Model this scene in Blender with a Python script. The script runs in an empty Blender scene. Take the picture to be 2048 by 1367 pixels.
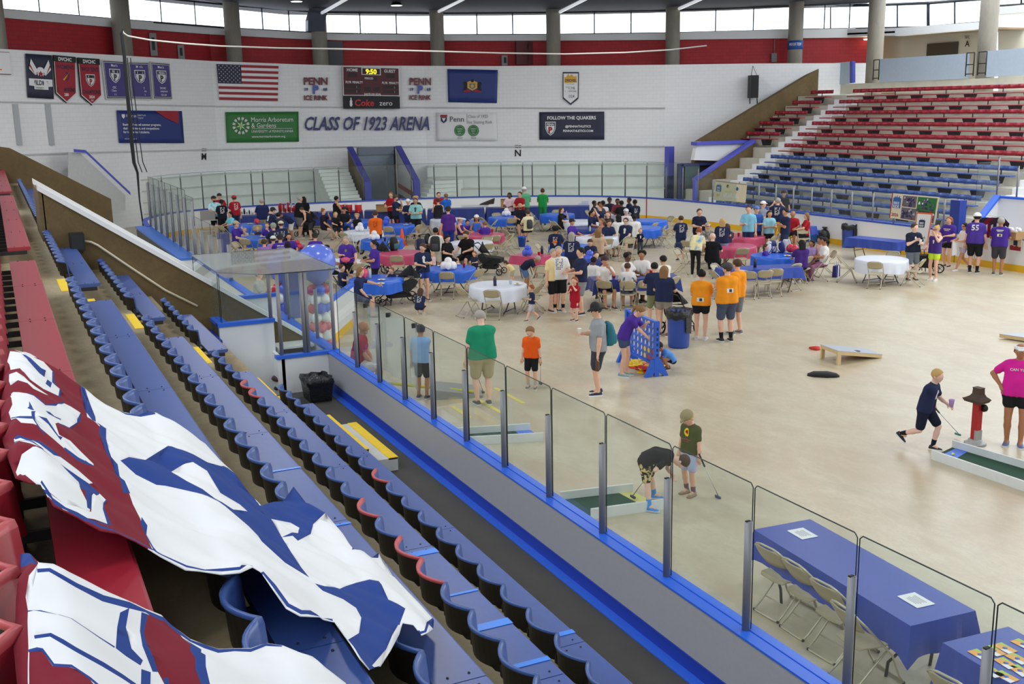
import bpy,bmesh,math,random
import numpy as np
from mathutils import Vector,Matrix
S=bpy.context.scene
COL=S.collection
PI=math.pi
random.seed(5)
rng=np.random.default_rng(5)
# ---------------------------------------------------------------- camera
CAM_H=5.47
FPX,YAW,PITCH,ROLL=2146.97,.44242927,.21531515,-.01955751
def _rot():
 cy,sy,cp,sp=math.cos(YAW),math.sin(YAW),math.cos(PITCH),math.sin(PITCH)
 fwd=np.array([cp*cy,-cp*sy,-sp]);right=np.array([-sy,-cy,0.]);up=np.cross(right,fwd)
 r=math.cos(ROLL)*right+math.sin(ROLL)*up
 u=-math.sin(ROLL)*right+math.cos(ROLL)*up
 return r,u,fwd
_r,_u,_f=_rot()
cd=bpy.data.cameras.new('camera');cam=bpy.data.objects.new('camera',cd);COL.objects.link(cam)
cd.sensor_width=36;cd.lens=FPX/2048*36;cd.clip_end=400;cd.clip_start=.05
m=Matrix.Identity(4)
for i in range(3):
 m[i][0],m[i][1],m[i][2]=_r[i],_u[i],-_f[i]
m[0][3],m[1][3],m[2][3]=0,0,CAM_H
cam.matrix_world=m
S.camera=cam
# ---------------------------------------------------------------- daylight and exposure
W=bpy.data.worlds.new('daylight');S.world=W;W.use_nodes=True
bg=W.node_tree.nodes['Background'];bg.inputs[0].default_value=(.86,.93,1,1);bg.inputs[1].default_value=2.9
S.view_settings.view_transform='Standard';S.view_settings.look='None'
S.view_settings.exposure=0.0;S.view_settings.gamma=1
S.view_settings.use_curve_mapping=False
def area_light(name,loc,sx,sy,power,rot=(0,0,0),col=(1,.97,.92)):
 l=bpy.data.lights.new(name,'AREA');l.shape='RECTANGLE';l.size=sx;l.size_y=sy
 l.energy=power;l.color=col
 o=bpy.data.objects.new(name,l);o.location=loc;o.rotation_euler=rot;COL.objects.link(o)
 return o
for lx in(6,19,32,45):
 for ly in(-7,-17.5,-28):
  area_light('arena_and_fill_lamp',(lx,ly,11.2),1.6,1.6,290)
for lx in(2,9,16,25):
 area_light('arena_and_fill_lamp',(lx,.5,10.8),1.0,1.0,50)  # fill lamps added to brighten the near stands and board panels
area_light('arena_and_fill_lamp',(22,-44,11.0),3,3,330)
area_light('arena_and_fill_lamp',(40,-48,11.0),3,3,330)
# ---------------------------------------------------------------- helpers
def ray(x,y):
 return _r*((x-1024)/FPX)-_u*((y-683.5)/FPX)+_f
def at(x,y,z=0.):
 d=ray(x,y);t=(z-CAM_H)/d[2];return Vector((d[0]*t,d[1]*t,z))
def atX(x,y,X):
 d=ray(x,y);t=X/d[0];return Vector((X,d[1]*t,CAM_H+d[2]*t))
def atY(x,y,Y):
 d=ray(x,y);t=Y/d[1];return Vector((d[0]*t,Y,CAM_H+d[2]*t))
def pix(p):
 v=np.array([p[0],p[1],p[2]-CAM_H]);d=v@_f
 return 1024+FPX*(v@_r)/d,683.5-FPX*(v@_u)/d
def on_poly(x,y,poly,off=0.):
 """where the ray through a pixel meets an upright wall that stands on a plan polyline; returns point, wall tangent"""
 d=ray(x,y);best=None
 for(a,b)in zip(poly[:-1],poly[1:]):
  e=(b[0]-a[0],b[1]-a[1]);det=d[0]*(-e[1])+e[0]*d[1]
  if abs(det)<1e-9:continue
  t=(a[0]*(-e[1])+e[0]*a[1])/det;s=(d[0]*a[1]-d[1]*a[0])/det
  if t>0 and-1e-6<=s<=1+1e-6 and(best is None or t<best[0]):best=(t,e)
 if best is None:
  a,b=(poly[0],poly[1])if x<1000 else(poly[-2],poly[-1])
  e=(b[0]-a[0],b[1]-a[1]);det=d[0]*(-e[1])+e[0]*d[1]
  best=((a[0]*(-e[1])+e[0]*a[1])/det,e)
 t,e=best;l=math.hypot(*e);tx,ty=e[0]/l,e[1]/l
 p=Vector((d[0]*t,d[1]*t,CAM_H+d[2]*t));n=Vector((ty,-tx,0))
 if n.dot(Vector((-p.x,-p.y,0)))<0:n=-n
 return p+n*off,Vector((tx,ty,0)),n
def lin(c):
 return tuple((v/255/12.92)if v/255<=.04045 else((v/255+.055)/1.055)**2.4 for v in c)
_M={}
def mat(name,rgb,rough=.6,spec=.5,metal=0.,var=.0,vscale=8.,emit=0.,trans=0.,bump=0.,alpha=1.,stretch=None,coat=0.):
 """flat-ish procedural material: base colour with a little noise variation"""
 if name in _M:return _M[name]
 m=bpy.data.materials.new(name);m.use_nodes=True;nt=m.node_tree;b=nt.nodes['Principled BSDF']
 c=(*lin(rgb),1);b.inputs['Base Color'].default_value=c;m.diffuse_color=c
 b.inputs['Roughness'].default_value=rough;b.inputs['Metallic'].default_value=metal
 b.inputs['Specular IOR Level'].default_value=spec
 if coat:b.inputs['Coat Weight'].default_value=coat
 if trans:b.inputs['Transmission Weight'].default_value=trans
 if alpha<1:b.inputs['Alpha'].default_value=alpha
 if emit:b.inputs['Emission Color'].default_value=c;b.inputs['Emission Strength'].default_value=emit
 if var or bump:
  tc=nt.nodes.new('ShaderNodeTexCoord');mp=nt.nodes.new('ShaderNodeMapping');nz=nt.nodes.new('ShaderNodeTexNoise')
  nt.links.new(tc.outputs['Object'],mp.inputs[0]);nt.links.new(mp.outputs[0],nz.inputs[0])
  if stretch:mp.inputs['Scale'].default_value=stretch
  nz.inputs['Scale'].default_value=vscale;nz.inputs['Detail'].default_value=6
  if var:
   r=nt.nodes.new('ShaderNodeMapRange');r.inputs[1].default_value=.3;r.inputs[2].default_value=.7
   r.inputs[3].default_value=1-var;r.inputs[4].default_value=1+var*.6
   mx=nt.nodes.new('ShaderNodeMix');mx.data_type='RGBA';mx.blend_type='MULTIPLY';mx.inputs[0].default_value=1
   mx.inputs[6].default_value=c
   nt.links.new(nz.outputs[0],r.inputs[0]);nt.links.new(r.outputs[0],mx.inputs[7]);nt.links.new(mx.outputs[2],b.inputs['Base Color'])
  if bump:
   bp=nt.nodes.new('ShaderNodeBump');bp.inputs['Strength'].default_value=bump;bp.inputs['Distance'].default_value=.02
   nt.links.new(nz.outputs[0],bp.inputs['Height']);nt.links.new(bp.outputs[0],b.inputs['Normal'])
 _M[name]=m
 return m
class MB:
 """collects shapes and links them as one mesh object"""
 def __init__(self):self.v=[];self.f=[];self.m=[];self.sm=[]
 def add(self,verts,faces,mi=0,smooth=False):
  o=len(self.v);self.v.extend([tuple(p)for p in verts])
  for f in faces:self.f.append(tuple(i+o for i in f));self.m.append(mi);self.sm.append(smooth)
  return self
 def box(self,lo,hi,mi=0,M=None):
  x0,y0,z0=lo;x1,y1,z1=hi
  v=[Vector(p)for p in((x0,y0,z0),(x1,y0,z0),(x1,y1,z0),(x0,y1,z0),(x0,y0,z1),(x1,y0,z1),(x1,y1,z1),(x0,y1,z1))]
  if M:v=[M@p for p in v]
  return self.add(v,[(0,3,2,1),(4,5,6,7),(0,1,5,4),(1,2,6,5),(2,3,7,6),(3,0,4,7)],mi)
 def hexa(self,v,mi=0):
  """8 corners: four below (counter-clockwise), four above"""
  return self.add(v,[(0,3,2,1),(4,5,6,7),(0,1,5,4),(1,2,6,5),(2,3,7,6),(3,0,4,7)],mi)
 def prism(self,pts,h,mi=0,M=None):
  """polygon of (x,y) raised by z range h=(z0,z1)"""
  n=len(pts);v=[Vector((p[0],p[1],h[0]))for p in pts]+[Vector((p[0],p[1],h[1]))for p in pts]
  if M:v=[M@p for p in v]
  f=[tuple(range(n-1,-1,-1)),tuple(range(n,2*n))]+[(i,(i+1)%n,n+(i+1)%n,n+i)for i in range(n)]
  return self.add(v,f,mi)
 def sheet(self,pts,t,n,mi=0):
  """flat polygon of 3-D points given thickness t along n"""
  n=Vector(n)*t;k=len(pts);v=[Vector(p)for p in pts]+[Vector(p)+n for p in pts]
  f=[tuple(range(k-1,-1,-1)),tuple(range(k,2*k))]+[(i,(i+1)%k,k+(i+1)%k,k+i)for i in range(k)]
  return self.add(v,f,mi)
 def tube(self,pts,r,seg=8,mi=0,closed=False,caps=True,smooth=True):
  pts=[Vector(p)for p in pts];n=len(pts);rs=r if hasattr(r,'__len__')else[r]*n
  V=[];F=[];up=None
  for i,p in enumerate(pts):
   if closed:d=pts[(i+1)%n]-pts[i-1]
   else:d=pts[min(i+1,n-1)]-pts[max(i-1,0)]
   if d.length<1e-9:d=Vector((0,0,1))
   d.normalize()
   if up is None:
    up=Vector((0,0,1))if abs(d.z)<.9 else Vector((1,0,0))
   a=d.cross(up);
   if a.length<1e-6:a=d.cross(Vector((1,0,0))if abs(d.x)<.9 else Vector((0,1,0)))
   a.normalize();b=a.cross(d).normalized();up=b
   V+=[p+(a*math.cos(2*PI*k/seg)+b*math.sin(2*PI*k/seg))*rs[i]for k in range(seg)]
  for i in range(n if closed else n-1):
   for k in range(seg):
    j=(i+1)%n;F.append((i*seg+k,i*seg+(k+1)%seg,j*seg+(k+1)%seg,j*seg+k))
  self.add(V,F,mi,smooth)
  if caps and not closed:
   o=len(self.v)-len(V);self.f.append(tuple(o+k for k in range(seg-1,-1,-1)));self.f.append(tuple(o+(n-1)*seg+k for k in range(seg)))
   self.m+=[mi]*2;self.sm+=[False]*2
  return self
 def lathe(self,prof,seg=16,mi=0,M=None,smooth=True,caps=True):
  V=[Vector((r*math.cos(2*PI*k/seg),r*math.sin(2*PI*k/seg),z))for(r,z)in prof for k in range(seg)]
  if M:V=[M@p for p in V]
  F=[(i*seg+k,i*seg+(k+1)%seg,(i+1)*seg+(k+1)%seg,(i+1)*seg+k)for i in range(len(prof)-1)for k in range(seg)]
  if caps:
   if prof[0][0]>1e-4:F.append(tuple(range(seg-1,-1,-1)))
   if prof[-1][0]>1e-4:F.append(tuple((len(prof)-1)*seg+k for k in range(seg)))
  return self.add(V,F,mi,smooth)
 def ball(self,c,r,seg=12,mi=0,M=None,sc=(1,1,1)):
  n=max(6,seg//2+2)
  T=Matrix.Translation(Vector(c))@Matrix.Diagonal((*[s*r for s in sc],1))
  if M:T=M@T
  return self.lathe([(math.sin(PI*i/n)+1e-5,-math.cos(PI*i/n))for i in range(n+1)],seg,mi,T,True,False)
 def loft(self,rings,mi=0,smooth=True,caps=True):
  k=len(rings[0]);V=[p for r in rings for p in r]
  F=[(i*k+j,i*k+(j+1)%k,(i+1)*k+(j+1)%k,(i+1)*k+j)for i in range(len(rings)-1)for j in range(k)]
  if caps:F+=[tuple(range(k-1,-1,-1)),tuple((len(rings)-1)*k+j for j in range(k))]
  return self.add(V,F,mi,smooth)
 def mesh(self,name,mats):
  me=bpy.data.meshes.new(name);me.from_pydata(self.v,[],self.f)
  for m_ in(mats if isinstance(mats,(list,tuple))else[mats]):me.materials.append(m_)
  if self.f:
   me.polygons.foreach_set('material_index',self.m);me.polygons.foreach_set('use_smooth',self.sm)
  me.update();return me
 def build(self,name,mats,parent=None):
  o=bpy.data.objects.new(name,self.mesh(name,mats));COL.objects.link(o)
  if parent is not None:o.parent=parent
  return o
def tag(o,label=None,cat=None,group=None,kind=None):
 if label:o['label']=label
 if cat:o['category']=cat
 if group:o['group']=group
 if kind:o['kind']=kind
 return o
def empty(name,loc=(0,0,0),rz=0.,label=None,cat=None,group=None):
 o=bpy.data.objects.new(name,None);COL.objects.link(o);o.location=loc;o.rotation_euler=(0,0,rz)
 o.empty_display_size=.1
 return tag(o,label,cat,group)
def struct(name,mb,mats):
 return tag(mb.build(name,mats),kind='structure')
KIDS={}
def kids(o):
 return[c for c in bpy.data.objects if c.parent==o]
def tree(o):
 """remember a finished thing so that it can be copied many times"""
 return(o,[(c,tree(c)[1])for c in kids(o)])
def dup(t,loc,rz=0.,label=None,group=None,sc=None):
 o,ch=t;r=o.copy();COL.objects.link(r);r.location=loc;r.rotation_euler=(0,0,rz)
 if sc:r.scale=sc
 if label:r['label']=label
 if group:r['group']=group
 def rec(chs,par):
  for c,cc in chs:
   n=c.copy();COL.objects.link(n);n.parent=par;rec(cc,n)
 rec(ch,r);return r
def arc(c,r,a0,a1,n,z=0.):
 return[Vector((c[0]+r*math.cos(a0+(a1-a0)*i/n),c[1]+r*math.sin(a0+(a1-a0)*i/n),z))for i in range(n+1)]
_TX={}
def text_geo(s,bold=0.,shear=0.,spacing=1.):
 """outline of a word as flat mesh data scaled to unit cap height"""
 k=(s,bold,shear,spacing)
 if k in _TX:return _TX[k]
 cu=bpy.data.curves.new('lettering','FONT');cu.body=s;cu.size=1;cu.offset=bold;cu.shear=shear;cu.space_character=spacing
 cu.resolution_u=2;cu.align_x='CENTER'
 ob=bpy.data.objects.new('lettering',cu);me=bpy.data.meshes.new_from_object(ob)
 v=np.array([(p.co.x,p.co.y)for p in me.vertices])if len(me.vertices)else np.zeros((0,2))
 f=[tuple(p.vertices)for p in me.polygons]
 bpy.data.objects.remove(ob);bpy.data.curves.remove(cu);bpy.data.meshes.remove(me)
 if len(v):
  v[:,0]-=(v[:,0].min()+v[:,0].max())/2;h=.73;v/=h
 _TX[k]=(v,f);return _TX[k]
 # a flat sign surface: P(u, v) gives the 3-D point, u to the right and v up, both 0..1
class Sign:
 def __init__(s,tl,tr,br,bl,n,asp=None):
  s.c=[Vector(p)for p in(tl,tr,br,bl)];s.n=Vector(n).normalized()
  s.w=((s.c[0]-s.c[1]).length+(s.c[3]-s.c[2]).length)/2;s.h=((s.c[0]-s.c[3]).length+(s.c[1]-s.c[2]).length)/2
  s.wave=None
 def P(s,u,v,off=0.):
  a=s.c[3].lerp(s.c[2],u);b=s.c[0].lerp(s.c[1],u);p=a.lerp(b,v)
  if s.wave:off=off+s.wave(u,v)
  return p+s.n*off
 def panel(s,mb,u0=0,v0=0,u1=1,v1=1,nu=1,nv=1,t=.02,mi=0,off=0.):
  V=[s.P(u0+(u1-u0)*i/nu,v0+(v1-v0)*j/nv,off+t)for j in range(nv+1)for i in range(nu+1)]
  V+=[s.P(u0+(u1-u0)*i/nu,v0+(v1-v0)*j/nv,off)for j in range(nv+1)for i in range(nu+1)]
  K=(nu+1)*(nv+1);F=[]
  for j in range(nv):
   for i in range(nu):
    a=j*(nu+1)+i;F.append((a,a+1,a+nu+2,a+nu+1));F.append((K+a,K+a+nu+1,K+a+nu+2,K+a+1))
  ed=[i for i in range(nu)]
  for i in range(nu):
   F.append((i,K+i,K+i+1,i+1));a=nv*(nu+1)+i;F.append((a,a+1,K+a+1,K+a))
  for j in range(nv):
   a=j*(nu+1);F.append((a,a+nu+1,K+a+nu+1,K+a));a+=nu;F.append((a,K+a,K+a+nu+1,a+nu+1))
  mb.add(V,F,mi,nu>1)
 def poly(s,mb,pts,mi=0,t=.008,off=.02):
  """polygon in (u, v)"""
  k=len(pts);V=[s.P(u,v,off+t)for u,v in pts]+[s.P(u,v,off)for u,v in pts]
  mb.add(V,[tuple(range(k))]+[(i,k+i,k+(i+1)%k,(i+1)%k)for i in range(k)],mi)
 def text(s,mb,txt,u,v,h,mi=0,bold=0.,shear=0.,spacing=1.,wmax=None,off=.028,depth=0.,align='c'):
  """a word centred on (u, v) with cap height h (fraction of the sign's height)"""
  g,f=text_geo(txt,bold,shear,spacing)
  if not len(g):return
  x=g[:,0]*h*s.h/s.w;y=g[:,1]*h
  wd=x.max()-x.min()
  if wmax and wd>wmax:x=x*wmax/wd;wd=wmax
  if align=='l':x=x+wd/2
  k=len(x);V=[s.P(u+a,v+b-h/2,off)for a,b in zip(x,y)]
  if depth:
   from collections import Counter
   V2=[s.P(u+a,v+b-h/2,off-depth)for a,b in zip(x,y)]
   ec=Counter();
   for p in f:
    for i in range(len(p)):ec[tuple(sorted((p[i],p[(i+1)%len(p)])))]+=1
   F=list(f)
   for p in f:
    for i in range(len(p)):
     a,b=p[i],p[(i+1)%len(p)]
     if ec[tuple(sorted((a,b)))]==1:F.append((a,k+a,k+b,b))
   mb.add(V+V2,F,mi)
  else:mb.add(V,f,mi)
 def disc(s,mb,u,v,r,mi=0,seg=20,off=.02,r_in=0.,t=.006):
  """round patch, r as a fraction of the height"""
  ru=r*s.h/s.w
  if r_in<=0:s.poly(mb,[(u+ru*math.cos(2*PI*i/seg),v+r*math.sin(2*PI*i/seg))for i in range(seg)],mi,t,off)
  else:
   k=r_in/r;V=[s.P(u+ru*q*math.cos(2*PI*i/seg),v+r*q*math.sin(2*PI*i/seg),off+t)for q in(1,k)for i in range(seg)]
   mb.add(V,[(i,(i+1)%seg,seg+(i+1)%seg,seg+i)for i in range(seg)],mi)
def wallsign(px,poly,off=.06):
 """sign on a plan-polyline wall from four pixels tl, tr, br, bl: the two lower ones share the wall's upright"""
 p=[on_poly(x,y,poly,off)for x,y in px]
 n=(p[0][2]+p[1][2]).normalized()
 q=[a[0].copy()for a in p]
 return Sign(q[0],q[1],q[2],q[3],n)
 # ---------------------------------------------------------------- materials of the setting
def brick_mat(name,rgb,mortar,rough=.6,bw=.4,bh=.2,msz=.008,var=.04):
 m=mat(name,rgb,rough);nt=m.node_tree;b=nt.nodes['Principled BSDF']
 uv=nt.nodes.new('ShaderNodeUVMap');br=nt.nodes.new('ShaderNodeTexBrick');nz=nt.nodes.new('ShaderNodeTexNoise')
 br.inputs['Color1'].default_value=(*lin(rgb),1);br.inputs['Color2'].default_value=(*[c*(1-var)for c in lin(rgb)],1)
 br.inputs['Mortar'].default_value=(*lin(mortar),1);br.inputs['Scale'].default_value=1
 br.inputs['Brick Width'].default_value=bw;br.inputs['Row Height'].default_value=bh;br.inputs['Mortar Size'].default_value=msz
 nt.links.new(uv.outputs[0],br.inputs[0]);nt.links.new(br.outputs[0],b.inputs['Base Color'])
 bp=nt.nodes.new('ShaderNodeBump');bp.inputs['Strength'].default_value=.25;bp.inputs['Distance'].default_value=.01
 nt.links.new(br.outputs['Fac'],bp.inputs['Height']);bp.invert=True;nt.links.new(bp.outputs[0],b.inputs['Normal'])
 return m
def stain_mat(name,c1,c2,c3,rough,scale,stretch=(1,1,1),bump=.1,spec=.5):
 """mottled concrete: three colours mixed by two noises"""
 m=mat(name,c1,rough,spec);nt=m.node_tree;b=nt.nodes['Principled BSDF'];L=nt.links.new
 tc=nt.nodes.new('ShaderNodeTexCoord');mp=nt.nodes.new('ShaderNodeMapping');mp.inputs['Scale'].default_value=stretch
 L(tc.outputs['Object'],mp.inputs[0])
 prev=None
 for k,(c,sc,lo,hi)in enumerate(((c2,scale,.42,.62),(c3,scale*.37,.5,.72),(c2,scale*7,.42,.68),(c1,scale*2.3,.5,.7),(c2,scale*22,.45,.7))):
  n=nt.nodes.new('ShaderNodeTexNoise');n.inputs['Scale'].default_value=sc;n.inputs['Detail'].default_value=8;n.inputs['Roughness'].default_value=.65
  n.inputs['Distortion'].default_value=.6
  L(mp.outputs[0],n.inputs[0])
  r=nt.nodes.new('ShaderNodeMapRange');r.inputs[1].default_value=lo;r.inputs[2].default_value=hi
  r.inputs[4].default_value=.75 if k<2 else .5
  L(n.outputs[0],r.inputs[0])
  mx=nt.nodes.new('ShaderNodeMix');mx.data_type='RGBA';L(r.outputs[0],mx.inputs[0])
  if prev is None:mx.inputs[6].default_value=(*lin(c1),1)
  else:L(prev,mx.inputs[6])
  mx.inputs[7].default_value=(*lin(c),1);prev=mx.outputs[2]
  if k==0 and bump:
   bp=nt.nodes.new('ShaderNodeBump');bp.inputs['Strength'].default_value=bump;bp.inputs['Distance'].default_value=.01
   L(n.outputs[0],bp.inputs['Height']);L(bp.outputs[0],b.inputs['Normal'])
 L(prev,b.inputs['Base Color'])
 return m
def glass_mat(name,tint=(228,241,236),refl=.04,op=.045):
 m=bpy.data.materials.new(name);m.use_nodes=True;nt=m.node_tree
 for n in list(nt.nodes):nt.nodes.remove(n)
 o=nt.nodes.new('ShaderNodeOutputMaterial');t=nt.nodes.new('ShaderNodeBsdfTransparent');g=nt.nodes.new('ShaderNodeBsdfGlossy')
 t.inputs[0].default_value=(*[c**.55 for c in lin(tint)],1);g.inputs['Roughness'].default_value=.02
 lw=nt.nodes.new('ShaderNodeLayerWeight');lw.inputs[0].default_value=.5
 pw=nt.nodes.new('ShaderNodeMath');pw.operation='POWER';pw.inputs[1].default_value=5;nt.links.new(lw.outputs['Facing'],pw.inputs[0])
 ml=nt.nodes.new('ShaderNodeMath');ml.operation='MULTIPLY_ADD';ml.inputs[1].default_value=.9;ml.inputs[2].default_value=refl;nt.links.new(pw.outputs[0],ml.inputs[0])
 mx=nt.nodes.new('ShaderNodeMixShader');nt.links.new(ml.outputs[0],mx.inputs[0])
 nt.links.new(t.outputs[0],mx.inputs[1]);nt.links.new(g.outputs[0],mx.inputs[2])
 df=nt.nodes.new('ShaderNodeBsdfDiffuse');df.inputs[0].default_value=(*lin((225,232,228)),1)
 m2=nt.nodes.new('ShaderNodeMixShader');m2.inputs[0].default_value=op
 nt.links.new(mx.outputs[0],m2.inputs[1]);nt.links.new(df.outputs[0],m2.inputs[2])
 nt.links.new(m2.outputs[0],o.inputs[0]);m.diffuse_color=(.8,.9,.9,.3)
 return m
RINK=stain_mat('rink_concrete',(206,197,172),(184,172,145),(194,164,134),.33,.8,(1,1.8,1),.08)
STAND=stain_mat('stand_concrete',(168,154,124),(146,131,100),(182,172,148),.75,1.2)
RAW=stain_mat('raw_wall_concrete',(112,92,58),(92,76,48),(132,112,76),.85,1.0)
COLC=stain_mat('column_concrete',(158,152,140),(140,134,122),(172,166,156),.8,.8,(3,3,.6))
WHITE_BLOCK=brick_mat('white_painted_block',(240,241,243),(228,230,233),var=.02)
RED_BLOCK=brick_mat('red_painted_block',(186,38,46),(150,28,36),var=.12)
WHITE=mat('white_paint',(236,237,238),.55)
TIER=mat('white_painted_tier',(226,230,226),.6,var=.05,vscale=1.5)
GREYWALL=mat('pale_grey_wall',(200,202,202),.7,var=.05)
BLUEGREY=mat('blue_grey_parapet',(176,190,206),.6,var=.04)
NAVYCEIL=mat('dark_ceiling',(44,48,64),.8)
BLUE_TRIM=mat('blue_trim',(50,108,228),.35)
PURPLE_TRIM=mat('violet_blue_trim',(84,90,196),.45)
DARKBLUE=mat('dark_blue_paint',(30,52,130),.45)
PAD_BLUE=mat('blue_pad',(38,62,150),.5)
RUBBER=mat('black_rubber_floor',(70,68,66),.7,var=.12,vscale=2.5)
GREY_PANEL=mat('grey_board_panel',(172,172,176),.5,var=.03,vscale=30)
BOARD=mat('white_board_plastic',(240,242,244),.3)
YELLOW=mat('yellow_nosing',(244,206,40),.6,var=.08)
KICK=mat('yellow_kickplate',(240,190,30),.45)
METAL=mat('galvanised_post',(142,142,146),.5,metal=.25)
ALU=mat('aluminium',(196,198,202),.3,metal=.85)
DARK=mat('black_plastic',(24,24,26),.5)
BLACK=mat('black_metal',(18,18,20),.45)
GLASS=glass_mat('rink_glass');CLEARGLASS=glass_mat('window_glass',(250,252,252),op=.0)
REDPAINT=mat('red_line_paint',(176,30,44),.4)
# ---------------------------------------------------------------- floor
b=MB().box((-12,-75,-.25),(75,12,0));struct('floor',b,RINK)
# ---------------------------------------------------------------- near stands (left): treads, risers, aisle steps
RISE,RUN,L0,Z0=.57,.838,.344,3.75
def rowL(i):return L0+RUN*i
def seatZ(i):return Z0-RISE*i
def treadZ(i):return Z0-.45-RISE*i
def edgeL(i):return .72+RUN*i
XWALL,XE=20.7,58.
b=MB()
for i in range(-4,5):
 x1=XE if i<1 else(44.if i==1 else XWALL)
 if i==4:x1=15.9
 b.box((-4,-edgeL(i),-.2 if i>2 else treadZ(i)-1.2),(x1,-edgeL(i-1)+.02,treadZ(i)))
struct('floor_near_stands',b,STAND)
b=MB().box((-4,-5.2,0),(19.2,-edgeL(3)+.01,.36));struct('floor_players_corridor',b,RUBBER)
STEPS=[]
for i in range(-1,5):
 STEPS.append((14.55,15.7,edgeL(i)-.11,edgeL(i),treadZ(i)))
b=MB()
for x0,x1,l0,l1,z in STEPS:b.box((x0,-l1-.004,z-.05),(x1,-l0,z+.006))
o=b.build('yellow_edge_stripe',YELLOW);tag(o,kind='structure');o.name='trim_1'
for k,i in enumerate(range(-1,4)):
 e=empty('aisle_step',(0,0,0));
 z=treadZ(i)-RISE/2;l0,l1=edgeL(i),edgeL(i)+.33
 MB().box((14.75,-l1,treadZ(i+1)),(15.55,-l0,z)).build('block',STAND,e)
 MB().box((14.74,-l1-.004,z-.03),(15.56,-l1+.11,z+.006)).build('nosing',YELLOW,e)
 tag(e,'concrete half step with yellow nosing in the aisle, %s'%('topmost one','second from the top','beside the red plank seats','in the middle of the blue rows','lowest before the players corridor')[k],'step','half steps in the near aisle')
for k,(px,py,z)in enumerate(((696,862,.74),(734,880,.55))):
 p=at(px,py,z);e=empty('aisle_step',(p.x,p.y,.36))
 MB().box((-1.0,-.14 if k else .0,0),(1.0,.2,z-.36)).build('block',GREYWALL,e)
 MB().box((-1.0,-.145 if k else-.005,z-.38),(1.0,.0 if k else .12,z-.35)).build('nosing',YELLOW,e)
 tag(e,('upper' if k==0 else 'lower')+' of the two yellow-nosed steps down to the black corridor floor','step','steps down to the corridor')
 # walls behind and beside the camera; the window band above them stays open to daylight
b=MB().box((-13.2,-60,0),(-13,7,9.2));struct('wall_behind',b,mat('pale_grey_wall',(200,202,202),.7,var=.05))
b=MB().box((-13,6.8,0),(46,7,9.2));struct('wall_near_side',b,mat('pale_grey_wall',(200,202,202),.7,var=.05))
# raked concrete parapets of the tunnel through the near stands
def rake(name,x0,x1,pts,m=RAW):
 """upright wall between X=x0 and x1; pts = outline in (y, z)"""
 n=len(pts);v=[(x0,y,z)for y,z in pts]+[(x1,y,z)for y,z in pts]
 b=MB().add(v,[tuple(range(n)),tuple(range(2*n-1,n-1,-1))]+[(i,n+i,n+(i+1)%n,(i+1)%n)for i in range(n)])
 return struct(name,b,m)
def rakez(y):return 4.17-(-.76-y)*.686
rake('wall_tunnel_near',20.7,20.95,[(-.72,0),(-.72,4.2),(-5.2,rakez(-5.2)),(-5.2,0)])
rake('wall_tunnel_far',22.75,23.0,[(-.76,0),(-.76,4.2),(-3.5,rakez(-3.5)),(-3.5,0)])
b=MB().box((20.7,-.74,0),(23,-.66,4.18));struct('wall_tunnel_end',b,RAW)
for nm,x0,x1,y1 in(('trim_2',20.66,21.0,-5.2),('trim_3',22.7,23.05,-3.5)):
 b=MB().hexa([(x0,-.66,4.2),(x0,y1,rakez(y1)-.03),(x1,y1,rakez(y1)-.03),(x1,-.66,4.2),(x0,-.66,4.3),(x0,y1,rakez(y1)+.06),(x1,y1,rakez(y1)+.06),(x1,-.66,4.3)])
 struct(nm,b,WHITE)
b=MB().hexa([(20.95,-.74,3.4),(20.95,-3.6,1.45),(22.75,-3.6,1.45),(22.75,-.74,3.4),(20.95,-.74,3.9),(20.95,-3.6,1.95),(22.75,-3.6,1.95),(22.75,-.74,3.9)])
struct('ceiling_tunnel',b,GREYWALL)
# second raked wall further off, and the pale triangular wall with violet trim behind it
pa=[atX(20,300,40),atX(222,398,40),atX(226,452,40)]
rake('wall_far_tunnel',40.,40.4,[(.6,0),(.6,atX(0,284,40).z),(pa[0].y,atX(26,296,40).z),(pa[1].y,pa[1].z),(pa[1].y,0)])
# ---------------------------------------------------------------- end wall
_wx=[(-260,49.),(0,52.),(120,54.),(240,56.5),(430,60.),(600,60.),(690,59.5),(850,58.5),(990,56.5),(1200,53.2),(1330,51.),(1500,48.8),(1760,45.8)]
def plan_pt(px,X):
 d=ray(px,214);return(X,d[1]/d[0]*X)
ENDW=[plan_pt(px,X)for px,X in _wx]
UPW=[plan_pt(px,X+4.5)for px,X in _wx]
def wall_strip(name,poly,ztop,zbot,m,t=.3,kind=True):
 """curved wall on a plan polyline; ztop/zbot: value or function of vertex index; thickness behind"""
 b=MB();n=len(poly);V=[];uv=[]
 ft=ztop if callable(ztop)else(lambda i:ztop);fb=zbot if callable(zbot)else(lambda i:zbot)
 s=0;
 for i,(x,y)in enumerate(poly):
  if i:s+=math.hypot(x-poly[i-1][0],y-poly[i-1][1])
  l=math.hypot(x,y);ox,oy=x/l*t,y/l*t
  V+=[(x,y,fb(i)),(x,y,ft(i)),(x+ox,y+oy,ft(i)),(x+ox,y+oy,fb(i))];uv+=[(s,fb(i)),(s,ft(i)),(s,ft(i)+t),(s,fb(i))]
 F=[]
 for i in range(n-1):
  a=4*i;F+=[(a,a+4,a+5,a+1),(a+1,a+5,a+6,a+2),(a+2,a+6,a+7,a+3)]
 b.add(V,F);o=b.build(name,m)
 ul=o.data.uv_layers.new(name='UVMap')
 for p in o.data.polygons:
  for li in p.loop_indices:ul.data[li].uv=uv[o.data.loops[li].vertex_index]
 return tag(o,kind='structure')if kind else o
def interp(tab,x):
 return float(np.interp(x,[t[0]for t in tab],[t[1]for t in tab]))
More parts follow.
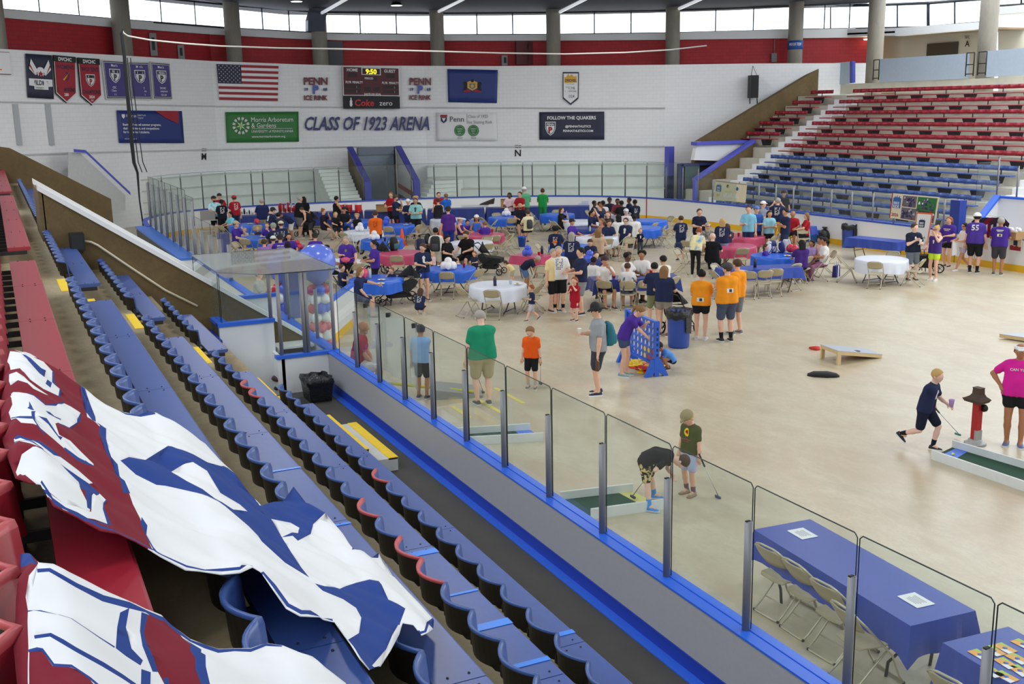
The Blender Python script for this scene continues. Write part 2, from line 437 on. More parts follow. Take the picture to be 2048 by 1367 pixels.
def zprof(tab,poly):
 """height profile along a wall from picture heights given at some columns"""
 out=[]
 for(px,_),(X,Y)in zip(_wx,poly):
  y=interp(tab,px);d=ray(px,y);t=math.hypot(X,Y)/math.hypot(d[0],d[1]);out.append(CAM_H+d[2]*t)
 return out
zt=zprof([(-260,84),(0,97),(240,110),(480,125),(690,131),(990,132),(1290,130),(1500,127),(1760,126)],ENDW)
wall_strip('wall_end',ENDW,lambda i:zt[i],0,WHITE_BLOCK)
b=MB()
for i in range(len(ENDW)-1):
 (x0,y0),(x1,y1)=ENDW[i],ENDW[i+1];(u0,w0),(u1,w1)=UPW[i],UPW[i+1]
 b.add([(x0,y0,zt[i]-.9),(x1,y1,zt[i+1]-.9),(u1,w1,zt[i+1]-.9),(u0,w0,zt[i]-.9)],[(0,1,2,3)])
struct('floor_concourse',b,GREYWALL)
for nm,tab in(('trim_4',[(-260,198),(0,203),(400,212),(690,214),(1290,216),(1395,214)]),('trim_5',[(-260,318),(0,311),(150,305),(690,293),(1330,292)])):
 zz=zprof(tab,ENDW);b=MB()
 for i in range(len(ENDW)-3):
  (x0,y0),(x1,y1)=ENDW[i],ENDW[i+1]
  k=.998;b.hexa([(x0*k,y0*k,zz[i]-.03),(x1*k,y1*k,zz[i+1]-.03),(x1,y1,zz[i+1]-.03),(x0,y0,zz[i]-.03),(x0*k,y0*k,zz[i]+.03),(x1*k,y1*k,zz[i+1]+.03),(x1,y1,zz[i+1]+.03),(x0,y0,zz[i]+.03)])
 struct(nm,b,GREYWALL)
z_red=zprof([(-260,20),(0,34),(240,55),(468,72),(660,81),(870,82),(1107,82),(1345,80),(1590,77),(1760,75)],UPW)
z_sill=zprof([(-260,2),(0,17),(240,38),(468,57),(660,68),(870,70),(1107,70),(1345,66),(1590,59),(1760,56)],UPW)
z_head=zprof([(-260,-62),(0,-42),(240,-14),(370,0),(600,24),(870,27),(1107,26),(1345,21),(1590,13),(1760,3)],UPW)
wall_strip('wall_upper_red',UPW,lambda i:z_red[i],lambda i:zt[i]-1.5,RED_BLOCK)
UPB=[(x*.996,y*.996)for x,y in UPW]
wall_strip('wall_upper_band',UPB,lambda i:z_sill[i],lambda i:z_red[i],WHITE,.5)
# clerestory windows between the columns
COLS=[(-8,40),(247,34),(468,30),(640,30),(875,28),(1107,28),(1345,28),(1590,28),(1752,30)]
FRAME=mat('dark_window_frame',(40,46,52),.5)
def upz(arr,px):return float(np.interp(px,[p for p,_ in _wx],arr))
def up_pt(px):
 p,t,n=on_poly(px,100,UPW);return Vector((p.x,p.y,0))
for k in range(len(COLS)-1):
 x0,x1=COLS[k][0],COLS[k+1][0]
 w=empty('window_%d'%(k+1));tag(w,kind='structure')
 A,B=up_pt(x0),up_pt(x1);d=(B-A);t=d.normalized();nn=Vector((-A.x,-A.y,0)).normalized()*.04
 fr=MB();gl=MB()
 zs0,zs1,zh0,zh1=upz(z_sill,x0),upz(z_sill,x1),upz(z_head,x0),upz(z_head,x1)
 for q in range(4):
  u=q/3 if q in(0,3)else(.04+.92*q/3)
  P=A.lerp(B,u);zs=zs0+(zs1-zs0)*u;zh=zh0+(zh1-zh0)*u;h=t*.035
  fr.hexa([P-h+Vector((0,0,zs)),P+h+Vector((0,0,zs)),P+h-nn+Vector((0,0,zs)),P-h-nn+Vector((0,0,zs)),P-h+Vector((0,0,zh)),P+h+Vector((0,0,zh)),P+h-nn+Vector((0,0,zh)),P-h-nn+Vector((0,0,zh))])
 for(za,zb)in((zs0,zs1),(zh0,zh1)):
  fr.hexa([A+Vector((0,0,za-.05)),B+Vector((0,0,zb-.05)),B-nn+Vector((0,0,zb-.05)),A-nn+Vector((0,0,za-.05)),A+Vector((0,0,za+.05)),B+Vector((0,0,zb+.05)),B-nn+Vector((0,0,zb+.05)),A-nn+Vector((0,0,za+.05))])
 fr.build('window_frame',FRAME,w)
 gl.add([A+Vector((0,0,zs0)),B+Vector((0,0,zs1)),B+Vector((0,0,zh1)),A+Vector((0,0,zh0))],[(0,1,2,3)])
 gl.build('pane',CLEARGLASS,w)
 # columns
for k,(px,wpx)in enumerate(COLS):
 P=up_pt(px)*.985 if k<8 else at(1745,160,6.5)
 if k==8:P=Vector((44.5,-43.9*1.0,0));P=Vector((atY(1747,160,-42.9).x,-42.9,0))
 r=wpx/2*P.length/FPX*.98
 b=MB().lathe([(r,4.5 if k<8 else 5.5),(r,12.6)],24,0,Matrix.Translation((P.x,P.y,0)))
 tag(b.build('column_%d'%(k+1),COLC),kind='structure')
P=atY(1970,150,-42.9);b=MB().lathe([(.42,5.5),(.42,12.6)],24,0,Matrix.Translation((P.x,-42.9,0)))
tag(b.build('column_10',COLC),kind='structure')
# ceiling: rises a little from the window heads towards the camera
b=MB();n=len(UPW)
V=[];F=[]
for i,(x,y)in enumerate(UPW):
 for k,dz in((1.03,0),(.9,.25),(.5,1.0),(.0,1.6),(-.25,1.7)):
  V.append((x*k if k>0 else 60*k,y if k>.9 else y*max(k,.55)+(-17 if k<.3 else 0)*0,z_head[i]+dz))
for i in range(n-1):
 for j in range(4):F.append((i*5+j,i*5+5+j,i*5+6+j,i*5+1+j))
b.add(V,F);struct('ceiling',b,NAVYCEIL)
for k,(a,c)in enumerate((((640,23),(735,-8)),((874,20),(985,-8)),((1118,20),(1230,-8)),((1355,14),(1480,-3)))):
 A=on_poly(*a,UPW)[0]*.985;d=(Vector((A.x,A.y,0))).normalized()
 c2=on_poly(*c,UPW)[0]*.83;c2.z=A.z+.35;A.z-=.05
 b=MB().tube([A,c2],.09,6);e=b.build('ceiling_strip_light',mat('strip_lamp',(236,240,244),.4,emit=.5))
 tag(e,'long white strip light under the dark ceiling, %s'%('above the ventilation duct','at the column right of the scoreboard','above the blue state flag','near the right end of the ceiling')[k],'light','strip lights under the ceiling')
for k,(px,py)in enumerate(((593,3),(793,11),(1092,2))):
 P=on_poly(px,py,UPW)[0]*.93;P.z=on_poly(px,py,UPW)[0].z*.93+CAM_H*.07
 e=empty('ceiling_round_lamp',P)
 MB().lathe([(.08,.5),(.12,.3),(.3,.05),(.34,.0)],16).build('shade',DARK,e)
 MB().lathe([(.0,-.03),(.3,-.01),(.32,.02)],16).build('lamp_disc',mat('lamp_glow',(255,255,250),.4,emit=6),e)
 tag(e,'round glowing ceiling lamp %s'%('left of the black duct','above the scoreboard','above the blue flag column')[k],'lamp','round ceiling lamps')
 # white tiers behind the end boards
TZ=[.57,1.14,1.71,2.28]
tp=[(200,57.),(265,57.),(430,57.5),(600,57.),(690,56.4),(850,55.),(990,53),(1200,49.6),(1330,47.6)]
RINKC=(44.,-17.2)
for k in range(4):
 poly=[]
 for px,X in tp:
  f=k/4;Xw=interp(_wx,px);poly.append(plan_pt(px,X+(Xw-X)*f))
 def fill(b,i0,i1):
  for i in range(i0,i1):
   (x0,y0),(x1,y1)=poly[i],poly[i+1];s=1.12
   a0,a1=plan_pt(tp[i][0],interp(_wx,tp[i][0])+.05),plan_pt(tp[i+1][0],interp(_wx,tp[i+1][0])+.05)
   z0,z1=(TZ[k-1]if k else 0),TZ[k]
   b.hexa([(x0,y0,z0),(x1,y1,z0),(*a1,z0),(*a0,z0),(x0,y0,z1),(x1,y1,z1),(*a1,z1),(*a0,z1)])
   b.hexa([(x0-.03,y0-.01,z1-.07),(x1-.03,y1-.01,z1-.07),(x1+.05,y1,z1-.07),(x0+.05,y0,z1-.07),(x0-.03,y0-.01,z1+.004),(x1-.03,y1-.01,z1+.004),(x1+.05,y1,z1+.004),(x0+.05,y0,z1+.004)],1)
 b=MB();fill(b,0,4);struct('floor_end_tier',b,[TIER,mat('tier_edge_grey',(202,204,196),.7)])  # edge strips a little greyer than the tiers
 b=MB();fill(b,5,8);struct('floor_end_tier',b,[TIER,mat('tier_edge_grey',(202,204,196),.7)])
 # pairs of dark seat brackets left on the tiers
random.seed(3)
# stairs beside the roll-up door
Xd=57.6
def stair(name,pxs,pys,side):
 b=MB()
 for j,(px,py)in enumerate(zip(pxs,pys)):
  X=53.2+.62*j*.8;p=atX(px,py,X);q=atX(px-60*side,py,X)
  b.box((X,min(p.y,q.y),0),(X+1.2,max(p.y,q.y),p.z))
 struct(name,b,TIER)
stair('floor_door_stair',[723,719,716,712,709,706,703,700,697],[396,389,381,374,366,358.5,351,344,337],1)
stair('floor_door_stair',[850,854,858,862,866],[395,387,378,370,362],-1)
# roll-up door between two raked walls
dl,dr=atX(712,295,58.6),atX(783,295,58.6);db=.9
door=empty('door_1');tag(door,kind='structure')
Ms=mat('steel_shutter',(124,138,152),.45,metal=.2)
sh=MB()
zt_=atX(750,309,58.55).z
for i in range(34):
 z0=.3+(zt_-.3)*i/34;sh.box((58.3,dr.y,z0),(58.36+.03*(i%2),dl.y,z0+(zt_-.3)/34-.004))
sh.build('shutter',Ms,door)
MB().box((58.2,dr.y,zt_),(58.5,dl.y,dl.z)).build('shutter_box',mat('grey_door_head',(112,122,136),.5),door)
MB().box((58.2,dr.y-.08,0),(58.32,dr.y+.0,dl.z)).build('door_frame',BLACK,door)
def rampwall(name,top,knee,m,x_in,trimname):
 """raked wall beside the door from wall (X=58.4) to its low end at X=53.4"""
 A=atX(*top,58.2);B=atX(*knee,53.6);yw=.28
 pts=[(58.4,A.y,0),(53.6,B.y,0),(53.6,B.y,B.z),(58.4,A.y,A.z)]
 v=[(x,y-yw/2,z)for x,y,z in pts]+[(x,y+yw/2,z)for x,y,z in pts]
 struct(name,MB().add(v,[(0,1,2,3),(7,6,5,4),(0,4,5,1),(1,5,6,2),(2,6,7,3),(3,7,4,0)]),m)
 t=MB();w=.34
 t.hexa([(58.4,A.y-w/2,A.z),(53.5,B.y-w/2,B.z),(53.5,B.y+w/2,B.z),(58.4,A.y+w/2,A.z),(58.4,A.y-w/2,A.z+.1),(53.5,B.y-w/2,B.z+.1),(53.5,B.y+w/2,B.z+.1),(58.4,A.y+w/2,A.z+.1)])
 t.box((53.45,B.y-w/2,0),(53.62,B.y+w/2,B.z+.05))
 struct(trimname,t,mat('royal_blue_trim',(56,62,170),.45))
 return A,B
rampwall('wall_door_left',(702,297),(734,366),RAW,0,'trim_6')
A,B=rampwall('wall_door_right',(799,295),(832,364),WHITE,0,'trim_7')
# painted stripes on the right one
for z0,z1,m_,nm in((.95,1.2,REDPAINT,'trim_8'),(.3,.62,mat('navy_paint',(40,48,110),.5),'trim_9')):
 v=[(58.3,A.y+.15,z0+.2),(53.7,B.y+.15,z0),(53.7,B.y+.15,z1),(58.3,A.y+.15,z1+.2)]
 struct(nm,MB().sheet(v,.01,(0,1,0)),m_)
 # door with dark frame and opening at the far right corner of the end wall
 # ---------------------------------------------------------------- far-left pale triangular wall with violet cap
q=[on_poly(x,y,ENDW,1.2)[0]for x,y in((98,304),(122,306),(212,390),(212,420),(98,420))]
struct('wall_far_left_ramp',MB().sheet(q,.25,(1,0,0)),GREYWALL)
t=MB();a,c=on_poly(122,306,ENDW,1.25)[0],on_poly(212,390,ENDW,1.25)[0];a0=on_poly(98,304,ENDW,1.25)[0]
for p0,p1 in((a,c),(a0,a)):
 t.hexa([p0+Vector((0,-.2,0)),p1+Vector((0,-.2,0)),p1+Vector((.5,-.25,0)),p0+Vector((.5,-.25,0)),p0+Vector((0,-.2,.12)),p1+Vector((0,-.2,.12)),p1+Vector((.5,-.25,.12)),p0+Vector((.5,-.25,.12))])
struct('trim_10',t,PURPLE_TRIM)
for k,px in enumerate((27,92)):
 p,tt,nn=on_poly(px,208,ENDW,.1);q0,_,_=on_poly(px+6,290,ENDW,.1)
 b=MB().hexa([(p.x,p.y-.12,q0.z),(p.x,p.y+.12,q0.z),(p.x+.2,p.y+.12,q0.z),(p.x+.2,p.y-.12,q0.z),(p.x,p.y-.12,p.z),(p.x,p.y+.12,p.z),(p.x+.2,p.y+.12,p.z),(p.x+.2,p.y-.12,p.z)])
 struct('trim_%d'%(11+k),b,mat('grey_pilaster',(170,174,178),.6))
 # ---------------------------------------------------------------- stadium seating
BLUE_SEAT=mat('blue_seat_plastic',(60,88,156),.36,.8,var=.07,vscale=14)
RED_SEAT=mat('red_seat_plastic',(160,34,52),.36,.8,var=.06,vscale=14)
BLUE_RIM=mat('blue_seat_rim',(62,92,156),.3);RED_RIM=mat('pale_red_rim',(192,84,90),.4)  # red rims are paler than the red seat plastic
SEAT_REAR=mat('black_seat_rear',(38,34,32),.5)
PITCH_S=.452
ORD=['first','second','third','fourth','fifth','sixth','seventh','eighth','ninth','tenth','eleventh','twelfth','thirteenth','fourteenth','fifteenth','sixteenth','seventeenth','eighteenth','nineteenth','twentieth','twenty-first','twenty-second','twenty-third','twenty-fourth','twenty-fifth','twenty-sixth','twenty-seventh','twenty-eighth']
def back_mesh(w,sag,h,rim,seg=10,detail=True):
 """curved seat back: local x along the row, +y to the rear, origin at seat height at the cusp line"""
 b=MB();n=seg
 def pt(i,rad,z):
  u=i/n;x=-w/2+w*u;s=sag*(1-(2*u-1)**2)
  return Vector((x,s+rad-.03*(1-z/h)-.045,z))
 prof=[(-.005,.1),(.0,.18),(.0,h-.03),(.006,h),(.028,h+.004),(.028,h-.02),(.016,h-.03),(.016,.1)]if detail else[(0,.15),(0,h),(.03,h),(.016,.15)]
 mi=[0,0,rim,rim,rim,2,2,2]if detail else[0,rim,2,2]
 K=len(prof);V=[pt(i,r+(.05-.12*(z/h)*0),z)for i in range(n+1)for(r,z)in prof]
 for i in range(n):
  for k in range(K):
   b.add([],[])if False else None
 o=len(b.v);b.v+=[tuple(v)for v in V]
 for i in range(n):
  for k in range(K):
   a=i*K+k;c=i*K+(k+1)%K;b.f.append((a,a+K,c+K,c));b.m.append(mi[k]);b.sm.append(True)
 for i in(0,n):b.f.append(tuple(i*K+k for k in(range(K)if i==0 else range(K-1,-1,-1))));b.m.append(1);b.sm.append(False)
 return b
def bench(rows_x0,x1,lat,zseat,red,label,side=1,pitch=PITCH_S,treadz=None,redrims=(),group=None,detail=True,planks=1,plankw=.29,backh=.33):
 """one run of seats: side=1 faces -Y (near stands), side=-1 faces +Y (far stands). lat = -Y of the plank's front edge"""
 x0=rows_x0;e=empty('stadium_bench',(x0,-lat,zseat),0 if side==1 else 0,label,'bench',group)
 s=side;L=x1-x0;front=RED_SEAT if red else BLUE_SEAT
 nb=max(1,round(L/pitch));
 # plank with a rounded nose, in sections
 sec=max(1,round(L/2.3))
 for k in range(sec):
  a,c=L*k/sec+.004,L*(k+1)/sec-.004
  prof=[(0,-.035),(0,-.012),(.014,0),(plankw,0),(plankw,-.05),(.02,-.05)]
  v=[(a,s*y,z)for y,z in prof]+[(c,s*y,z)for y,z in prof];n=len(prof)
  f=[tuple(range(n)),tuple(range(2*n-1,n-1,-1))]+[(i,n+i,n+(i+1)%n,(i+1)%n)for i in range(n)]
  if s==-1:f=[q[::-1]for q in f]
  pb=MB().add(v,f)
  if detail:
   for bx in(a+.06,c-.06):
    for by in(.08,.2):pb.ball((bx,s*by,0),.008,6,1)
  pb.build('seat_plank',[front,DARK],e)
 me=back_mesh(L/nb,.1,backh,1,10 if detail else 5,detail).mesh('backrest',[front,RED_RIM if red else BLUE_RIM,SEAT_REAR if detail else front])
 me2=None
 if redrims:me2=back_mesh(L/nb,.1,backh,1).mesh('backrest',[front,RED_RIM,SEAT_REAR])
 br=MB()
 dz=zseat-treadz
 br.box((-.012,min(s*.40,s*.44),-dz if detail else-.3),(.012,max(s*.40,s*.44),.16));br.box((-.012,min(s*.05,s*.42),-.1),(.012,max(s*.05,s*.42),-.05))
 if not detail:br.hexa([(-.1,min(s*.05,s*.42),-.34),(.1,min(s*.05,s*.42),-.34),(.1,max(s*.05,s*.42),-.34),(-.1,max(s*.05,s*.42),-.34),(-.2,min(s*.03,s*.42),-.05),(.2,min(s*.03,s*.42),-.05),(.2,max(s*.03,s*.42),-.05),(-.2,max(s*.03,s*.42),-.05)])
 bm_=br.mesh('bracket',mat('dark_bracket',(44,42,46),.5,metal=.3))
 for k in range(nb):
  o=bpy.data.objects.new('backrest',me2 if(me2 and any(abs(x0+L*(k+.5)/nb-q)<pitch*.5 for q in redrims))else me)
  COL.objects.link(o);o.parent=e;o.location=(L*(k+.5)/nb,s*.40,0)
  if s==-1:o.rotation_euler=(0,0,PI)
  if detail or k%3==1:
   o=bpy.data.objects.new('bracket',bm_);COL.objects.link(o);o.parent=e;o.location=(L*(k if detail else k+.5)/nb,0,0)
 return e
def near(i,x0,x1,red,label,rr=()):
 return bench(x0,x1,rowL(i),seatZ(i),red,label,1,treadz=treadZ(i),redrims=rr,group='bench rows of the near stands',detail=True)
near(0,1.3,14.35,True,'long red plank bench with red scalloped backs nearest the left frame edge')
near(0,15.9,26.8,True,'red plank bench beyond the aisle, between the yellow steps and the next red bench')
near(0,28.2,40,True,'small far red bench at the left frame edge, furthest of the red ones')
near(1,1.75,14.35,False,'blue plank bench running under the draped banner, next to the red bench')
near(1,15.9,20.6,False,'short blue bench against the brown concrete parapet, beside the black loudspeaker box')
near(1,23.6,38.5,False,'far narrow blue bench behind the white-capped concrete parapet')
near(2,2.2,14.35,False,'blue bench row under the lower end of the banner, third row from the corridor')
near(2,15.9,20.6,False,'short blue bench below the white conduit on the brown parapet, middle of three')
near(3,3.1,14.35,False,'blue bench row with red-rimmed backs and blue tape on its planks',(7.78,6.86,6.4,12.27,11.82))
near(3,15.9,19.1,False,'short blue bench beside the white panel of the timekeeper box')
near(4,4.0,14.35,False,'lowest blue bench row beside the black players corridor',(10.1,))
TAPE=mat('blue_painters_tape',(70,140,240),.3)
for k,(px,py,z,w)in enumerate(((852,1103,1.47+.57,.09),(945,1180,2.04,.03),(997,1245,2.04,.09),(1068,1322,2.04,.05),(1130,1265,1.47,.06),(640,927,2.61,.03),(685,1047,2.61,.035))):
 p=at(px,py,z+.004);i=3 if abs(z-2.04)<.01 else(4 if z<1.6 else 2)
 o=MB().box((-w/2,-.14,0),(w/2,.14,.003)).build('tape_strip',TAPE);o.location=(p.x,-rowL(i)+.145,z+.002)
 tag(o,'blue tape strip across a blue plank, %s'%('widest one beside two red-rimmed backs','narrow one in front of the wide shiny strip','shiny pale one on the red-rimmed row','nearest the bottom frame edge','on the lowest row by the corridor','upper one on the row under the banner','lower one on the row under the banner')[k],'tape','blue tape strips on the near benches')
 # ---------------------------------------------------------------- far stands (right)
FL,FZ,FR,FRUN=32.,1.44,.512,.838
def farL(j):return FL+FRUN*j
b=MB()
for j in range(-2,11):
 zt2=FZ+FR*j-.81
 if zt2<.05:zt2=.05
 b.box((15,-farL(j+1)-.1,-.1),(47.2,-farL(j)+.55,zt2))
struct('floor_far_stands',b,mat('pale_stand_concrete',(202,198,184),.8,var=.12,vscale=1.2))
lft={9:1706,8:1678.6,7:1651,6:1624,5:1595.6,4:1569,3:1541.5,2:1513,1:1486,0:1458,-1:1432}
yb={9:179,8:199,7:221,6:243,5:266,4:288,3:310,2:333,1:355.5,0:376,-1:400}
rgt={0:(1910,410),1:(1963,387),2:(1999,357),3:(2037,330),-1:(1880,430)}
names={9:'topmost red',8:'second red row from the top',7:'third red row from the top',6:'fourth red row from the top',5:'fifth red row from the top',4:'lowest red',3:'highest blue',2:'second blue row from the top',1:'third blue row from the top',0:'lowest fully seen blue',-1:'bottom blue row just behind the boards glass, in the'}
for j in range(-1,10):
 lat=farL(j);x1=atY(lft[j],yb[j],-lat).x;x0=atY(*rgt[j],-lat).x if j in rgt else 22.
 nm=names[j];txt=(nm+' bench right of the white stairs in the far stands')if j>=0 else nm+' far stands'
 bench(x0,x1,lat-.40,FZ+FR*j-.36,j>=4,txt,-1,.52,FZ+FR*j-.81,group='bench rows of the far stands',detail=False)
for j,xa,xb in((9,1622,1667),(8,1585,1642),(7,1550,1614),(6,1513,1587),(5,1476,1560)):
 lat=farL(j);x1=atY(xa,yb[j],-lat).x;x0=atY(xb,yb[j],-lat).x
 bench(x0,min(x1,46.9),lat-.40,FZ+FR*j-.36,True,'short red bench left of the white stairs, %s of the five there'%ORD[9-j].replace('first','topmost').replace('fifth','lowest'),-1,.52,FZ+FR*j-.81,group='short red benches beside the white stairs',detail=False)
 # white stairs up through the far stands
b=MB()
for q in range(22):
 j=-1+q/2;lat=farL(j)-.62;jj=min(max(j+.0,-1),9)
 px=float(np.interp(j,[-1,0,4,5,9,10],[1405,1432,1548,1572,1686,1712]));py=float(np.interp(j,[-1,0,9,10],[402,379,182,160]))
 c=atY(px,py,-lat-.4).x;z=FZ+FR*j-.77
 b.box((c-.62,-lat-.5,z-.6),(c+.62,-lat,z))
struct('floor_far_stair',b,WHITE)
b=MB()
for q in range(10):
 j=-1+q/2;lat=farL(j)-.62;px=float(np.interp(j,[-1,0,3,4],[1960,1985,2070,2100]));py=float(np.interp(j,[-1,0,3,4],[470,430,320,290]))
 c=atY(px,py,-lat-.4).x;z=FZ+FR*j-.77
 b.box((c-.9,-lat-.5,z-.6),(c+.55,-lat,z))
struct('floor_far_stair',b,WHITE)
# raked concrete end wall of the far stands and its white upper edge
XB=47.25
pts=[(1405,400),(1405,350),(1520,288),(1405,282),(1653,128),(1668,175)]
def bx(px,py):p=atX(px,py,XB);return(p.y,p.z)
o=[bx(1380,395),bx(1384,360),bx(1395,283),bx(1653,128),bx(1790,128),bx(1790,395)]
rake('wall_far_stands_end',XB,XB+.3,[(o[0][0],0)]+[o[1],o[2],o[3],o[4]]+[(o[5][0],0)],RAW)
pr=[bx(1371,400),bx(1371,363),bx(1368,363)]
# low raked wall with violet cap at the corner tunnel
A=[atX(1391,362,45.6),atX(1509,284,45.6)]
v=[(A[0].y,0),(A[0].y,A[0].z),(A[1].y,A[1].z),(A[1].y,0)]
rake('wall_corner_tunnel',45.6,45.85,v,RAW)
t=MB();y0,z0,y1,z1=A[0].y,A[0].z,A[1].y,A[1].z
t.hexa([(45.5,y1,z1),(45.9,y1,z1),(45.9,y0,z0),(45.5,y0,z0),(45.5,y1,z1+.14),(45.9,y1,z1+.14),(45.9,y0,z0+.14),(45.5,y0,z0+.14)])
t.box((45.5,y0-.05,0),(45.7,y0+.1,z0+.1))
struct('trim_13',t,PURPLE_TRIM)
# white lintel above the tunnel mouth, violet top edge
Bq=[atX(1395,283,46.4),atX(1507,286,46.4),atX(1455,322,46.4),atX(1388,320,46.4)]
struct('wall_corner_lintel',MB().sheet(Bq,.3,(1,0,0)),WHITE)
t=MB();a,c=atX(1392,282,46.3),atX(1509,284,46.3)
t.box((46.2,c.y,c.z-.05),(46.75,a.y,c.z+.12));struct('trim_14',t,PURPLE_TRIM)
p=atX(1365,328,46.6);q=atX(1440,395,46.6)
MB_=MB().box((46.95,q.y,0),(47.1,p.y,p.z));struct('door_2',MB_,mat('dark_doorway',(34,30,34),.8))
t=MB();t.box((46.7,p.y-.12,0),(46.94,p.y+.03,p.z));t.box((46.7,q.y,p.z-.12),(46.94,p.y,p.z+.02));struct('trim_15',t,mat('navy_door_frame',(38,48,110),.45))
# grey window panel inside the doorway
p2_=atX(1384,332,46.65)
struct('window_20',MB().box((46.75,p2_.y-.55,.4),(46.8,p2_.y+.35,p.z-.14)),mat('grey_glass_door',(88,104,108),.15))
e=MB().box((46.5,atX(1450,325,46.5).y-.2,atX(1450,330,46.5).z),(46.6,atX(1450,325,46.5).y+.35,atX(1450,320,46.5).z)).build('exit_sign',mat('red_sign',(224,60,40),.5,emit=.3))
tag(e,'small red sign panel above the dark corner doorway','sign')
# violet post on a navy lower part, right of the end tiers
p=on_poly(1330,300,ENDW,2.2)[0];zt3=on_poly(1330,290,ENDW,2.2)[0].z
t=MB().box((p.x-.15,p.y-.25,1.7),(p.x+.25,p.y+.1,zt3));struct('column_11',t,PURPLE_TRIM)
t=MB().box((p.x-.15,p.y-.25,0),(p.x+.25,p.y+.1,1.7));struct('column_12',t,mat('navy_door_frame',(38,48,110),.45))
# upper concourse on the right: parapets, back wall, SEC A wall, band under the windows
def yz(px,py,Y):p=atY(px,py,Y);return p
PY=-42.3
def pwall(name,px0,px1,yt0,yt1,yb0,yb1,m,Y=PY,th=.2):
 a,c,d,e_=atY(px0,yt0,Y),atY(px1,yt1,Y),atY(px1,yb1,Y),atY(px0,yb0,Y)
 b=MB().sheet([a,c,d,e_],th,(0,-1,0));return struct(name,b,m)
pwall('wall_parapet_a',1655,1701,127,123,171,166,BLUEGREY)
pwall('trim_16',1700,1705,123,122,166,165,PURPLE_TRIM)
pwall('wall_parapet_b',1759,1933,118,107,165,157,BLUEGREY)
pwall('wall_parapet_c',1972,2120,102,90,154,146,BLUEGREY)
pwall('floor_parapet_base',1640,2120,170,150,190,172,mat('pale_stand_concrete',(168,164,152),.8),PY-.05,.3)
for px0,px1,y0,y1 in((1748,1757,120,160),(1934,1946,106,152),(1958,1971,104,150)):
 a,c=atY(px0,y0,PY),atY(px1,y1,PY);bb=MB()
 for xx in(a.x,c.x):bb.tube([(xx,PY,c.z),(xx,PY,a.z)],.03,6)
 for zz in(a.z,(a.z+c.z)/2,c.z+.1):bb.tube([(a.x,PY,zz),(c.x,PY,zz)],.025,6)
 o=bb.build('handrail',BLACK);tag(o,'rail','railing','short rails between the parapets')
for k,ob in enumerate([q for q in bpy.data.objects if q.name.startswith('handrail')]):
 ob['label']='short black metal rail %s'%('at the left end of the long blue-grey parapet','at the right end of the long blue-grey parapet','at the left end of the rightmost blue-grey parapet')[k]
BY=-50.
pwall('wall_concourse_back',1575,1745,70,68,190,190,mat('brown_concourse_wall',(150,118,74),.8,var=.15,vscale=1.5),-48.5)
pwall('wall_sec_a',1740,1975,72,50,190,190,mat('cream_wall',(206,203,190),.7),BY)
pwall('wall_sec_b',1996,2120,42,30,190,190,mat('cream_wall',(206,203,190),.7),BY+1.)
pwall('wall_band_right',1588,1790,60,56,74,71,WHITE,-46.5,.6)
pwall('wall_band_far',1790,1960,56,44,72,58,WHITE,-46.4,.6)
pwall('wall_band_near',1982,2120,16,2,30,18,WHITE,-45.,.8)
a,c,d,e_=atY(1588,74,-46.5),atY(1980,58,-46.5),atY(1980,58,-50.5),atY(1588,74,-50.5)
struct('ceiling_concourse',MB().sheet([a,c,(c.x,-50.6,c.z),(a.x,-50.6,a.z)],.1,(0,0,1)),mat('brown_soffit',(120,104,84),.8))
for k,(px0,px1,yt0,yt1,yb0,yb1)in enumerate(((1605,1745,14,10,59,57),(1752,1857,10,6,56,54),(1858,1985,6,-4,53,43),(1990,2120,-10,-20,12,2))):
 w=empty('window_%d'%(9+k));tag(w,kind='structure');Y=-47.0
 q=[atY(px0,yt0,Y),atY(px1,yt1,Y),atY(px1,yb1,Y),atY(px0,yb0,Y)]
 MB().add(q,[(0,1,2,3)]).build('pane',CLEARGLASS,w)
 fr=MB()
 for u in(0,.42,.98):
  p0,p1=q[0].lerp(q[1],u),q[3].lerp(q[2],u);fr.tube([p0,p1],.06,4)
 fr.tube([q[0],q[1]],.08,4);fr.tube([q[3],q[2]],.06,4)
 fr.build('window_frame',FRAME,w)
a=atY(1855,88,BY+.06);c=atY(1915,110,BY+.06)
o=MB().box((min(a.x,c.x),BY+.04,c.z),(max(a.x,c.x),BY+.1,a.z)).build('wall_grille',mat('dark_bronze_grille',(70,66,54),.6,var=.2,vscale=40));tag(o,'dark rectangular grille on the cream wall left of the SEC A lettering','grille')
def wall_text(lines,Y,m,label,cat='lettering',depth=.01):
 b=MB()
 for txt,px,py,hpx,wpx in lines:
  a,c=atY(px-wpx/2,py-hpx/2,Y),atY(px+wpx/2,py+hpx/2,Y);d_,e_=atY(px+wpx/2,py-hpx/2,Y),atY(px-wpx/2,py+hpx/2,Y)
  s=Sign(a,d_,c,e_,(0,1,0));s.text(b,txt,.5,.5,.96,0,.01,wmax=1.0,off=.02)
 o=b.build('section_lettering',m);tag(o,label,cat);return o
LETBLK=mat('black_lettering',(22,24,28),.6)
wall_text([('SEC',1935,74,6,13),('A',1935,87,13,11)],BY+.04,LETBLK,'black painted SEC A lettering high on the cream wall at right')
for k,(px,py)in enumerate(((1612,80),(1738,79),(2025,38))):
 p=atY(px,py,-47.6);o=MB().lathe([(.0,-.02),(.3,-.02),(.32,.05)],14,0,Matrix.Translation(p)).build('ceiling_downlight',mat('lamp_warm',(255,236,205),.4,emit=3))
 tag(o,'small glowing downlight under the concourse soffit, %s'%('left one near the restroom column','middle one behind the thick column','right one by the frame edge')[k],'lamp','downlights under the concourse soffit')
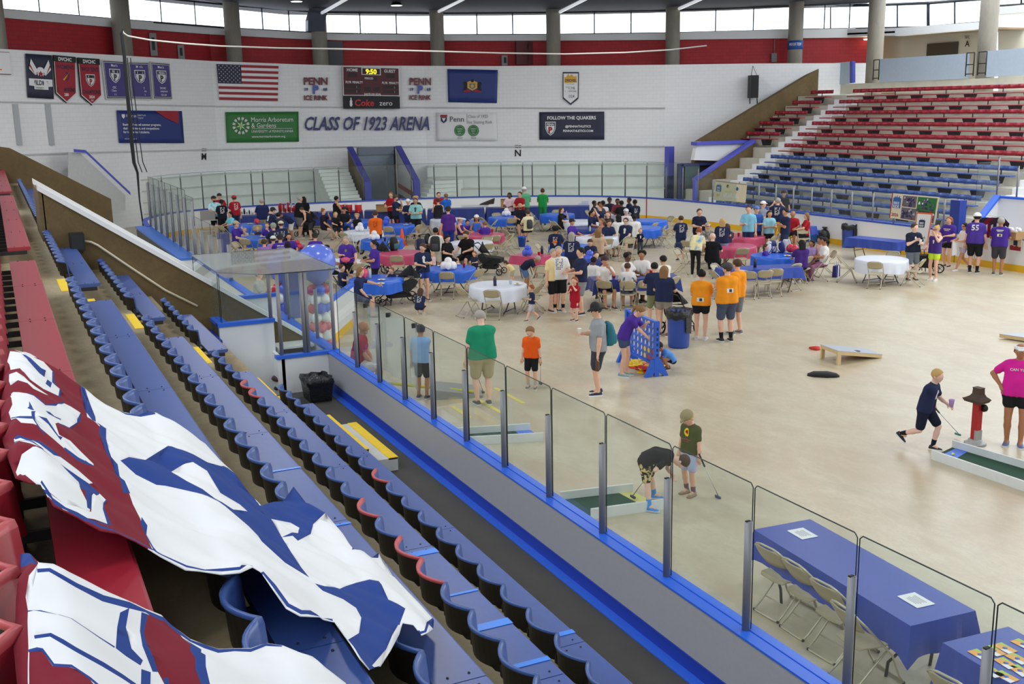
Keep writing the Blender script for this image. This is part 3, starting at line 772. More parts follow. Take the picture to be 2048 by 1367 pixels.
 # ---------------------------------------------------------------- rink boards
ENDPATH=[(15,-29.25),(24,-29.25),(33,-29.25),(38,-29.2),(41.2,-28.9),(44.2,-28.3),(46.4,-27.1),(48.3,-25.1),(49.8,-22.6),(50.9,-19.5),(51.6,-16),(52.,-13),(52.1,-10.6),(51.8,-8.7),(50.7,-7.0),(48.6,-5.8),(46,-5.47),(45,-5.45)]
def crom(pts,n=6):
 out=[];P=[np.array(p,float)for p in pts];P=[2*P[0]-P[1]]+P+[2*P[-1]-P[-2]]
 for i in range(1,len(P)-2):
  for k in range(n):
   t=k/n;a,b_,c,d=P[i-1:i+3]
   out.append(tuple(.5*((2*b_)+(-a+c)*t+(2*a-5*b_+4*c-d)*t*t+(-a+3*b_-3*c+d)*t**3)))
 out.append(tuple(P[-2]));return out
EP=crom(ENDPATH)
def offpath(path,d):
 out=[]
 for i,p in enumerate(path):
  a,c=path[max(i-1,0)],path[min(i+1,len(path)-1)];tx,ty=c[0]-a[0],c[1]-a[1];l=math.hypot(tx,ty)
  out.append((p[0]+ty/l*d,p[1]-tx/l*d))
 return out
def run(path,d0,d1,z0,z1):
 A,B=offpath(path,d0),offpath(path,d1);b=MB();n=len(path)
 V=[v for(x,y),(u,w)in zip(A,B)for v in((x,y,z0),(x,y,z1),(u,w,z1),(u,w,z0))]
 F=[(4*i+k,4*i+4+k,4*i+4+(k+1)%4,4*i+(k+1)%4)for i in range(n-1)for k in range(4)]+[(0,1,2,3),(4*n-1,4*n-2,4*n-3,4*n-4)]
 return b.add(V,F)
 # outside of the rink lies to the right of the path direction (+d)
struct('wall_rink_end',run(EP,0,.13,.2,1.03),BOARD)
struct('trim_20',run(EP,-.012,.14,0,.22),KICK)
struct('trim_21',run(EP,-.03,.17,1.03,1.09),mat('blue_end_cap',(58,86,190),.4))
g=on_poly(1300,415,[p for p in EP if p[0]>40])[0]
i0=min(range(len(EP)),key=lambda i:(EP[i][0]-g.x)**2+(EP[i][1]-g.y)**2)
struct('trim_22',run([EP[i0],((EP[i0][0]*.9+EP[i0+1][0]*.1),(EP[i0][1]*.9+EP[i0+1][1]*.1))],-.02,0,.0,1.03),REDPAINT)
# near boards along y=-5.28..-5.47
YB0,YB1=-5.28,-5.47
b=MB().box((-3,YB1,.2),(19.3,YB0,1.05));struct('wall_rink_near',b,[GREY_PANEL])
b=MB().box((-3,YB1-.01,0),(19.3,YB1+.02,.22));struct('trim_23',b,KICK)
b=MB().box((-3,YB1-.02,1.05),(19.2,YB1+.075,1.075)).box((-3,YB1+.085,1.05),(19.2,YB0+.015,1.07)).box((-3,YB1+.07,1.05),(19.2,YB1+.09,1.06));struct('trim_24',b,BLUE_TRIM)
b=MB().box((-3,YB0,.36),(19.2,YB0+.015,.52));struct('trim_25',b,mat('deep_blue_kick',(24,58,170),.4))
b=MB().box((-3,YB0+.0,.355),(19.2,-5.155,.375));struct('trim_26',b,BLUE_TRIM)
# glass and posts on the near boards
PX0,PP=6.79,1.213
def ordw(k):return ORD[k]if k<len(ORD)else '%dth'%(k+1)
def post(loc,h,label,group,r=.028,top=.0,rz=0,blue=False):
 e=empty('glass_post',loc,rz)
 k='glasspost%.2f%.3f'%(h,r)
 if k not in KIDS:
  KIDS[k]=(MB().lathe([(r,0),(r,h)],12).lathe([(r*.72,h),(r*.72,h+.004)],12).mesh('extrusion',METAL),MB().box((-.012,-.012,h-.05),(.012,.03,h+.01)).mesh('top_clip',DARK))
 for nm,me in zip(('extrusion','top_clip'),KIDS[k]):
  o=bpy.data.objects.new(nm,me);COL.objects.link(o);o.parent=e
 tag(e,label,'post',group);return e
def pane(a,c,z0,z1,label,group,t=.012,edge=True):
 """upright glass sheet between two plan points with dark edge seams"""
 e=empty('glass_screen',((a[0]+c[0])/2,(a[1]+c[1])/2,z0));d=Vector((c[0]-a[0],c[1]-a[1],0));L=d.length;d.normalize()
 n=Vector((d.y,-d.x,0))*t/2;g=.012;A=-d*(L/2-g);B=d*(L/2-g);up=Vector((0,0,z1-z0))
 MB().add([A,B,B+up,A+up],[(0,1,2,3)]).build('glass_sheet',GLASS,e)
 if edge:
  s=MB()
  s.tube([A,A+up-Vector((0,0,.03)),A+up+d*.03,B+up-d*.03,B+up-Vector((0,0,.03)),B],.006,4)
  s.build('edge_seam',mat('dark_glass_edge',(38,50,48),.3),e)
 tag(e,label,'glass panel',group);return e
np_=0
for k in range(-3,11):
 X=PX0+PP*k
 if X>18.9:break
 n=k+3
 post((X,-5.375,1.07),.98,'grey metal post on the near boards, %s one from the right frame edge'%ordw(n),'glass posts of the near boards',.034)
 pane((X,-5.42),(X+PP,-5.42),1.07,2.37,'near boards glass screen, %s one from the right frame edge'%ordw(n),'glass panels of the near boards')
 # ---------------------------------------------------------------- end boards glass
def path_hit(px,py,d=.07):
 return on_poly(px,py,[p for p in offpath(EP,d)])[0]
epx=[299,326,363.7,406,454,505,528,580,630,680,728.5,776,823.5,869.6,914.6,958.5,1003,1046,1065,1111,1158,1204,1250,1293,1332,1365.5,1396]
pr=[path_hit(px,395)for px in epx]
for k,(px,p)in enumerate(zip(epx,pr)):
 post((p.x,p.y,1.08),1.5,'slim grey post on the far end boards, %s from the left'%ordw(k),'glass posts of the end boards',.03)
 if k:pane((pr[k-1].x-.06,pr[k-1].y+.01),(p.x-.06,p.y+.01),1.08,2.78,'tall clear glass screen of the far end boards, %s from the left'%ordw(k-1),'glass panels of the end boards',edge=True)
rpx=[(1425,395),(1478,405),(1517,405),(1551,408),(1586,412),(1622.6,416),(1661.6,420),(1702.5,424),(1745,428),(1787.5,433),(1836,438),(1887,442)]
pr2=[path_hit(*q)for q in rpx]
for k,p in enumerate(pr2):
 post((p.x,p.y,1.08),1.02,'short grey post before the blue far seats, %s from the left'%ordw(k),'glass posts of the far side boards',.035)
 if k:pane((pr2[k-1].x,pr2[k-1].y+.06),(p.x,p.y+.06),1.08,2.1,'clear glass screen before the blue far seats, %s from the left'%ordw(k-1),'glass panels of the far side boards',edge=False)
pane(pr[-1].xy,pr2[0].xy,1.08,2.4,'clear glass panel at the corner beside the raked concrete wall','glass panels of the far side boards',edge=False)
# blue padded post and raked white parapet at the right opening
p=path_hit(1916,455);e=empty('padded_post',(p.x,p.y+.05,0),0,'tall blue padded post at the end of the far side glass','post')
MB().prism([(-.2,-.16),(.2,-.16),(.22,0),(.2,.16),(-.2,.16),(-.22,0)],(1.0,2.12)).build('pad',PAD_BLUE,e)
MB().lathe([(.04,0),(.04,2.15)],8).build('core',METAL,e)
X0=p.x-.4;z0,z1=1.1,atX(1990,395,X0).z;y1=atX(1990,395,X0).y
v=[(-29.45,0),(-29.45,z0),(y1,z1),(y1,0)]
rake('wall_vomitory_right',X0-.15,X0,v,BOARD)
t=MB().hexa([(X0-.22,-29.4,z0),(X0+.06,-29.4,z0),(X0+.06,y1,z1),(X0-.22,y1,z1),(X0-.22,-29.4,z0+.1),(X0+.06,-29.4,z0+.1),(X0+.06,y1,z1+.1),(X0-.22,y1,z1+.1)])
struct('trim_27',t,BLUE_TRIM)
b=MB().box((15,y1-.15,0),(X0-.15,y1,z1));struct('wall_vomitory_front',b,BOARD)
b=MB().box((15,y1-.18,z1),(X0-.1,y1+.03,z1+.07));struct('trim_28',b,BLUE_TRIM)
for k,(px,py0,py1)in enumerate(((1993,318,395),(2033,330,392))):
 a=atY(px,py1,y1-.08);c=atY(px,py0,y1-.08)
 post((a.x,a.y,z1+.07),c.z-a.z,'slim grey post above the white wall right of the blue padded post, %s one'%('left','right')[k],'posts above the right white wall',.03)
a=atY(1992,335,y1-.08);o=pane((X0,-29.6),(X0,y1-.05),z1-.2,z1+1.2,'slanted clear glass sheet above the diagonal white parapet',None,edge=True)
# ---------------------------------------------------------------- timekeeper box by the near boards
MB_=MB().box((19.2,-5.3,.2),(19.28,-4.33,1.03));struct('wall_box_gate',MB_,BOARD)
b=MB().box((19.16,-5.32,1.03),(19.32,-4.3,1.09));struct('trim_30',b,BLUE_TRIM)
b=MB().box((19.9,-4.46,.2),(19.98,-3.45,1.6));struct('wall_box_near',b,BOARD)
b=MB().box((19.86,-4.48,1.6),(20.04,-3.42,1.67));struct('trim_31',b,BLUE_TRIM)
b=MB().box((19.2,-4.46,.2),(19.98,-4.4,1.03));struct('wall_box_return',b,BOARD)
b=MB().box((19.98,-3.52,.2),(20.64,-3.44,1.6)).box((20.98,-3.56,.2),(22.68,-3.5,1.5));struct('wall_box_left',b,mat('dark_box_side',(84,80,78),.6))
b=MB().box((19.95,-3.62,1.6),(22.68,-3.42,1.66));struct('trim_32',b,BLUE_TRIM)
b=MB().box((19.4,-3.4,1.05),(20.6,-3.2,1.45));struct('trim_33',b,mat('deep_blue_kick',(24,58,170),.4))
b=MB().box((23.05,-5.3,0),(23.13,-3.6,1.55));struct('wall_box_far',b,BOARD)
b=MB().box((23.0,-5.32,1.55),(23.18,-3.58,1.62));struct('trim_34',b,BLUE_TRIM)
b=MB().box((19.3,-5.47,0),(34.2,-5.33,1.03));struct('wall_rink_near_far',b,BOARD)
b=MB().box((19.2,-5.5,1.03),(34.2,-5.3,1.085));struct('trim_35',b,BLUE_TRIM)
# glass of the box, its posts and the flat glass roof
for k,(X,Y,z,h)in enumerate(((19.24,-5.42,1.07,1.55),(19.24,-4.42,1.07,1.52),(19.24,-4.86,1.07,1.52),(19.24,-4.93,1.07,1.52),(19.94,-4.42,1.65,.94),(21.2,-5.42,1.07,1.52),(20.4,-5.42,1.07,1.0),(22.65,-5.42,1.07,1.52))):
 post((X,Y,z),h,'grey metal post of the timekeeper box, %s'%('at its corner on the near boards','left of the white table','left one of the pair before the white table','right one of the pair before the white table','on the tall white panel','behind the right balloon column','short one beside the corner','at the far end on the boards')[k],'posts of the timekeeper box',.036)
pane((19.24,-4.9),(19.24,-5.42),1.09,2.6,'glass pane of the timekeeper box before the white table, right half','glass panes of the timekeeper box')
pane((19.24,-4.44),(19.24,-4.86),1.09,2.6,'glass pane of the timekeeper box before the white table, left half','glass panes of the timekeeper box')
pane((19.94,-3.5),(19.94,-4.42),1.67,2.6,'glass pane above the tall white panel of the timekeeper box','glass panes of the timekeeper box')
pane((22.7,-3.5),(20.0,-3.5),1.66,2.6,'long glass pane of the timekeeper box beside the concrete parapet','glass panes of the timekeeper box')
pane((19.3,-5.42),(22.7,-5.42),1.07,2.6,'long glass pane of the timekeeper box on the boards facing the rink','glass panes of the timekeeper box')
e=empty('glass_roof',(21,-4.5,2.61),0,'flat glass roof of the timekeeper box mirroring the flag','glass roof')
RG=glass_mat('roof_glass',(232,238,240),op=.16)
MB().box((-1.85,-1.05,0),(1.7,1.02,.012)).build('glass_sheet',RG,e)
MB().tube([(-1.85,-1.05,.006),(1.7,-1.05,.006),(1.7,1.02,.006),(-1.1,1.02,.006),(-1.85,.3,.006)],.008,4,closed=True).build('edge_seam',mat('dark_glass_edge',(38,50,48),.3),e)
# white folding table with the score console inside the box
e=empty('folding_table',(21.25,-4.93,0),0,'white plastic folding table inside the glass timekeeper box','table')
WP=mat('white_plastic',(240,240,238),.4)
MB().prism([(-1.05,-.36),(1.05,-.36),(1.05,.36),(-1.05,.36)],(.98,1.02)).box((-.93,-.35,.93),(.93,-.33,.98)).box((-.95,.3,.9),(-.9,.36,.98)).build('tabletop',WP,e)
for sx in(-.75,.75):
 MB().tube([(sx,-.3,0),(sx,-.3,.97)],.014,6).tube([(sx,.3,0),(sx,.3,.97)],.014,6).tube([(sx,-.3,.3),(sx,.3,.3)],.01,6).build('leg',mat('dark_grey_metal',(70,70,74),.4,metal=.5),e)
e=empty('score_console',(21.75,-4.8,1.025),.3,'grey scoreboard control console with sloped keypad on the white table','console')
CG=mat('console_grey',(150,150,146),.5)
MB().hexa([(-.24,-.17,0),(.24,-.17,0),(.24,.17,0),(-.24,.17,0),(-.24,-.17,.05),(.24,-.17,.05),(.22,.15,.15),(-.22,.15,.15)]).build('housing',[CG],e)
MB().add([(-.2,-.14,.062),(.2,-.14,.062),(.18,.1,.136),(-.18,.1,.136)],[(0,1,2,3)]).build('keypad',mat('keypad_dark',(66,70,70),.5),e)
MB().box((-.02,.15,0),(.16,.3,.1)).build('connector_box',CG,e)
MB().tube([(-.24,.05,.03),(-.4,.1,.08),(-.5,.0,.1),(-.62,.15,.02)],.01,6).tube([(-.24,0,.03),(-.42,-.05,.05),(-.55,.05,.04)],.008,6).build('cable',DARK,e)
e=empty('stool',(19.75,-4.5,.2),0,'dark round stool under the white table in the timekeeper box','stool')
MB().lathe([(.0,.3),(.17,.3),(.19,.33),(.17,.37),(0,.38)],14).build('seat',mat('dark_red_vinyl',(74,42,44),.5),e)
MB().tube([(0,0,.15),(0,0,.32)],.03,8).lathe([(.16,.13),(.15,.16)],12).build('base',BLACK,e)
# open gate leaf beyond the box
def gate(px0,py0,px1,py1,zt,label):
 a,c=at(px0,py0,zt),at(px1,py1,zt);e=empty('rink_gate',((a.x+c.x)/2,(a.y+c.y)/2,0));d=Vector((c.x-a.x,c.y-a.y,0));L=d.length;d.normalize();n=Vector((d.y,-d.x,0))*.05
 M_=MB();A,B=-d*L/2,d*L/2
 M_.hexa([A-n+Vector((0,0,.2)),B-n+Vector((0,0,.2)),B+n+Vector((0,0,.2)),A+n+Vector((0,0,.2)),A-n+Vector((0,0,zt-.08)),B-n+Vector((0,0,zt-.08)),B+n+Vector((0,0,zt-.08)),A+n+Vector((0,0,zt-.08))]).build('panel',BOARD,e)
 T=MB();n2=n*1.4
 T.hexa([A-n2+Vector((0,0,zt-.08)),B-n2+Vector((0,0,zt-.08)),B+n2+Vector((0,0,zt-.08)),A+n2+Vector((0,0,zt-.08)),A-n2+Vector((0,0,zt)),B-n2+Vector((0,0,zt)),B+n2+Vector((0,0,zt)),A+n2+Vector((0,0,zt))]).build('blue_cap',BLUE_TRIM,e)
 K=MB();K.hexa([A-n,B-n,B+n,A+n,A-n+Vector((0,0,.2)),B-n+Vector((0,0,.2)),B+n+Vector((0,0,.2)),A+n+Vector((0,0,.2))]).build('kickplate',KICK,e)
 tag(e,label,'gate');return e
gate(640,612,703,566,1.08,'open white rink gate with blue cap, swung inward beside the right balloon column')
p=at(582,650,1.07);e=empty('padded_post',(23.3,-5.65,0),0,'dark blue padded post standing behind the left balloon column','post')
MB().prism([(-.17,-.14),(.17,-.14),(.19,0),(.17,.14),(-.17,.14),(-.19,0)],(1.0,2.3)).build('pad',PAD_BLUE,e)
MB().lathe([(.05,0),(.05,2.32)],8).build('core',METAL,e)
# ---------------------------------------------------------------- far-left team bench: blue slab, glass screens
e=empty('bench_ledge',(40,-5.2,0),0,'long blue-topped ledge below the far-left glass screens','ledge')
MB().box((-5.6,-.28,1.0),(5.6,.3,1.07)).build('blue_top',mat('bright_blue_top',(70,124,220),.35),e)
MB().box((-5.5,.2,0),(5.55,.26,1.0)).build('side_panel',mat('dark_box_side',(84,80,78),.6),e)
MB().box((-5.58,-.26,.1),(-5.5,.26,1.0)).build('end_panel',BOARD,e)
fx=[34.6+1.5*k for k in range(8)]
for k,X in enumerate(fx):
 post((X,-5.45,1.05),1.75,'tall aluminium post of the far-left glass screens, %s from the near end'%ordw(k),'posts of the far-left screens',.04)
 if k<7:pane((X,-5.5),(X+1.5,-5.5),1.07,3.05 if k else 2.9,'tall glass screen above the blue ledge at far left, %s from its near end'%ordw(k),'far-left glass screens')
fx=[28.9+1.38*k for k in range(5)]
for k,X in enumerate(fx):
 post((X,-5.42,1.05),1.0,'short aluminium post beyond the short blue padded post, %s'%('first from the near end','second from the near end','third from the near end','fourth from the near end','fifth from the near end')[k],'short posts left of the padded post',.055)
 if k<4:pane((X,-5.45),(X+1.38,-5.45),1.07,2.35,'low glass screen beyond the short blue padded post, %s from the near end'%ordw(k),'low far-left glass panels')
p=at(437,508,1.07);e=empty('padded_post',(p.x-.2,p.y-.15,0),0,'short blue padded post on the left boards beside the seated purple man','post')
MB().prism([(-.2,-.16),(.2,-.16),(.22,0),(.2,.16),(-.2,.16),(-.22,0)],(.9,1.75)).build('pad',PAD_BLUE,e)
MB().lathe([(.05,0),(.05,1.77)],8).build('core',METAL,e)
# black loudspeaker box, conduit on the brown parapet
p=atX(154,484,20.45);e=empty('loudspeaker',(20.42,p.y,p.z-.12),0,'black loudspeaker box hanging on the brown concrete parapet','loudspeaker')
MB().box((-.1,-.12,-.03),(.2,.12,.28)).build('cabinet',DARK,e);MB().box((-.12,-.1,.0),(-.1,.1,.25)).build('grille',mat('speaker_grille',(40,40,42),.8),e)
MB().box((.1,-.1,-.1),(.28,.14,-.03)).build('wall_bracket',mat('rusty_bracket',(70,48,34),.8),e)
b=MB();pts=[atX(x,y,20.64)for x,y in((168,482),(182,484),(195,490),(260,534),(330,580),(395,612))]
b.tube(pts,.022,8);o=b.build('conduit_pipe',mat('cream_pipe',(206,196,172),.5));tag(o,'pale conduit pipe running down the brown concrete parapet','pipe')
# waste bin with black bag in the corridor
e=empty('waste_bin',(18.55,-4.86,.36),0,'square bin lined with a black bag in the players corridor','bin')
BAG=mat('black_bag_plastic',(22,22,24),.25,bump=.8,vscale=30)
MB().hexa([(-.25,-.19,0),(.25,-.19,0),(.25,.19,0),(-.25,.19,0),(-.3,-.23,.4),(.3,-.23,.4),(.3,.23,.4),(-.3,.23,.4)]).build('body',BAG,e)
bb=MB()
for k in range(28):
 a=2*PI*k/28;
rg=[]
for(sx,sz,q)in((1.0,.3,.0),(1.06,.36,.012),(1.04,.43,.02),(.9,.44,.02),(.8,.34,.03)):
 ring=[]
 for k in range(40):
  a=2*PI*k/40;cx=max(-1,min(1,1.35*math.cos(a)));cy=max(-1,min(1,1.35*math.sin(a)))
  w=q*math.sin(a*9+sz*20);ring.append(Vector((cx*.3*sx+w,cy*.23*sx+w,sz+.5*q*math.cos(a*7))))
 rg.append(ring)
bb.loft(rg,0,True,False);bb.build('bag_rim',BAG,e)
bb=MB()
for k in range(7):bb.ball((random.uniform(-.18,.18),random.uniform(-.12,.12),.38),random.uniform(.06,.1),8,0,None,(1,1,.8))
bb.build('rubbish',mat('dark_rubbish',(52,52,54),.3),e)
# ---------------------------------------------------------------- banners, flags and signs on the end wall
SW=mat('banner_white',(232,232,234),.7);SNAVY=mat('banner_navy',(44,48,70),.6);SRED=mat('banner_red',(158,34,50),.6)
SPUR=mat('banner_purple',(66,54,128),.4);SBLK=mat('banner_black',(26,27,32),.6);SGOLD=mat('banner_gold',(216,168,62),.6)
SBLUE=mat('banner_blue',(36,54,124),.5);SGRN=mat('banner_green',(48,120,58),.55);SLGR=mat('banner_pale_green',(196,222,170),.6);SGREY=mat('banner_grey',(120,124,134),.6)
SDR=mat('banner_dark_lettering',(58,34,58),.6);SORG=mat('banner_orange',(232,108,40),.6)
BASE=[SW,SNAVY,SRED,SPUR,SBLK,SGOLD,SBLUE,SGRN,SLGR,SGREY,SDR,SORG]
def banner(px,mi,name,label,cat,marks=None,outline=None,wav=.02,off=.08):
 s=wallsign(px,ENDW,off);e=empty(name,s.P(.5,0),0,label,cat)
 wav=min(wav,.018)
 s.wave=lambda u,v:wav*(math.sin(u*9+px[0][0])+.5*math.sin(u*17+v*3))*(.3+.7*(1-v))
 b=MB()
 if outline is None:s.panel(b,nu=16,nv=6,t=.015)
 else:s.poly(b,outline,0,.015,0)
 o=b.build('fabric',BASE[mi]);o.parent=e;o.matrix_parent_inverse=Matrix.Translation(-e.location)
 if marks:
  m=MB();w0=s.wave;s.wave=lambda u,v:w0(u,v)*.4+.022+wav*.6;marks(s,m);s.wave=w0
  if m.v:
   o=m.build('print',BASE);o.parent=e;o.matrix_parent_inverse=Matrix.Translation(-e.location)
 return s,e
PEN=[(0,1),(1,1),(1,.2),(.5,0),(0,.2)]
def inset(pts,d,c=(.5,.5)):return[(c[0]+(u-c[0])*(1-d),c[1]+(v-c[1])*(1-d))for u,v in pts]
def shield(s,m,u,v,w,h,a,b_,c,off=.02):
 """crest with PENN band and a P"""
 out=[(u-w/2,v+h*.5),(u+w/2,v+h*.5),(u+w/2,v),(u+w*.3,v-h*.33),(u,v-h*.5),(u-w*.3,v-h*.33),(u-w/2,v)]
 s.poly(m,out,a,.006,off);s.poly(m,inset(out,.12,(u,v)),b_,.006,off+.006);s.poly(m,inset([(x,y)for x,y in out],.24,(u,v)),a,.006,off+.012)
 s.poly(m,[(u-w*.4,v+h*.43),(u+w*.4,v+h*.43),(u+w*.4,v+h*.2),(u-w*.4,v+h*.2)],b_,.006,off+.016)
 s.text(m,'PENN',u,v+h*.31,h*.16,a,.03,wmax=w*.7,off=off+.026);s.text(m,'P',u,v-h*.08,h*.42,c,.05,off=off+.026)
def m_wild(s,m):
 for q in(-1,1):
  for k in range(4):
   a=.12+.07*k;s.poly(m,[(.5+q*.12,.55+.03*k),(.5+q*.2,.52),(.5+q*(.42-.02*k),.66+.055*k),(.5+q*(.40-.02*k),.72+.055*k)],(0,2,0,0)[k],.006,.02+.003*k)
 s.poly(m,[(.36,.66),(.42,.7),(.5,.71),(.58,.7),(.64,.66),(.6,.5),(.55,.56),(.5,.5),(.45,.56),(.4,.5)],0,.006,.03);s.poly(m,[(.42,.58),(.46,.47),(.5,.54),(.54,.47),(.58,.58),(.54,.58),(.5,.62),(.46,.58)],2,.006,.038)
 s.poly(m,[(.05,.44),(.95,.44),(.95,.28),(.78,.27),(.78,.2),(.24,.2),(.24,.27),(.05,.28)],0);s.text(m,'WILDMEN',.5,.355,.11,1,.03,wmax=.82);s.text(m,'WHARTON',.5,.235,.045,1,.0,wmax=.45)
banner([(48,107),(100,110.5),(105,198),(53,195)],1,'hanging_banner','dark navy hanging banner with winged white emblem reading WILDMEN','banner',m_wild)
def pennant(big,yr,sub,pal):
 def f(s,m):
  s.poly(m,inset(PEN,.03,(.5,.55)),0,.004,.016);s.poly(m,inset(PEN,.075,(.5,.55)),pal,.004,.021)
  s.poly(m,[(.0,1),(1,1),(1,.87),(0,.87)],4,.004,.026);s.text(m,'DVCHC',.5,.93,.075,0,.03,wmax=.85,off=.036)
  s.text(m,"WOMEN'S",.5,.77,.09,10,.03,wmax=.8,off=.032);s.text(m,'CHAMPIONS',.5,.29,.085,10,.03,wmax=.84,off=.032)
  s.text(m,yr,.5,.185,.06,0,.03,wmax=.5,off=.032)
  if sub:s.text(m,sub,.5,.11,.035,0,.02,off=.032)
  if big:s.text(m,'P',.5,.53,.27,1,.06,off=.03);s.text(m,'P',.5,.53,.24,2,.0,off=.036);s.poly(m,[(.36,.5),(.42,.48),(.66,.66),(.6,.62)],5,.004,.04)
  else:shield(s,m,.5,.53,.42,.26,0,4,2,.026)
 return f
banner([(102,110),(147,114),(149.5,207),(109,206)],4,'hanging_banner','red pointed pennant with large P, second banner from the left','banner',pennant(True,'200','',2),PEN)
banner([(151,115),(194.5,118),(201,211),(160,211)],4,'hanging_banner','red pointed pennant with white crest reading 2024','banner',pennant(False,'2024','DIII',2),PEN)
def men(yr,cs='CSCHC'):
 def f(s,m):
  for d,c in((.03,0),(.06,4),(.11,0),(.135,3)):
   s.poly(m,inset([(0,1),(1,1),(1,0),(0,0)],d),c,.003,.016+.004*d*30)
  s.text(m,"Men's",.5,.87,.07,0,.01,off=.04);shield(s,m,.5,.6,.5,.36,0,1,1,.035)
  s.text(m,cs,.5,.31,.055,0,.02,off=.04);s.text(m,'Champions',.5,.23,.055,0,.01,wmax=.75,off=.04);s.text(m,yr,.5,.13,.055,0,.01,off=.04)
 return f
banner([(200,119),(245,122),(250,199),(209,199)],0,'hanging_banner','purple champions banner with peeling lower corner reading 11-22','banner',men('11-22'),wav=.05)
banner([(252,123),(294,124),(301,199.5),(259,199)],0,'hanging_banner','purple champions banner reading 2022-23, behind the black net rope','banner',men('2022-23'))
banner([(297,123),(336,126),(342,199.5),(303,199)],0,'hanging_banner','purple champions banner reading 2023-24, rightmost of three','banner',men('2023-24'))
def m_left(s,m):
 s.poly(m,inset([(0,1),(1,1),(1,0),(0,0)],.05),0);s.text(m,'Penn',.7,.5,.3,6,.0,.25,wmax=.7);s.poly(m,[(.3,.16),(.9,.2),(.93,.32),(.85,.3),(.8,.25),(.3,.22)],11)
banner([(-40,102),(15.5,104.5),(19.5,149.5),(-36,147)],2,'hanging_banner','white banner with red border cut off by the left frame edge','banner',m_left)
def m_us(s,m):
 for k in range(13):
  v=1-(k+.5)/13;n=14
  for i in range(n):
   u0,u1=i/n,(i+1)/n;s.poly(m,[(u0,v+.5/13),(u1,v+.5/13),(u1,v-.5/13),(u0,v-.5/13)],2 if k%2==0 else 0,.003,.016)
 n=6
 for i in range(n):s.poly(m,[(.39*i/n,1),(.39*(i+1)/n,1),(.39*(i+1)/n,6/13),(.39*i/n,6/13)],1,.003,.021)
 for r in range(9):
  for c in range(6 if r%2==0 else 5):
   cu,cv=.39*(c+.5+(0 if r%2==0 else .5))/6,1-(7/13)*(r+.75)/9.6
   s.poly(m,[(cu+(.011 if q%2==0 else .0045)*math.sin(PI*q/5),cv+(.019 if q%2==0 else .008)*math.cos(PI*q/5))for q in range(10)],0,.003,.026)
banner([(432,128),(556,132),(554.5,202),(438,199.5)],0,'national_flag','stars and stripes flag hung on the white end wall','flag',m_us,wav=.06)
def m_pa(s,m):
 s.poly(m,[(.40,.62),(.5,.68),(.6,.62),(.6,.44),(.5,.36),(.4,.44)],5,.004,.02);s.poly(m,[(.44,.58),(.56,.58),(.56,.46),(.5,.4),(.44,.46)],9,.004,.026)
 for q in(-1,1):
  s.poly(m,[(.5+q*.1,.58),(.5+q*.15,.64),(.5+q*.19,.6),(.5+q*.17,.48),(.5+q*.19,.34),(.5+q*.12,.38),(.5+q*.1,.46)],4,.004,.02)
  s.poly(m,[(.5+q*.04,.4),(.5+q*.18,.36),(.5+q*.17,.31),(.5+q*.03,.33)],2,.004,.024)
 s.disc(m,.5,.66,.05,4,10,.026);s.disc(m,.5,.5,.05,5,12,.032)
banner([(895,138),(996,140),(994,206),(897,204)],6,'state_flag','plain dark blue flag with a small gold coat of arms','flag',m_pa,wav=.07)
def m_esc(s,m):
 s.poly(m,inset(PEN,.1,(.5,.55)),0,.004,.016)
 s.poly(m,[(.1,.66),(.1,.86),(.2,.84),(.35,.95),(.42,.88),(.55,.94),(.7,.86),(.85,.88),(.9,.68)],5,.004,.022);s.text(m,'DREXEL',.5,.75,.08,1,.02,wmax=.72,off=.034);s.text(m,'ICE HOCKEY',.5,.635,.03,1,0,wmax=.6)
 s.text(m,'ESCHL',.5,.52,.08,1,0,wmax=.6);s.text(m,'CHAMPIONS',.5,.42,.05,1,0,wmax=.72);s.text(m,'2024',.5,.27,.09,1,0,wmax=.55)
banner([(1126,144),(1158,144),(1157,210),(1126,210)],1,'hanging_banner','narrow white pointed banner with gold crest reading ESCHL CHAMPIONS','banner',m_esc,PEN)
def m_wh(s,m):
 s.poly(m,[(.56,1),(.94,1),(.92,.6),(.72,.78)],2,.004,.018)
 s.poly(m,[(.055,.88),(.1,.88),(.1,.8),(.077,.74),(.055,.8)],0);s.text(m,'Wharton',.19,.84,.1,0,0,wmax=.15);s.text(m,'Global Youth',.345,.86,.055,0,0,wmax=.13);s.text(m,'Program',.325,.78,.055,0,0,wmax=.09)
 for k,t in enumerate(('Business-focused summer programs,','dual enrollment, and competitions','for high school students.')):s.text(m,t,.06,.57-.115*k,.075,0,.02,wmax=(.74,.68,.5)[k],align='l')
 s.text(m,'whr.tn/globalyouth',.07,.13,.045,0,0,wmax=.28,align='l')
banner([(231,220.5),(361,222),(366,286),(236,285.5)],6,'wall_banner','blue and red rectangular banner about summer programs, leftmost of the lower row','banner',m_wh)
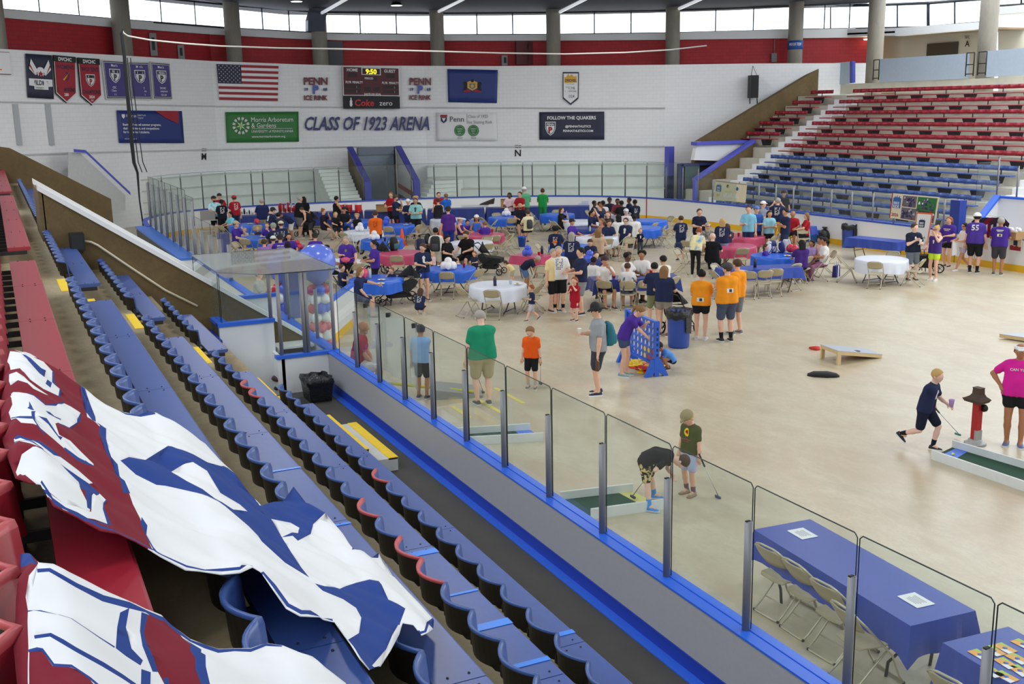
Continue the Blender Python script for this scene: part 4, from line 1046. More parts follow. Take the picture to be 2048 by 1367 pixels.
def m_mo(s,m):
 for k in range(12):
  a=2*PI*k/12;r0,r1=.17,.27
  for q in(-.1,.1):s.poly(m,[(.2+r0*math.cos(a+q*1.6)*s.h/s.w,.55+r0*math.sin(a+q*1.6)),(.2+r1*math.cos(a+q)*s.h/s.w,.55+r1*math.sin(a+q)),(.2+(r1+.02)*math.cos(a+q*2.3)*s.h/s.w,.55+(r1+.02)*math.sin(a+q*2.3)),(.2+(r0+.05)*math.cos(a+q*2.6)*s.h/s.w,.55+(r0+.05)*math.sin(a+q*2.6))],0)
 for k in range(6):
  a=PI*k/3+.3;s.poly(m,[(.2,.55),(.2+.08*math.cos(a-.35)*s.h/s.w,.55+.08*math.sin(a-.35)),(.2+.17*math.cos(a)*s.h/s.w,.55+.17*math.sin(a)),(.2+.08*math.cos(a+.35)*s.h/s.w,.55+.08*math.sin(a+.35))],8,.004,.024)
 s.text(m,'Morris Arboretum',.34,.75,.16,0,0,wmax=.58,align='l');s.text(m,'& Gardens',.34,.56,.16,0,0,wmax=.34,align='l')
 s.poly(m,[(.34,.455),(.91,.455),(.91,.445),(.34,.445)],0);s.text(m,'UNIVERSITY of PENNSYLVANIA',.34,.36,.085,0,0,wmax=.58,align='l');s.text(m,'www.morrisarboretum.org',.34,.19,.075,0,.01,wmax=.5,align='l')
banner([(450,224),(596,223),(597,283),(453,285)],7,'wall_banner','green rectangular banner with white floral ring emblem','banner',m_mo)
def m_pe(s,m):
 s.poly(m,[(.07,.92),(.185,.92),(.185,.84),(.07,.84)],2);s.poly(m,[(.075,.83),(.18,.83),(.175,.7),(.127,.62),(.08,.7)],1,.004,.018);s.poly(m,[(.095,.8),(.16,.8),(.127,.68)],0,.004,.024)
 s.text(m,'Penn',.345,.77,.2,1,.0,wmax=.28);s.poly(m,[(.51,.95),(.516,.95),(.516,.6),(.51,.6)],9);s.text(m,'Class of 1923',.53,.86,.11,9,0,wmax=.33,align='l');s.text(m,'Ice Skating Rink',.53,.66,.11,9,0,wmax=.4,align='l')
 for u in(.39,.615):
  s.disc(m,u,.36,.2,7,24,.018,.17);s.disc(m,u,.36,.155,7,24,.018);s.text(m,'GREEN',u,.42,.05,0,0,wmax=.1,off=.034);s.text(m,'BEST',u,.34,.05,0,0,wmax=.09,off=.034);s.text(m,'SEAL',u,.26,.04,0,0,wmax=.08,off=.034)
 s.text(m,'2023',.39,.1,.07,9);s.text(m,'2024',.615,.1,.07,9)
banner([(873,225),(993,224),(995,281),(873,281)],0,'wall_banner','white rectangular banner with two round green seals','banner',m_pe,wav=.05)
def m_qu(s,m):
 s.text(m,'FOLLOW THE QUAKERS',.5,.79,.12,0,.03,wmax=.9);shield(s,m,.175,.4,.16,.5,0,1,2,.02);s.text(m,'@PENNATHLETICS',.6,.48,.08,0,.03,wmax=.5);s.text(m,'PENNATHLETICS.COM',.6,.32,.08,0,.03,wmax=.6)
banner([(1079,224),(1209,223),(1209,279),(1079,279)],1,'wall_banner','navy rectangular banner reading FOLLOW THE QUAKERS, right of the white one','banner',m_qu)
# raised letters
def raised(lines,px,label,mats,cat='lettering'):
 s=wallsign(px,ENDW,.04);b=MB()
 for a in lines:s.text(b,*a[:5],bold=a[5],shear=a[6],spacing=1.,wmax=a[7],off=.07,depth=.06)
 o=b.build('wall_lettering',mats);tag(o,label,cat);return o
LNAVY=mat('letter_navy',(58,64,112),.4);LMAR=mat('letter_maroon',(112,42,54),.4);LBL=mat('letter_blue',(78,98,176),.4)
raised([('CLASS OF 1923 ARENA',.5,.5,.9,0,.02,.22,1.0)],[(610,231),(860,230.5),(859,261),(609,261)],'large slanted navy raised letters reading CLASS OF 1923 ARENA',[LNAVY])
for px,nm in(([(606,152),(656,152),(656,201),(607,201)],'left'),([(818,153),(863,153),(863,200),(818,200)],'right')):
 raised([('PENN',.5,.8,.3,1,.03,0,.96),('P',.5,.46,.34,2,.05,0,.3),('19',.12,.46,.13,0,.02,0,.18),('68',.88,.46,.13,0,.02,0,.18),('ICE RINK',.5,.12,.2,1,.03,0,.96)],px,'raised PENN ICE RINK lettering %s of the scoreboard'%nm,[LNAVY,LMAR,LBL])
def sec(l1,l2,px,py,label):
 s=wallsign([(px-12,py-14),(px+12,py-14),(px+12,py+10),(px-12,py+10)],ENDW,.01);b=MB()
 s.text(b,l1,.5,.86,.24,0,.015,wmax=.66);s.text(b,l2,.5,.32,.56,0,.02,wmax=.6);tag(b.build('section_lettering',LETBLK),label,'lettering')
sec('SEC','M',407,310,'black painted SEC M lettering low on the end wall');sec('SEC','N',1036,303,'black painted SEC N lettering low on the end wall')
# scoreboard
s=wallsign([(684,132.5),(797,136.5),(798.5,217),(686,217)],ENDW,.08);e=empty('scoreboard',s.P(.5,0),0,'dark maroon scoreboard with yellow digits 9:50 above a black drink sign','scoreboard')
def sub(b,nm,m):
 o=b.build(nm,m);o.parent=e;o.matrix_parent_inverse=Matrix.Translation(-e.location);return o
MAR=mat('scoreboard_maroon',(84,24,38),.5);LEDY=mat('led_digits',(255,214,30),.5,emit=1.6);DKM=mat('scoreboard_dark',(40,22,28),.5)
b=MB();s.panel(b,0,.31,1,1,t=.22);sub(b,'display_case',MAR)
b=MB();s.panel(b,0,0,1,.295,t=.24);sub(b,'lower_sign',SBLK)
b=MB()
for q in([(.0,1),(1,1),(1,.985),(0,.985)],[(0,.325),(1,.325),(1,.31),(0,.31)],[(0,1),(.012,1),(.012,.31),(0,.31)],[(.988,1),(1,1),(1,.31),(.988,.31)]):s.poly(b,q,0,.01,.22)
s.poly(b,[(.33,.98),(.67,.98),(.67,.81),(.33,.81)],0,.01,.225);s.poly(b,[(.345,.965),(.655,.965),(.655,.825),(.345,.825)],1,.01,.237)
for(u,v,w,h)in((.17,.8,.16,.1),(.84,.8,.16,.1),(.56,.72,.08,.08),(.17,.53,.28,.09),(.84,.53,.28,.09),(.17,.42,.28,.08),(.84,.42,.28,.08),(.43,.47,.11,.1),(.59,.47,.11,.1)):s.poly(b,[(u-w/2,v+h/2),(u+w/2,v+h/2),(u+w/2,v-h/2),(u-w/2,v-h/2)],1,.006,.222)
for t,u,v,h,w in(('HOME',.17,.92,.075,.19),('GUEST',.83,.92,.075,.2),('PERIOD',.46,.73,.05,.15),('PLYR',.1,.63,.055,.1),('PENALTY',.26,.63,.055,.18),('PLYR',.74,.63,.055,.1),('PENALTY',.9,.63,.055,.17),('SHOTS ON GOAL',.52,.35,.045,.3),(':',.24,.53,.06,.02),(':',.91,.53,.06,.02),(':',.24,.42,.06,.02),(':',.91,.42,.06,.02)):s.text(b,t,u,v,h,0,.02,wmax=w,off=.236)
s.text(b,'Coke',.37,.145,.16,2,.02,.1,wmax=.36,off=.26);s.text(b,'zero',.75,.14,.13,0,.0,0,wmax=.36,off=.26)
s.poly(b,[(.12,.05),(.15,.05),(.16,.1),(.155,.14),(.16,.17),(.145,.21),(.145,.26),(.125,.26),(.125,.21),(.11,.17),(.115,.14),(.11,.1)],0,.008,.245)
sub(b,'lettering',[SW,DKM,mat('sign_red',(206,40,44),.5)])
b=MB();s.text(b,'9:50',.5,.895,.115,0,.03,wmax=.26,off=.262);sub(b,'clock_digits',LEDY)
# loudspeaker on the right
p,t,n=on_poly(1503,172,ENDW,.5);ez=on_poly(1503,196,ENDW,.5)[0].z;ex=on_poly(1503,151,ENDW,.5)[0].z
e=empty('loudspeaker',(p.x,p.y,ez),math.atan2(-n.x,n.y),'tall black loudspeaker hanging on the white wall near the far stands','loudspeaker')
MB().prism([(-.26,-.28),(.26,-.28),(.2,.28),(-.2,.28)],(0,ex-ez)).build('cabinet',DARK,e);MB().prism([(-.2,.27),(.2,.27),(.2,.3),(-.2,.3)],(.06,ex-ez-.06)).build('grille',mat('speaker_grille',(40,40,42),.8),e)
MB().tube([(-.2,0,0),(-.2,.1,-.3)],.03,6).tube([(.2,0,0),(.2,.1,-.3)],.03,6).build('wall_bracket',DARK,e)
MB().tube([(-.15,0,ex-ez),(0,-.3,ex-ez+.5)],.015,4).tube([(.15,0,ex-ez),(0,-.3,ex-ez+.5)],.015,4).build('hanging_chain',DARK,e)
# net rope bundle and the white support cable
pts=[atX(x,y,47.5)for x,y in((246,58),(243,68),(249,115),(254,180),(259,230),(263,280),(268,325),(275,345),(279,400),(287,455))]
b=MB().tube(pts,[.04,.06,.07,.075,.08,.08,.07,.05,.03,.03],8)
for k in range(3):b.tube([p+Vector((.1,-.12*k-.05*i*.3*k,-.0))for i,p in enumerate(pts[2:8])],.02,5)
tag(b.build('net_rope',mat('black_netting',(34,36,40),.8)),'bundled black netting hanging in front of the end wall at left','netting')
pts=[atX(x,y,47.5-.0*i)for i,(x,y)in enumerate(((245,59),(247,66),(256,72),(300,80),(370,87),(440,92),(560,96),(690,98),(850,102),(1000,106),(1130,108),(1250,105),(1340,99.5),(1413,91)))]
b=MB().tube(pts,.035,6);tag(b.build('support_cable',mat('white_cable',(216,214,210),.5)),'long thin white cable curving across below the columns','cable')
# duct and stairs niche in the upper red wall
p=on_poly(626,60,UPW,1.4)[0];
def updx(px,py,off):return on_poly(px,py,UPW,off)[0]
b=MB();r=[]
for(px,py,w)in((640,-8,.55),(640,10,.55),(632,28,.5),(627,45,.5),(627,66,.5)):
 q=updx(px,py,1.2);r.append([q+Vector((.3,w,0)),q+Vector((-.3,w,0)),q+Vector((-.3,-w,0)),q+Vector((.3,-w,0))])
b.loft(r,0,False);tag(b.build('air_duct',mat('dark_duct_metal',(52,58,72),.4,metal=.4)),'dark ventilation duct dropping past the windows beside a column','duct')
a,c=updx(633,83,.3),updx(687,126,.3)
struct('wall_niche',MB().box((a.x-.2,c.y,a.z-2.4),(a.x+.1,a.y,a.z)),mat('grey_niche',(96,98,102),.7))
st=MB()
for k in range(3):st.box((a.x-.6-.25*k,c.y+.3,a.z-2.4-.3*k),(a.x,a.y-.3,a.z-2.0-.28*k))
struct('floor_niche_steps',st,mat('grey_niche_step',(130,132,134),.7))
for k,(x0,y0,x1,y1,lb)in enumerate(((1025,84,1086,128,'dark red double door in the red upper wall'),(1002,111,1017,131,'grey fire hose cabinet on the red upper wall beside the dark door'),(352,90,366,119,'grey fire cabinet on the red upper wall at left'),(295,66,312,112,'narrow grey panel in the red upper wall beside the left column'))):
 a,c=updx(x0,y0,.12),updx(x1,y1,.12)
 e=empty('wall_cabinet' if k else 'entrance_door',((a.x+c.x)/2,(a.y+c.y)/2,c.z),0,lb,'cabinet' if k else 'door')
 M_=mat('dark_red_door',(104,34,38),.5)if k==0 else mat('grey_cabinet',(150,150,150),.4)
 h=a.z-c.z;w=abs(a.y-c.y)
 MB().box((-.06,-w/2,0),(.1,w/2,h)).build('panel',M_,e)
 if k==0:MB().box((-.1,-.03,.9),(-.06,.03,1.2)).box((-.08,-.01,0),(-.06,.01,h)).build('handle',DARK,e)
 else:MB().box((-.09,-w*.2,h*.25),(-.06,w*.2,h*.8)).build('glass_front',DARK,e)
p=updx(1547,110,.1);e=empty('wall_phone',(p.x,p.y,p.z-.4),0,'small grey box on a pipe on the red upper wall at right','box')
MB().box((-.05,-.18,0),(.05,.18,.5)).build('housing',mat('grey_cabinet',(150,150,150),.4),e);MB().tube([(0,0,.5),(0,0,1.6),(0,-.9,1.6)],.03,5).build('conduit',mat('grey_cabinet',(150,150,150),.4),e)
p=up_pt(1590)*.985;q=on_poly(1590,92,UPW)[0].z;r=28/2*p.length/FPX+.02;
e=empty('column_sign',(p.x,p.y,q-.25),0,'blue REST ROOM sign band wrapped round a concrete column','sign')
MB().lathe([(r,0),(r,.5)],24).build('band',mat('sign_blue',(58,92,170),.5),e)
d=Vector((-p.x,-p.y,0)).normalized();tt=Vector((-d.y,d.x,0))if False else Vector((d.y,-d.x,0));sg=Sign(d*(r+.01)-tt*.0+tt*-.38+Vector((0,0,.42)),d*(r+.01)+tt*.38+Vector((0,0,.42)),d*(r+.01)+tt*.38+Vector((0,0,.1)),d*(r+.01)-tt*.38+Vector((0,0,.1)),d)
bb=MB();sg.wave=lambda u,v:-((u-.5)*.76)**2/(2*r)
sg.text(bb,'REST ROOM',.5,.6,.5,0,.02,wmax=.86,off=.03);bb.build('lettering',SW,e)
# ---------------------------------------------------------------- people: one smooth surface grown round a posed skeleton
def V3(*a):return np.array(a,float)
def nrm(v):
 n=np.linalg.norm(v);return v/n if n>1e-9 else v
class Field:
 def __init__(s,lo,hi,h):
  s.o=np.array(lo,float);s.h=h;s.n=np.maximum(4,np.ceil((np.array(hi)-s.o)/h).astype(int)+1);s.F=np.full(s.n,.3)
 def cap(s,a,b,ra,rb,k=.03):
  m=max(ra,rb)+k+2.5*s.h;lo=np.floor((np.minimum(a,b)-m-s.o)/s.h).astype(int);hi=np.ceil((np.maximum(a,b)+m-s.o)/s.h).astype(int)+1
  lo=np.clip(lo,0,s.n);hi=np.clip(hi,0,s.n)
  if(hi<=lo).any():return
  g=[s.o[i]+s.h*np.arange(lo[i],hi[i])for i in range(3)]
  X,Y,Z=np.meshgrid(*g,indexing='ij',sparse=True)
  ab=b-a;L=ab@ab+1e-12
  t=np.clip(((X-a[0])*ab[0]+(Y-a[1])*ab[1]+(Z-a[2])*ab[2])/L,0,1)
  d=np.sqrt((X-a[0]-t*ab[0])**2+(Y-a[1]-t*ab[1])**2+(Z-a[2]-t*ab[2])**2)-(ra+(rb-ra)*t)
  sl=tuple(slice(lo[i],hi[i])for i in range(3));f=s.F[sl]
  q=np.maximum(k-np.abs(f-d),0)/k;s.F[sl]=np.minimum(f,d)-q*q*k*.25
 def cut(s,p,n):
  """remove what lies on the side n points to"""
  g=[s.o[i]+s.h*np.arange(s.n[i])for i in range(3)];X,Y,Z=np.meshgrid(*g,indexing='ij',sparse=True)
  s.F=np.maximum(s.F,(X-p[0])*n[0]+(Y-p[1])*n[1]+(Z-p[2])*n[2])
 def mesh(s):
  F=s.F;ins=F<0;n=s.n
  c=ins[:-1,:-1,:-1].astype(np.int8)
  tot=np.zeros(n-1,np.int8)
  for i in(0,1):
   for j in(0,1):
    for k in(0,1):tot+=ins[i:n[0]-1+i,j:n[1]-1+j,k:n[2]-1+k]
  act=(tot>0)&(tot<8);idx=np.full(n-1,-1,int);ii=np.argwhere(act)
  if not len(ii):return np.zeros((0,3)),[]
  idx[act]=np.arange(len(ii));P=np.zeros((len(ii),3));W=np.zeros(len(ii))
  for ax in range(3):
   u,v=[q for q in range(3)if q!=ax]
   for du in(0,1):
    for dv in(0,1):
     o0=np.zeros(3,int);o0[u]=du;o0[v]=dv;o1=o0.copy();o1[ax]=1
     A=F[tuple((ii+o0).T)];B=F[tuple((ii+o1).T)];m=(A<0)!=(B<0);t=np.where(m,A/(A-B+1e-12),0)
     p=ii+o0.astype(float);p[:,ax]+=t;P+=p*m[:,None];W+=m
  P=P/W[:,None]*s.h+s.o;faces=[]
  for ax in range(3):
   u,v=(ax+1)%3,(ax+2)%3
   sl0=[slice(1,n[i]-1)for i in range(3)];sl0[ax]=slice(0,n[ax]-1);sl1=list(sl0);sl1[ax]=slice(1,n[ax])
   a,b=ins[tuple(sl0)],ins[tuple(sl1)];base=np.array([0 if i==ax else 1 for i in range(3)])
   for flag,fl in((a&~b,False),(~a&b,True)):
    q=np.argwhere(flag)+base
    if not len(q):continue
    def at_(du,dv):
     r=q.copy();r[:,u]-=du;r[:,v]-=dv;return idx[tuple(r.T)]
    Q=np.stack([at_(1,1),at_(0,1),at_(0,0),at_(1,0)],1)
    if fl:Q=Q[:,::-1]
    faces+=[tuple(r)for r in Q.tolist()if min(r)>=0]
  return P,faces
def sdf(P,prims,cuts=()):
 d=np.full(len(P),9.)
 for a,b,ra,rb,k in prims:
  ab=b-a;t=np.clip(((P-a)@ab)/(ab@ab+1e-12),0,1);e=np.linalg.norm(P-a-t[:,None]*ab,axis=1)-(ra+(rb-ra)*t)
  q=np.maximum(k-np.abs(d-e),0)/k;d=np.minimum(d,e)-q*q*k*.25
 for p,n in cuts:d=np.maximum(d,(P-p)@n)
 return d
def grow(prims,h,cuts=()):
 lo=np.min([np.minimum(a,b)-max(ra,rb)for a,b,ra,rb,k in prims],0)-2.5*h;hi=np.max([np.maximum(a,b)+max(ra,rb)for a,b,ra,rb,k in prims],0)+2.5*h
 f=Field(lo,hi,h)
 for p in prims:f.cap(*p)
 for c in cuts:f.cut(*c)
 return f.mesh()
def ik(a,c,l1,l2,hint):
 """middle joint of a two-bone limb from a to c"""
 d=c-a;L=np.linalg.norm(d);mx=(l1+l2)*.999
 if L>mx:c=a+d/L*mx;d=c-a;L=mx
 if L<abs(l1-l2)+.02:L=abs(l1-l2)+.02
 x=(l1*l1-l2*l2+L*L)/(2*L);y=math.sqrt(max(l1*l1-x*x,0));u=nrm(d);w=hint-(hint@u)*u
 return a+u*x+nrm(w)*y,c
def hand_geo(mb,w,d,side,up,s,curl=.5,mi=0):
 """palm, four unequal bent fingers and a thumb beyond the wrist w along direction d"""
 d=nrm(d);l=nrm(np.cross(up,d));n=nrm(np.cross(d,l));sd=side
 def P(x,y,z):return tuple(w+s*(d*x+l*y+n*z))
 mb.loft([[P(x,-hw,-t),P(x,0,-t*1.25),P(x,hw,-t),P(x,hw,t),P(x,0,t*1.2),P(x,-hw,t)]for x,hw,t in((-.02,.026,.022),(.02,.034,.018),(.06,.042,.015),(.092,.04,.012))],mi)
 for k,(y,L)in enumerate(((-.031,.066),(-.0105,.078),(.0105,.072),(.031,.056))):
  a=curl*(.5+.12*k);x0,z0=.085,0.;pts=[P(x0,y,z0)]
  for j in range(3):
   ang=a*(j+.6)*1.05;x0+=L*(.42,.32,.26)[j]*math.cos(ang);z0-=L*(.42,.32,.26)[j]*math.sin(ang);pts.append(P(x0,y*(1+.08*j),z0))
  mb.tube(pts,[.0095*s,.009*s,.008*s,.006*s],5,mi)
 mb.tube([P(.015,-sd*.03,-.002),P(.045,-sd*.055,-.014),P(.072,-sd*.062,-.026),P(.09,-sd*.058,-.036)],[.014*s,.012*s,.0105*s,.007*s],5,mi)
SKINS={'l':(226,178,152),'m':(206,152,120),'t':(176,122,88),'d':(108,72,52),'p':(232,190,170)}
HAIRC={'br':(78,56,40),'bk':(28,24,24),'bl':(196,160,104),'gy':(166,160,152),'rd':(150,82,44),'lb':(136,100,66)}
EYEW=mat('eye_white',(236,232,226),.3);EYED=mat('eye_iris',(52,40,34),.3);LIP=mat('lips',(172,92,88),.5)
def cloth(c,n='cloth'):return mat('%s_%d_%d_%d'%(n,*c),c,.85,.2,var=.06,vscale=9)
HANDS={'fwd':(.34,.13,.22),'low':(.30,.16,.06),'hip':(.04,.26,.12),'cross':(.21,-.07,.30),'mouth':(.24,.05,.56),'up':(.30,.2,.62),'reach':(.55,.14,.42),'table':(.40,.17,.22),'back':(-.16,.1,.1),'lap':(.30,.1,.06),'out':(.2,.45,.4),'chest':(.24,.06,.36),'down':None,'hold':(.3,.08,.26),'phone':(.26,.1,.6),'side':(.1,.3,.1)}
def person(label,loc,deg,H=1.72,pose='stand',arms=('down','down'),skin='l',top=(36,44,78),bot=(40,42,52),bottom='shorts',sleeve='short',hair='br',hs='short',hat=None,hatc=(30,30,34),shoes=(60,60,64),sole=(220,220,218),socks=None,build=1.,lean=0.,look=0.,nod=0.,beard=False,prints=(),group=None,h=None,glasses=False,skirt=False,hem=None,feet=None,twist=0.,roll=0.):
 s=H/1.75;kid=min(1,max(0,(1.52-H)/.45));dist=math.hypot(loc[0],loc[1])
 h=h or(.015 if dist<17 else .0185 if dist<27 else .024)
 h=min(h,.02*s+.003)
 lz=1-.06*kid
 hip0=.90*lz;TH,SHN=.42*lz,.41*lz
 u=V3(loc[0],loc[1])/dist;rt=V3(u[1],-u[0]);a=math.radians(deg);fd=-u*math.cos(a)+rt*math.sin(a);rz=math.atan2(fd[1],fd[0])
 # pelvis and feet
 seatz=.47/s
 if pose=='sit':pel=V3(0,0,seatz+.085);ft=[V3(.42,.12,.07),V3(.42,-.12,.07)]
 elif pose=='sitfloor':pel=V3(0,0,.13);ft=[V3(.5,.16,.06),V3(.48,-.16,.06)]
 elif pose=='crouch':pel=V3(-.05,0,.30);ft=[V3(.12,.13,.08),V3(.06,-.13,.08)]
 elif pose=='kneel':pel=V3(-.1,0,.33);ft=[V3(.2,.13,.08),V3(-.36,-.12,.1)]
 elif pose=='walk':pel=V3(.02,0,hip0-.03);ft=[V3(.30,.09,.08),V3(-.32,-.09,.16)]
 elif pose=='run':pel=V3(.0,0,hip0-.07);ft=[V3(.16,.07,.08),V3(-.42,-.08,.26)]
 elif pose=='lunge':pel=V3(-.06,0,hip0-.13);ft=[V3(.24,.18,.08),V3(-.3,-.2,.08)]
 elif pose=='bend':pel=V3(-.12,0,hip0-.02);ft=[V3(.04,.12,.08),V3(-.06,-.12,.08)]
 else:pel=V3(0,0,hip0);ft=[V3(.02,.105,.08),V3(-.02,-.105,.08)]
 if feet:ft=[V3(*feet[0]),V3(*feet[1])]
 ld=math.radians(lean);fx,ux=V3(math.cos(ld*.6),0,-math.sin(ld*.6)),V3(math.sin(ld*.6),0,math.cos(ld*.6))
 cf,cu=V3(math.cos(ld),0,-math.sin(ld)),V3(math.sin(ld),0,math.cos(ld))
 lf=V3(0,1,0)
 if roll:
  rr=math.radians(roll);cu2=cu*math.cos(rr)+lf*math.sin(rr);lf=nrm(lf*math.cos(rr)-cu*math.sin(rr));cu=cu2
 if twist:
  tw=math.radians(twist);cf,lf=cf*math.cos(tw)+lf*math.sin(tw),lf*math.cos(tw)-cf*math.sin(tw)
 tl=.53-.06*kid
 mid=pel+ux*.22;chest=mid+cu*(tl-.22-.1);sh=mid+cu*(tl-.22);neck=sh+cu*.05
 hk=1+.32*kid
 nd=math.radians(nod);lk=math.radians(look)
 hu=cu*math.cos(nd)*.7+V3(0,0,.3)+cf*math.sin(nd);hu=nrm(hu);hf=nrm(cf*math.cos(nd)-cu*math.sin(nd));hf=nrm(hf-(hf@hu)*hu);hl=np.cross(hu,hf)
 hf,hl=hf*math.cos(lk)+hl*math.sin(lk),hl*math.cos(lk)-hf*math.sin(lk)
 hc=neck+hu*(.125*hk**.5+.02)+cf*.02
 B=build;prims=[];leg=[];arm=[]
 bw=.075+.02*(B-1);br_=.108*B**.9*(1-.05*kid)
 tor=[]
 for q in(-1,1):
  tor+=[(pel+lf*q*.078*B+ux*.0,mid+lf*q*bw,.108*B,br_*.98,.05),(mid+lf*q*bw,chest+lf*q*.09,br_*.98,.112*B**.5,.05)]
 if B>1.1:tor.append((pel+ux*.1+fx*.05*(B-1)*3,mid+fx*.06*(B-1)*3,.12*B,.115*B,.06))
 shd=[(sh-cu*.045+lf*.15,sh-cu*.045-lf*.15,.066,.066,.05),(chest+cu*.02,neck,.085,.05,.05)]
 for i,q in enumerate((1,-1)):
  hp=pel+lf*q*.085*B;kn,an=ik(hp,ft[i],TH,SHN,V3(1,q*.18,.05)if pose!='sitfloor' else V3(.3,q*.6,1));leg.append((hp,kn,an))
  sj=sh-cu*.05+lf*q*(.185-.015*kid)*min(B,1.15)**.4;tg=arms[i]
  UA,FA=.29-.03*kid,.255-.03*kid
  if tg=='down':w=sj+V3(.05,q*.075*B,-.535+.05*kid)
  elif isinstance(tg,str):t=HANDS[tg];w=pel+cf*t[0]+lf*q*t[1]+cu*t[2]
  elif len(tg)==4:w=V3(*tg[:3])
  else:w=pel+cf*tg[0]+lf*tg[1]+cu*tg[2]
  hint=V3(-.6,q*.7,-.5)if tg not in('hip','out','side')else V3(-.7,q*1.,0)
  if tg in('cross','mouth','phone','up','chest'):hint=V3(-.1,q*.6,-.8)
  el,w=ik(sj,w,UA,FA,hint);arm.append((sj,el,w))
 head=[(hc+hu*.025*hk-hf*.012*hk,hc+hu*.02*hk+hf*.008*hk,.095*hk,.093*hk,.03),(hc-hu*.045*hk+hf*.03*hk,hc-hu*.072*hk+hf*.048*hk,.062*hk,.042*hk,.05),(hc+hf*.092*hk+hu*.002*hk,hc+hf*.108*hk-hu*.028*hk,.009*hk,.014*hk,.018)]
 for q in(-1,1):head.append((hc+hl*q*.094*hk-hu*.01*hk-hf*.012*hk,hc+hl*q*.098*hk-hu*.035*hk-hf*.012*hk,.02*hk,.013*hk,.012))
 prims=tor+shd+[(neck-cu*.03,hc-hu*.05*hk-hf*.01,.055,.052*hk**.6,.03)]+head
 af=(1-.15*kid)*B**.5
 for i in(0,1):
  hp,kn,an=leg[i];prims+=[(hp,kn,.088*B**.7,.054*B**.5,.03),(kn,kn+(an-kn)*.35,.053*B**.4,.055*B**.4,.02),(kn+(an-kn)*.35,an,.055*B**.4,.036,.02),(an,an+V3(.09,0,-.035),.038,.03,.02)]
  sj,el,w=arm[i];prims+=[(sj,el,.05*af,.039*af,.025),(el,el+(w-el)*.3,.039*af,.04*af,.02),(el+(w-el)*.3,w,.04*af,.027*af,.02)]
 S_=lambda pr:[(a_*s,b_*s,ra*s,rb*s,k*s)for a_,b_,ra,rb,k in pr]
 mb=MB();P,F=grow(S_(prims),h);mb.add(P.tolist(),F,0,True)
 for i,q in enumerate((1,-1)):
  sj,el,w=arm[i];hand_geo(mb,w*s,(w-el),q,nrm(np.cross(w-el,lf*q)if abs(nrm(w-el)@lf)<.9 else cu)*q*(1 if True else 1),s*(1-.12*kid),.75 if arms[i]not in('down','hip')else .45)
 for q in(-1,1):
  e0=(hc+hf*.088*hk+hl*q*.036*hk+hu*.008*hk)*s;mb.ball(tuple(e0),.013*hk*s,6,1);mb.ball(tuple(e0+hf*.008*hk*s),.0075*hk*s,6,2)
 mo=(hc+hf*.092*hk-hu*.055*hk)*s;mb.tube([tuple(mo-hl*.022*hk*s-hf*.006*s),tuple(mo),tuple(mo+hl*.022*hk*s-hf*.006*s)],[.003*s,.006*hk*s,.003*s],5,3)
 skm=mat('skin_'+skin,SKINS[skin],.55,.35)
 root=mb.build('person',[skm,EYEW,EYED,LIP]);root.location=loc;root.rotation_euler=(0,0,rz);tag(root,label,'person',group)
 def part(nm,pr,m,cuts=(),hh=None):
  P,F=grow(S_(pr),hh or h,[(p*s,n)for p,n in cuts])
  if not len(P):return
  b=MB().add(P.tolist(),F,0,True);o=b.build(nm,m,root);return o
  # hair
 if hs!='bald':
  hm=mat('hair_'+hair,HAIRC[hair],.7,.3);hp_=[(hc+hu*.032*hk-hf*.014*hk,hc+hu*.026*hk+hf*.002*hk,.104*hk,.104*hk,.02)]
  cuts=[(hc+hf*.045*hk+hu*.03*hk,nrm(hf*.9-hu*.62)),(hc-hu*.045*hk,-hu)]
  if hat:cuts.append((hc+hu*.05*hk,hu))
  if hs in('long','pony','bun','mid','braid','curly'):
   if hs in('long','mid'):
    L=.30 if hs=='long' else .17
    for q in(-.055,0,.055):hp_.append((hc-hf*.05*hk+hl*q,hc-hu*L-hf*.085+hl*q*1.25,.06*hk,.035,.03))
    cuts[1]=(hc-hu*(L+.04),-hu)
   if hs=='pony':hp_+=[(hc+hu*.05*hk-hf*.1*hk,hc-hu*.02*hk-hf*.15*hk,.035,.035,.02),(hc-hu*.02*hk-hf*.15*hk,hc-hu*.2-hf*.11,.036,.014,.02)];cuts[1]=(hc-hu*.25,-hu)
   if hs=='braid':
    for q in(-1,1):hp_.append((hc-hf*.04+hl*q*.09-hu*.03,hc-hu*.28+hl*q*.1,.034,.02,.02))
    cuts[1]=(hc-hu*.3,-hu)
   if hs=='bun':hp_.append((hc+hu*.1*hk-hf*.06*hk,hc+hu*.12*hk-hf*.06*hk,.048,.045,.02))
   if hs=='curly':hp_+=[(hc+hu*.06*hk+hl*q*.05-hf*.02,hc+hu*.07*hk+hl*q*.05+hf*.02,.085*hk,.08*hk,.02)for q in(-1,1)]
  part('hair',hp_,hm,cuts,min(h,.016))
 if beard:part('beard',[(hc-hu*.055*hk+hf*.035,hc-hu*.085*hk+hf*.05,.064,.05,.04)],mat('hair_'+hair,HAIRC[hair],.7,.3),[(hc-hu*.045*hk+hf*.05,nrm(hu-hf*.25)),(hc+hf*.0,-hf)],min(h,.014))
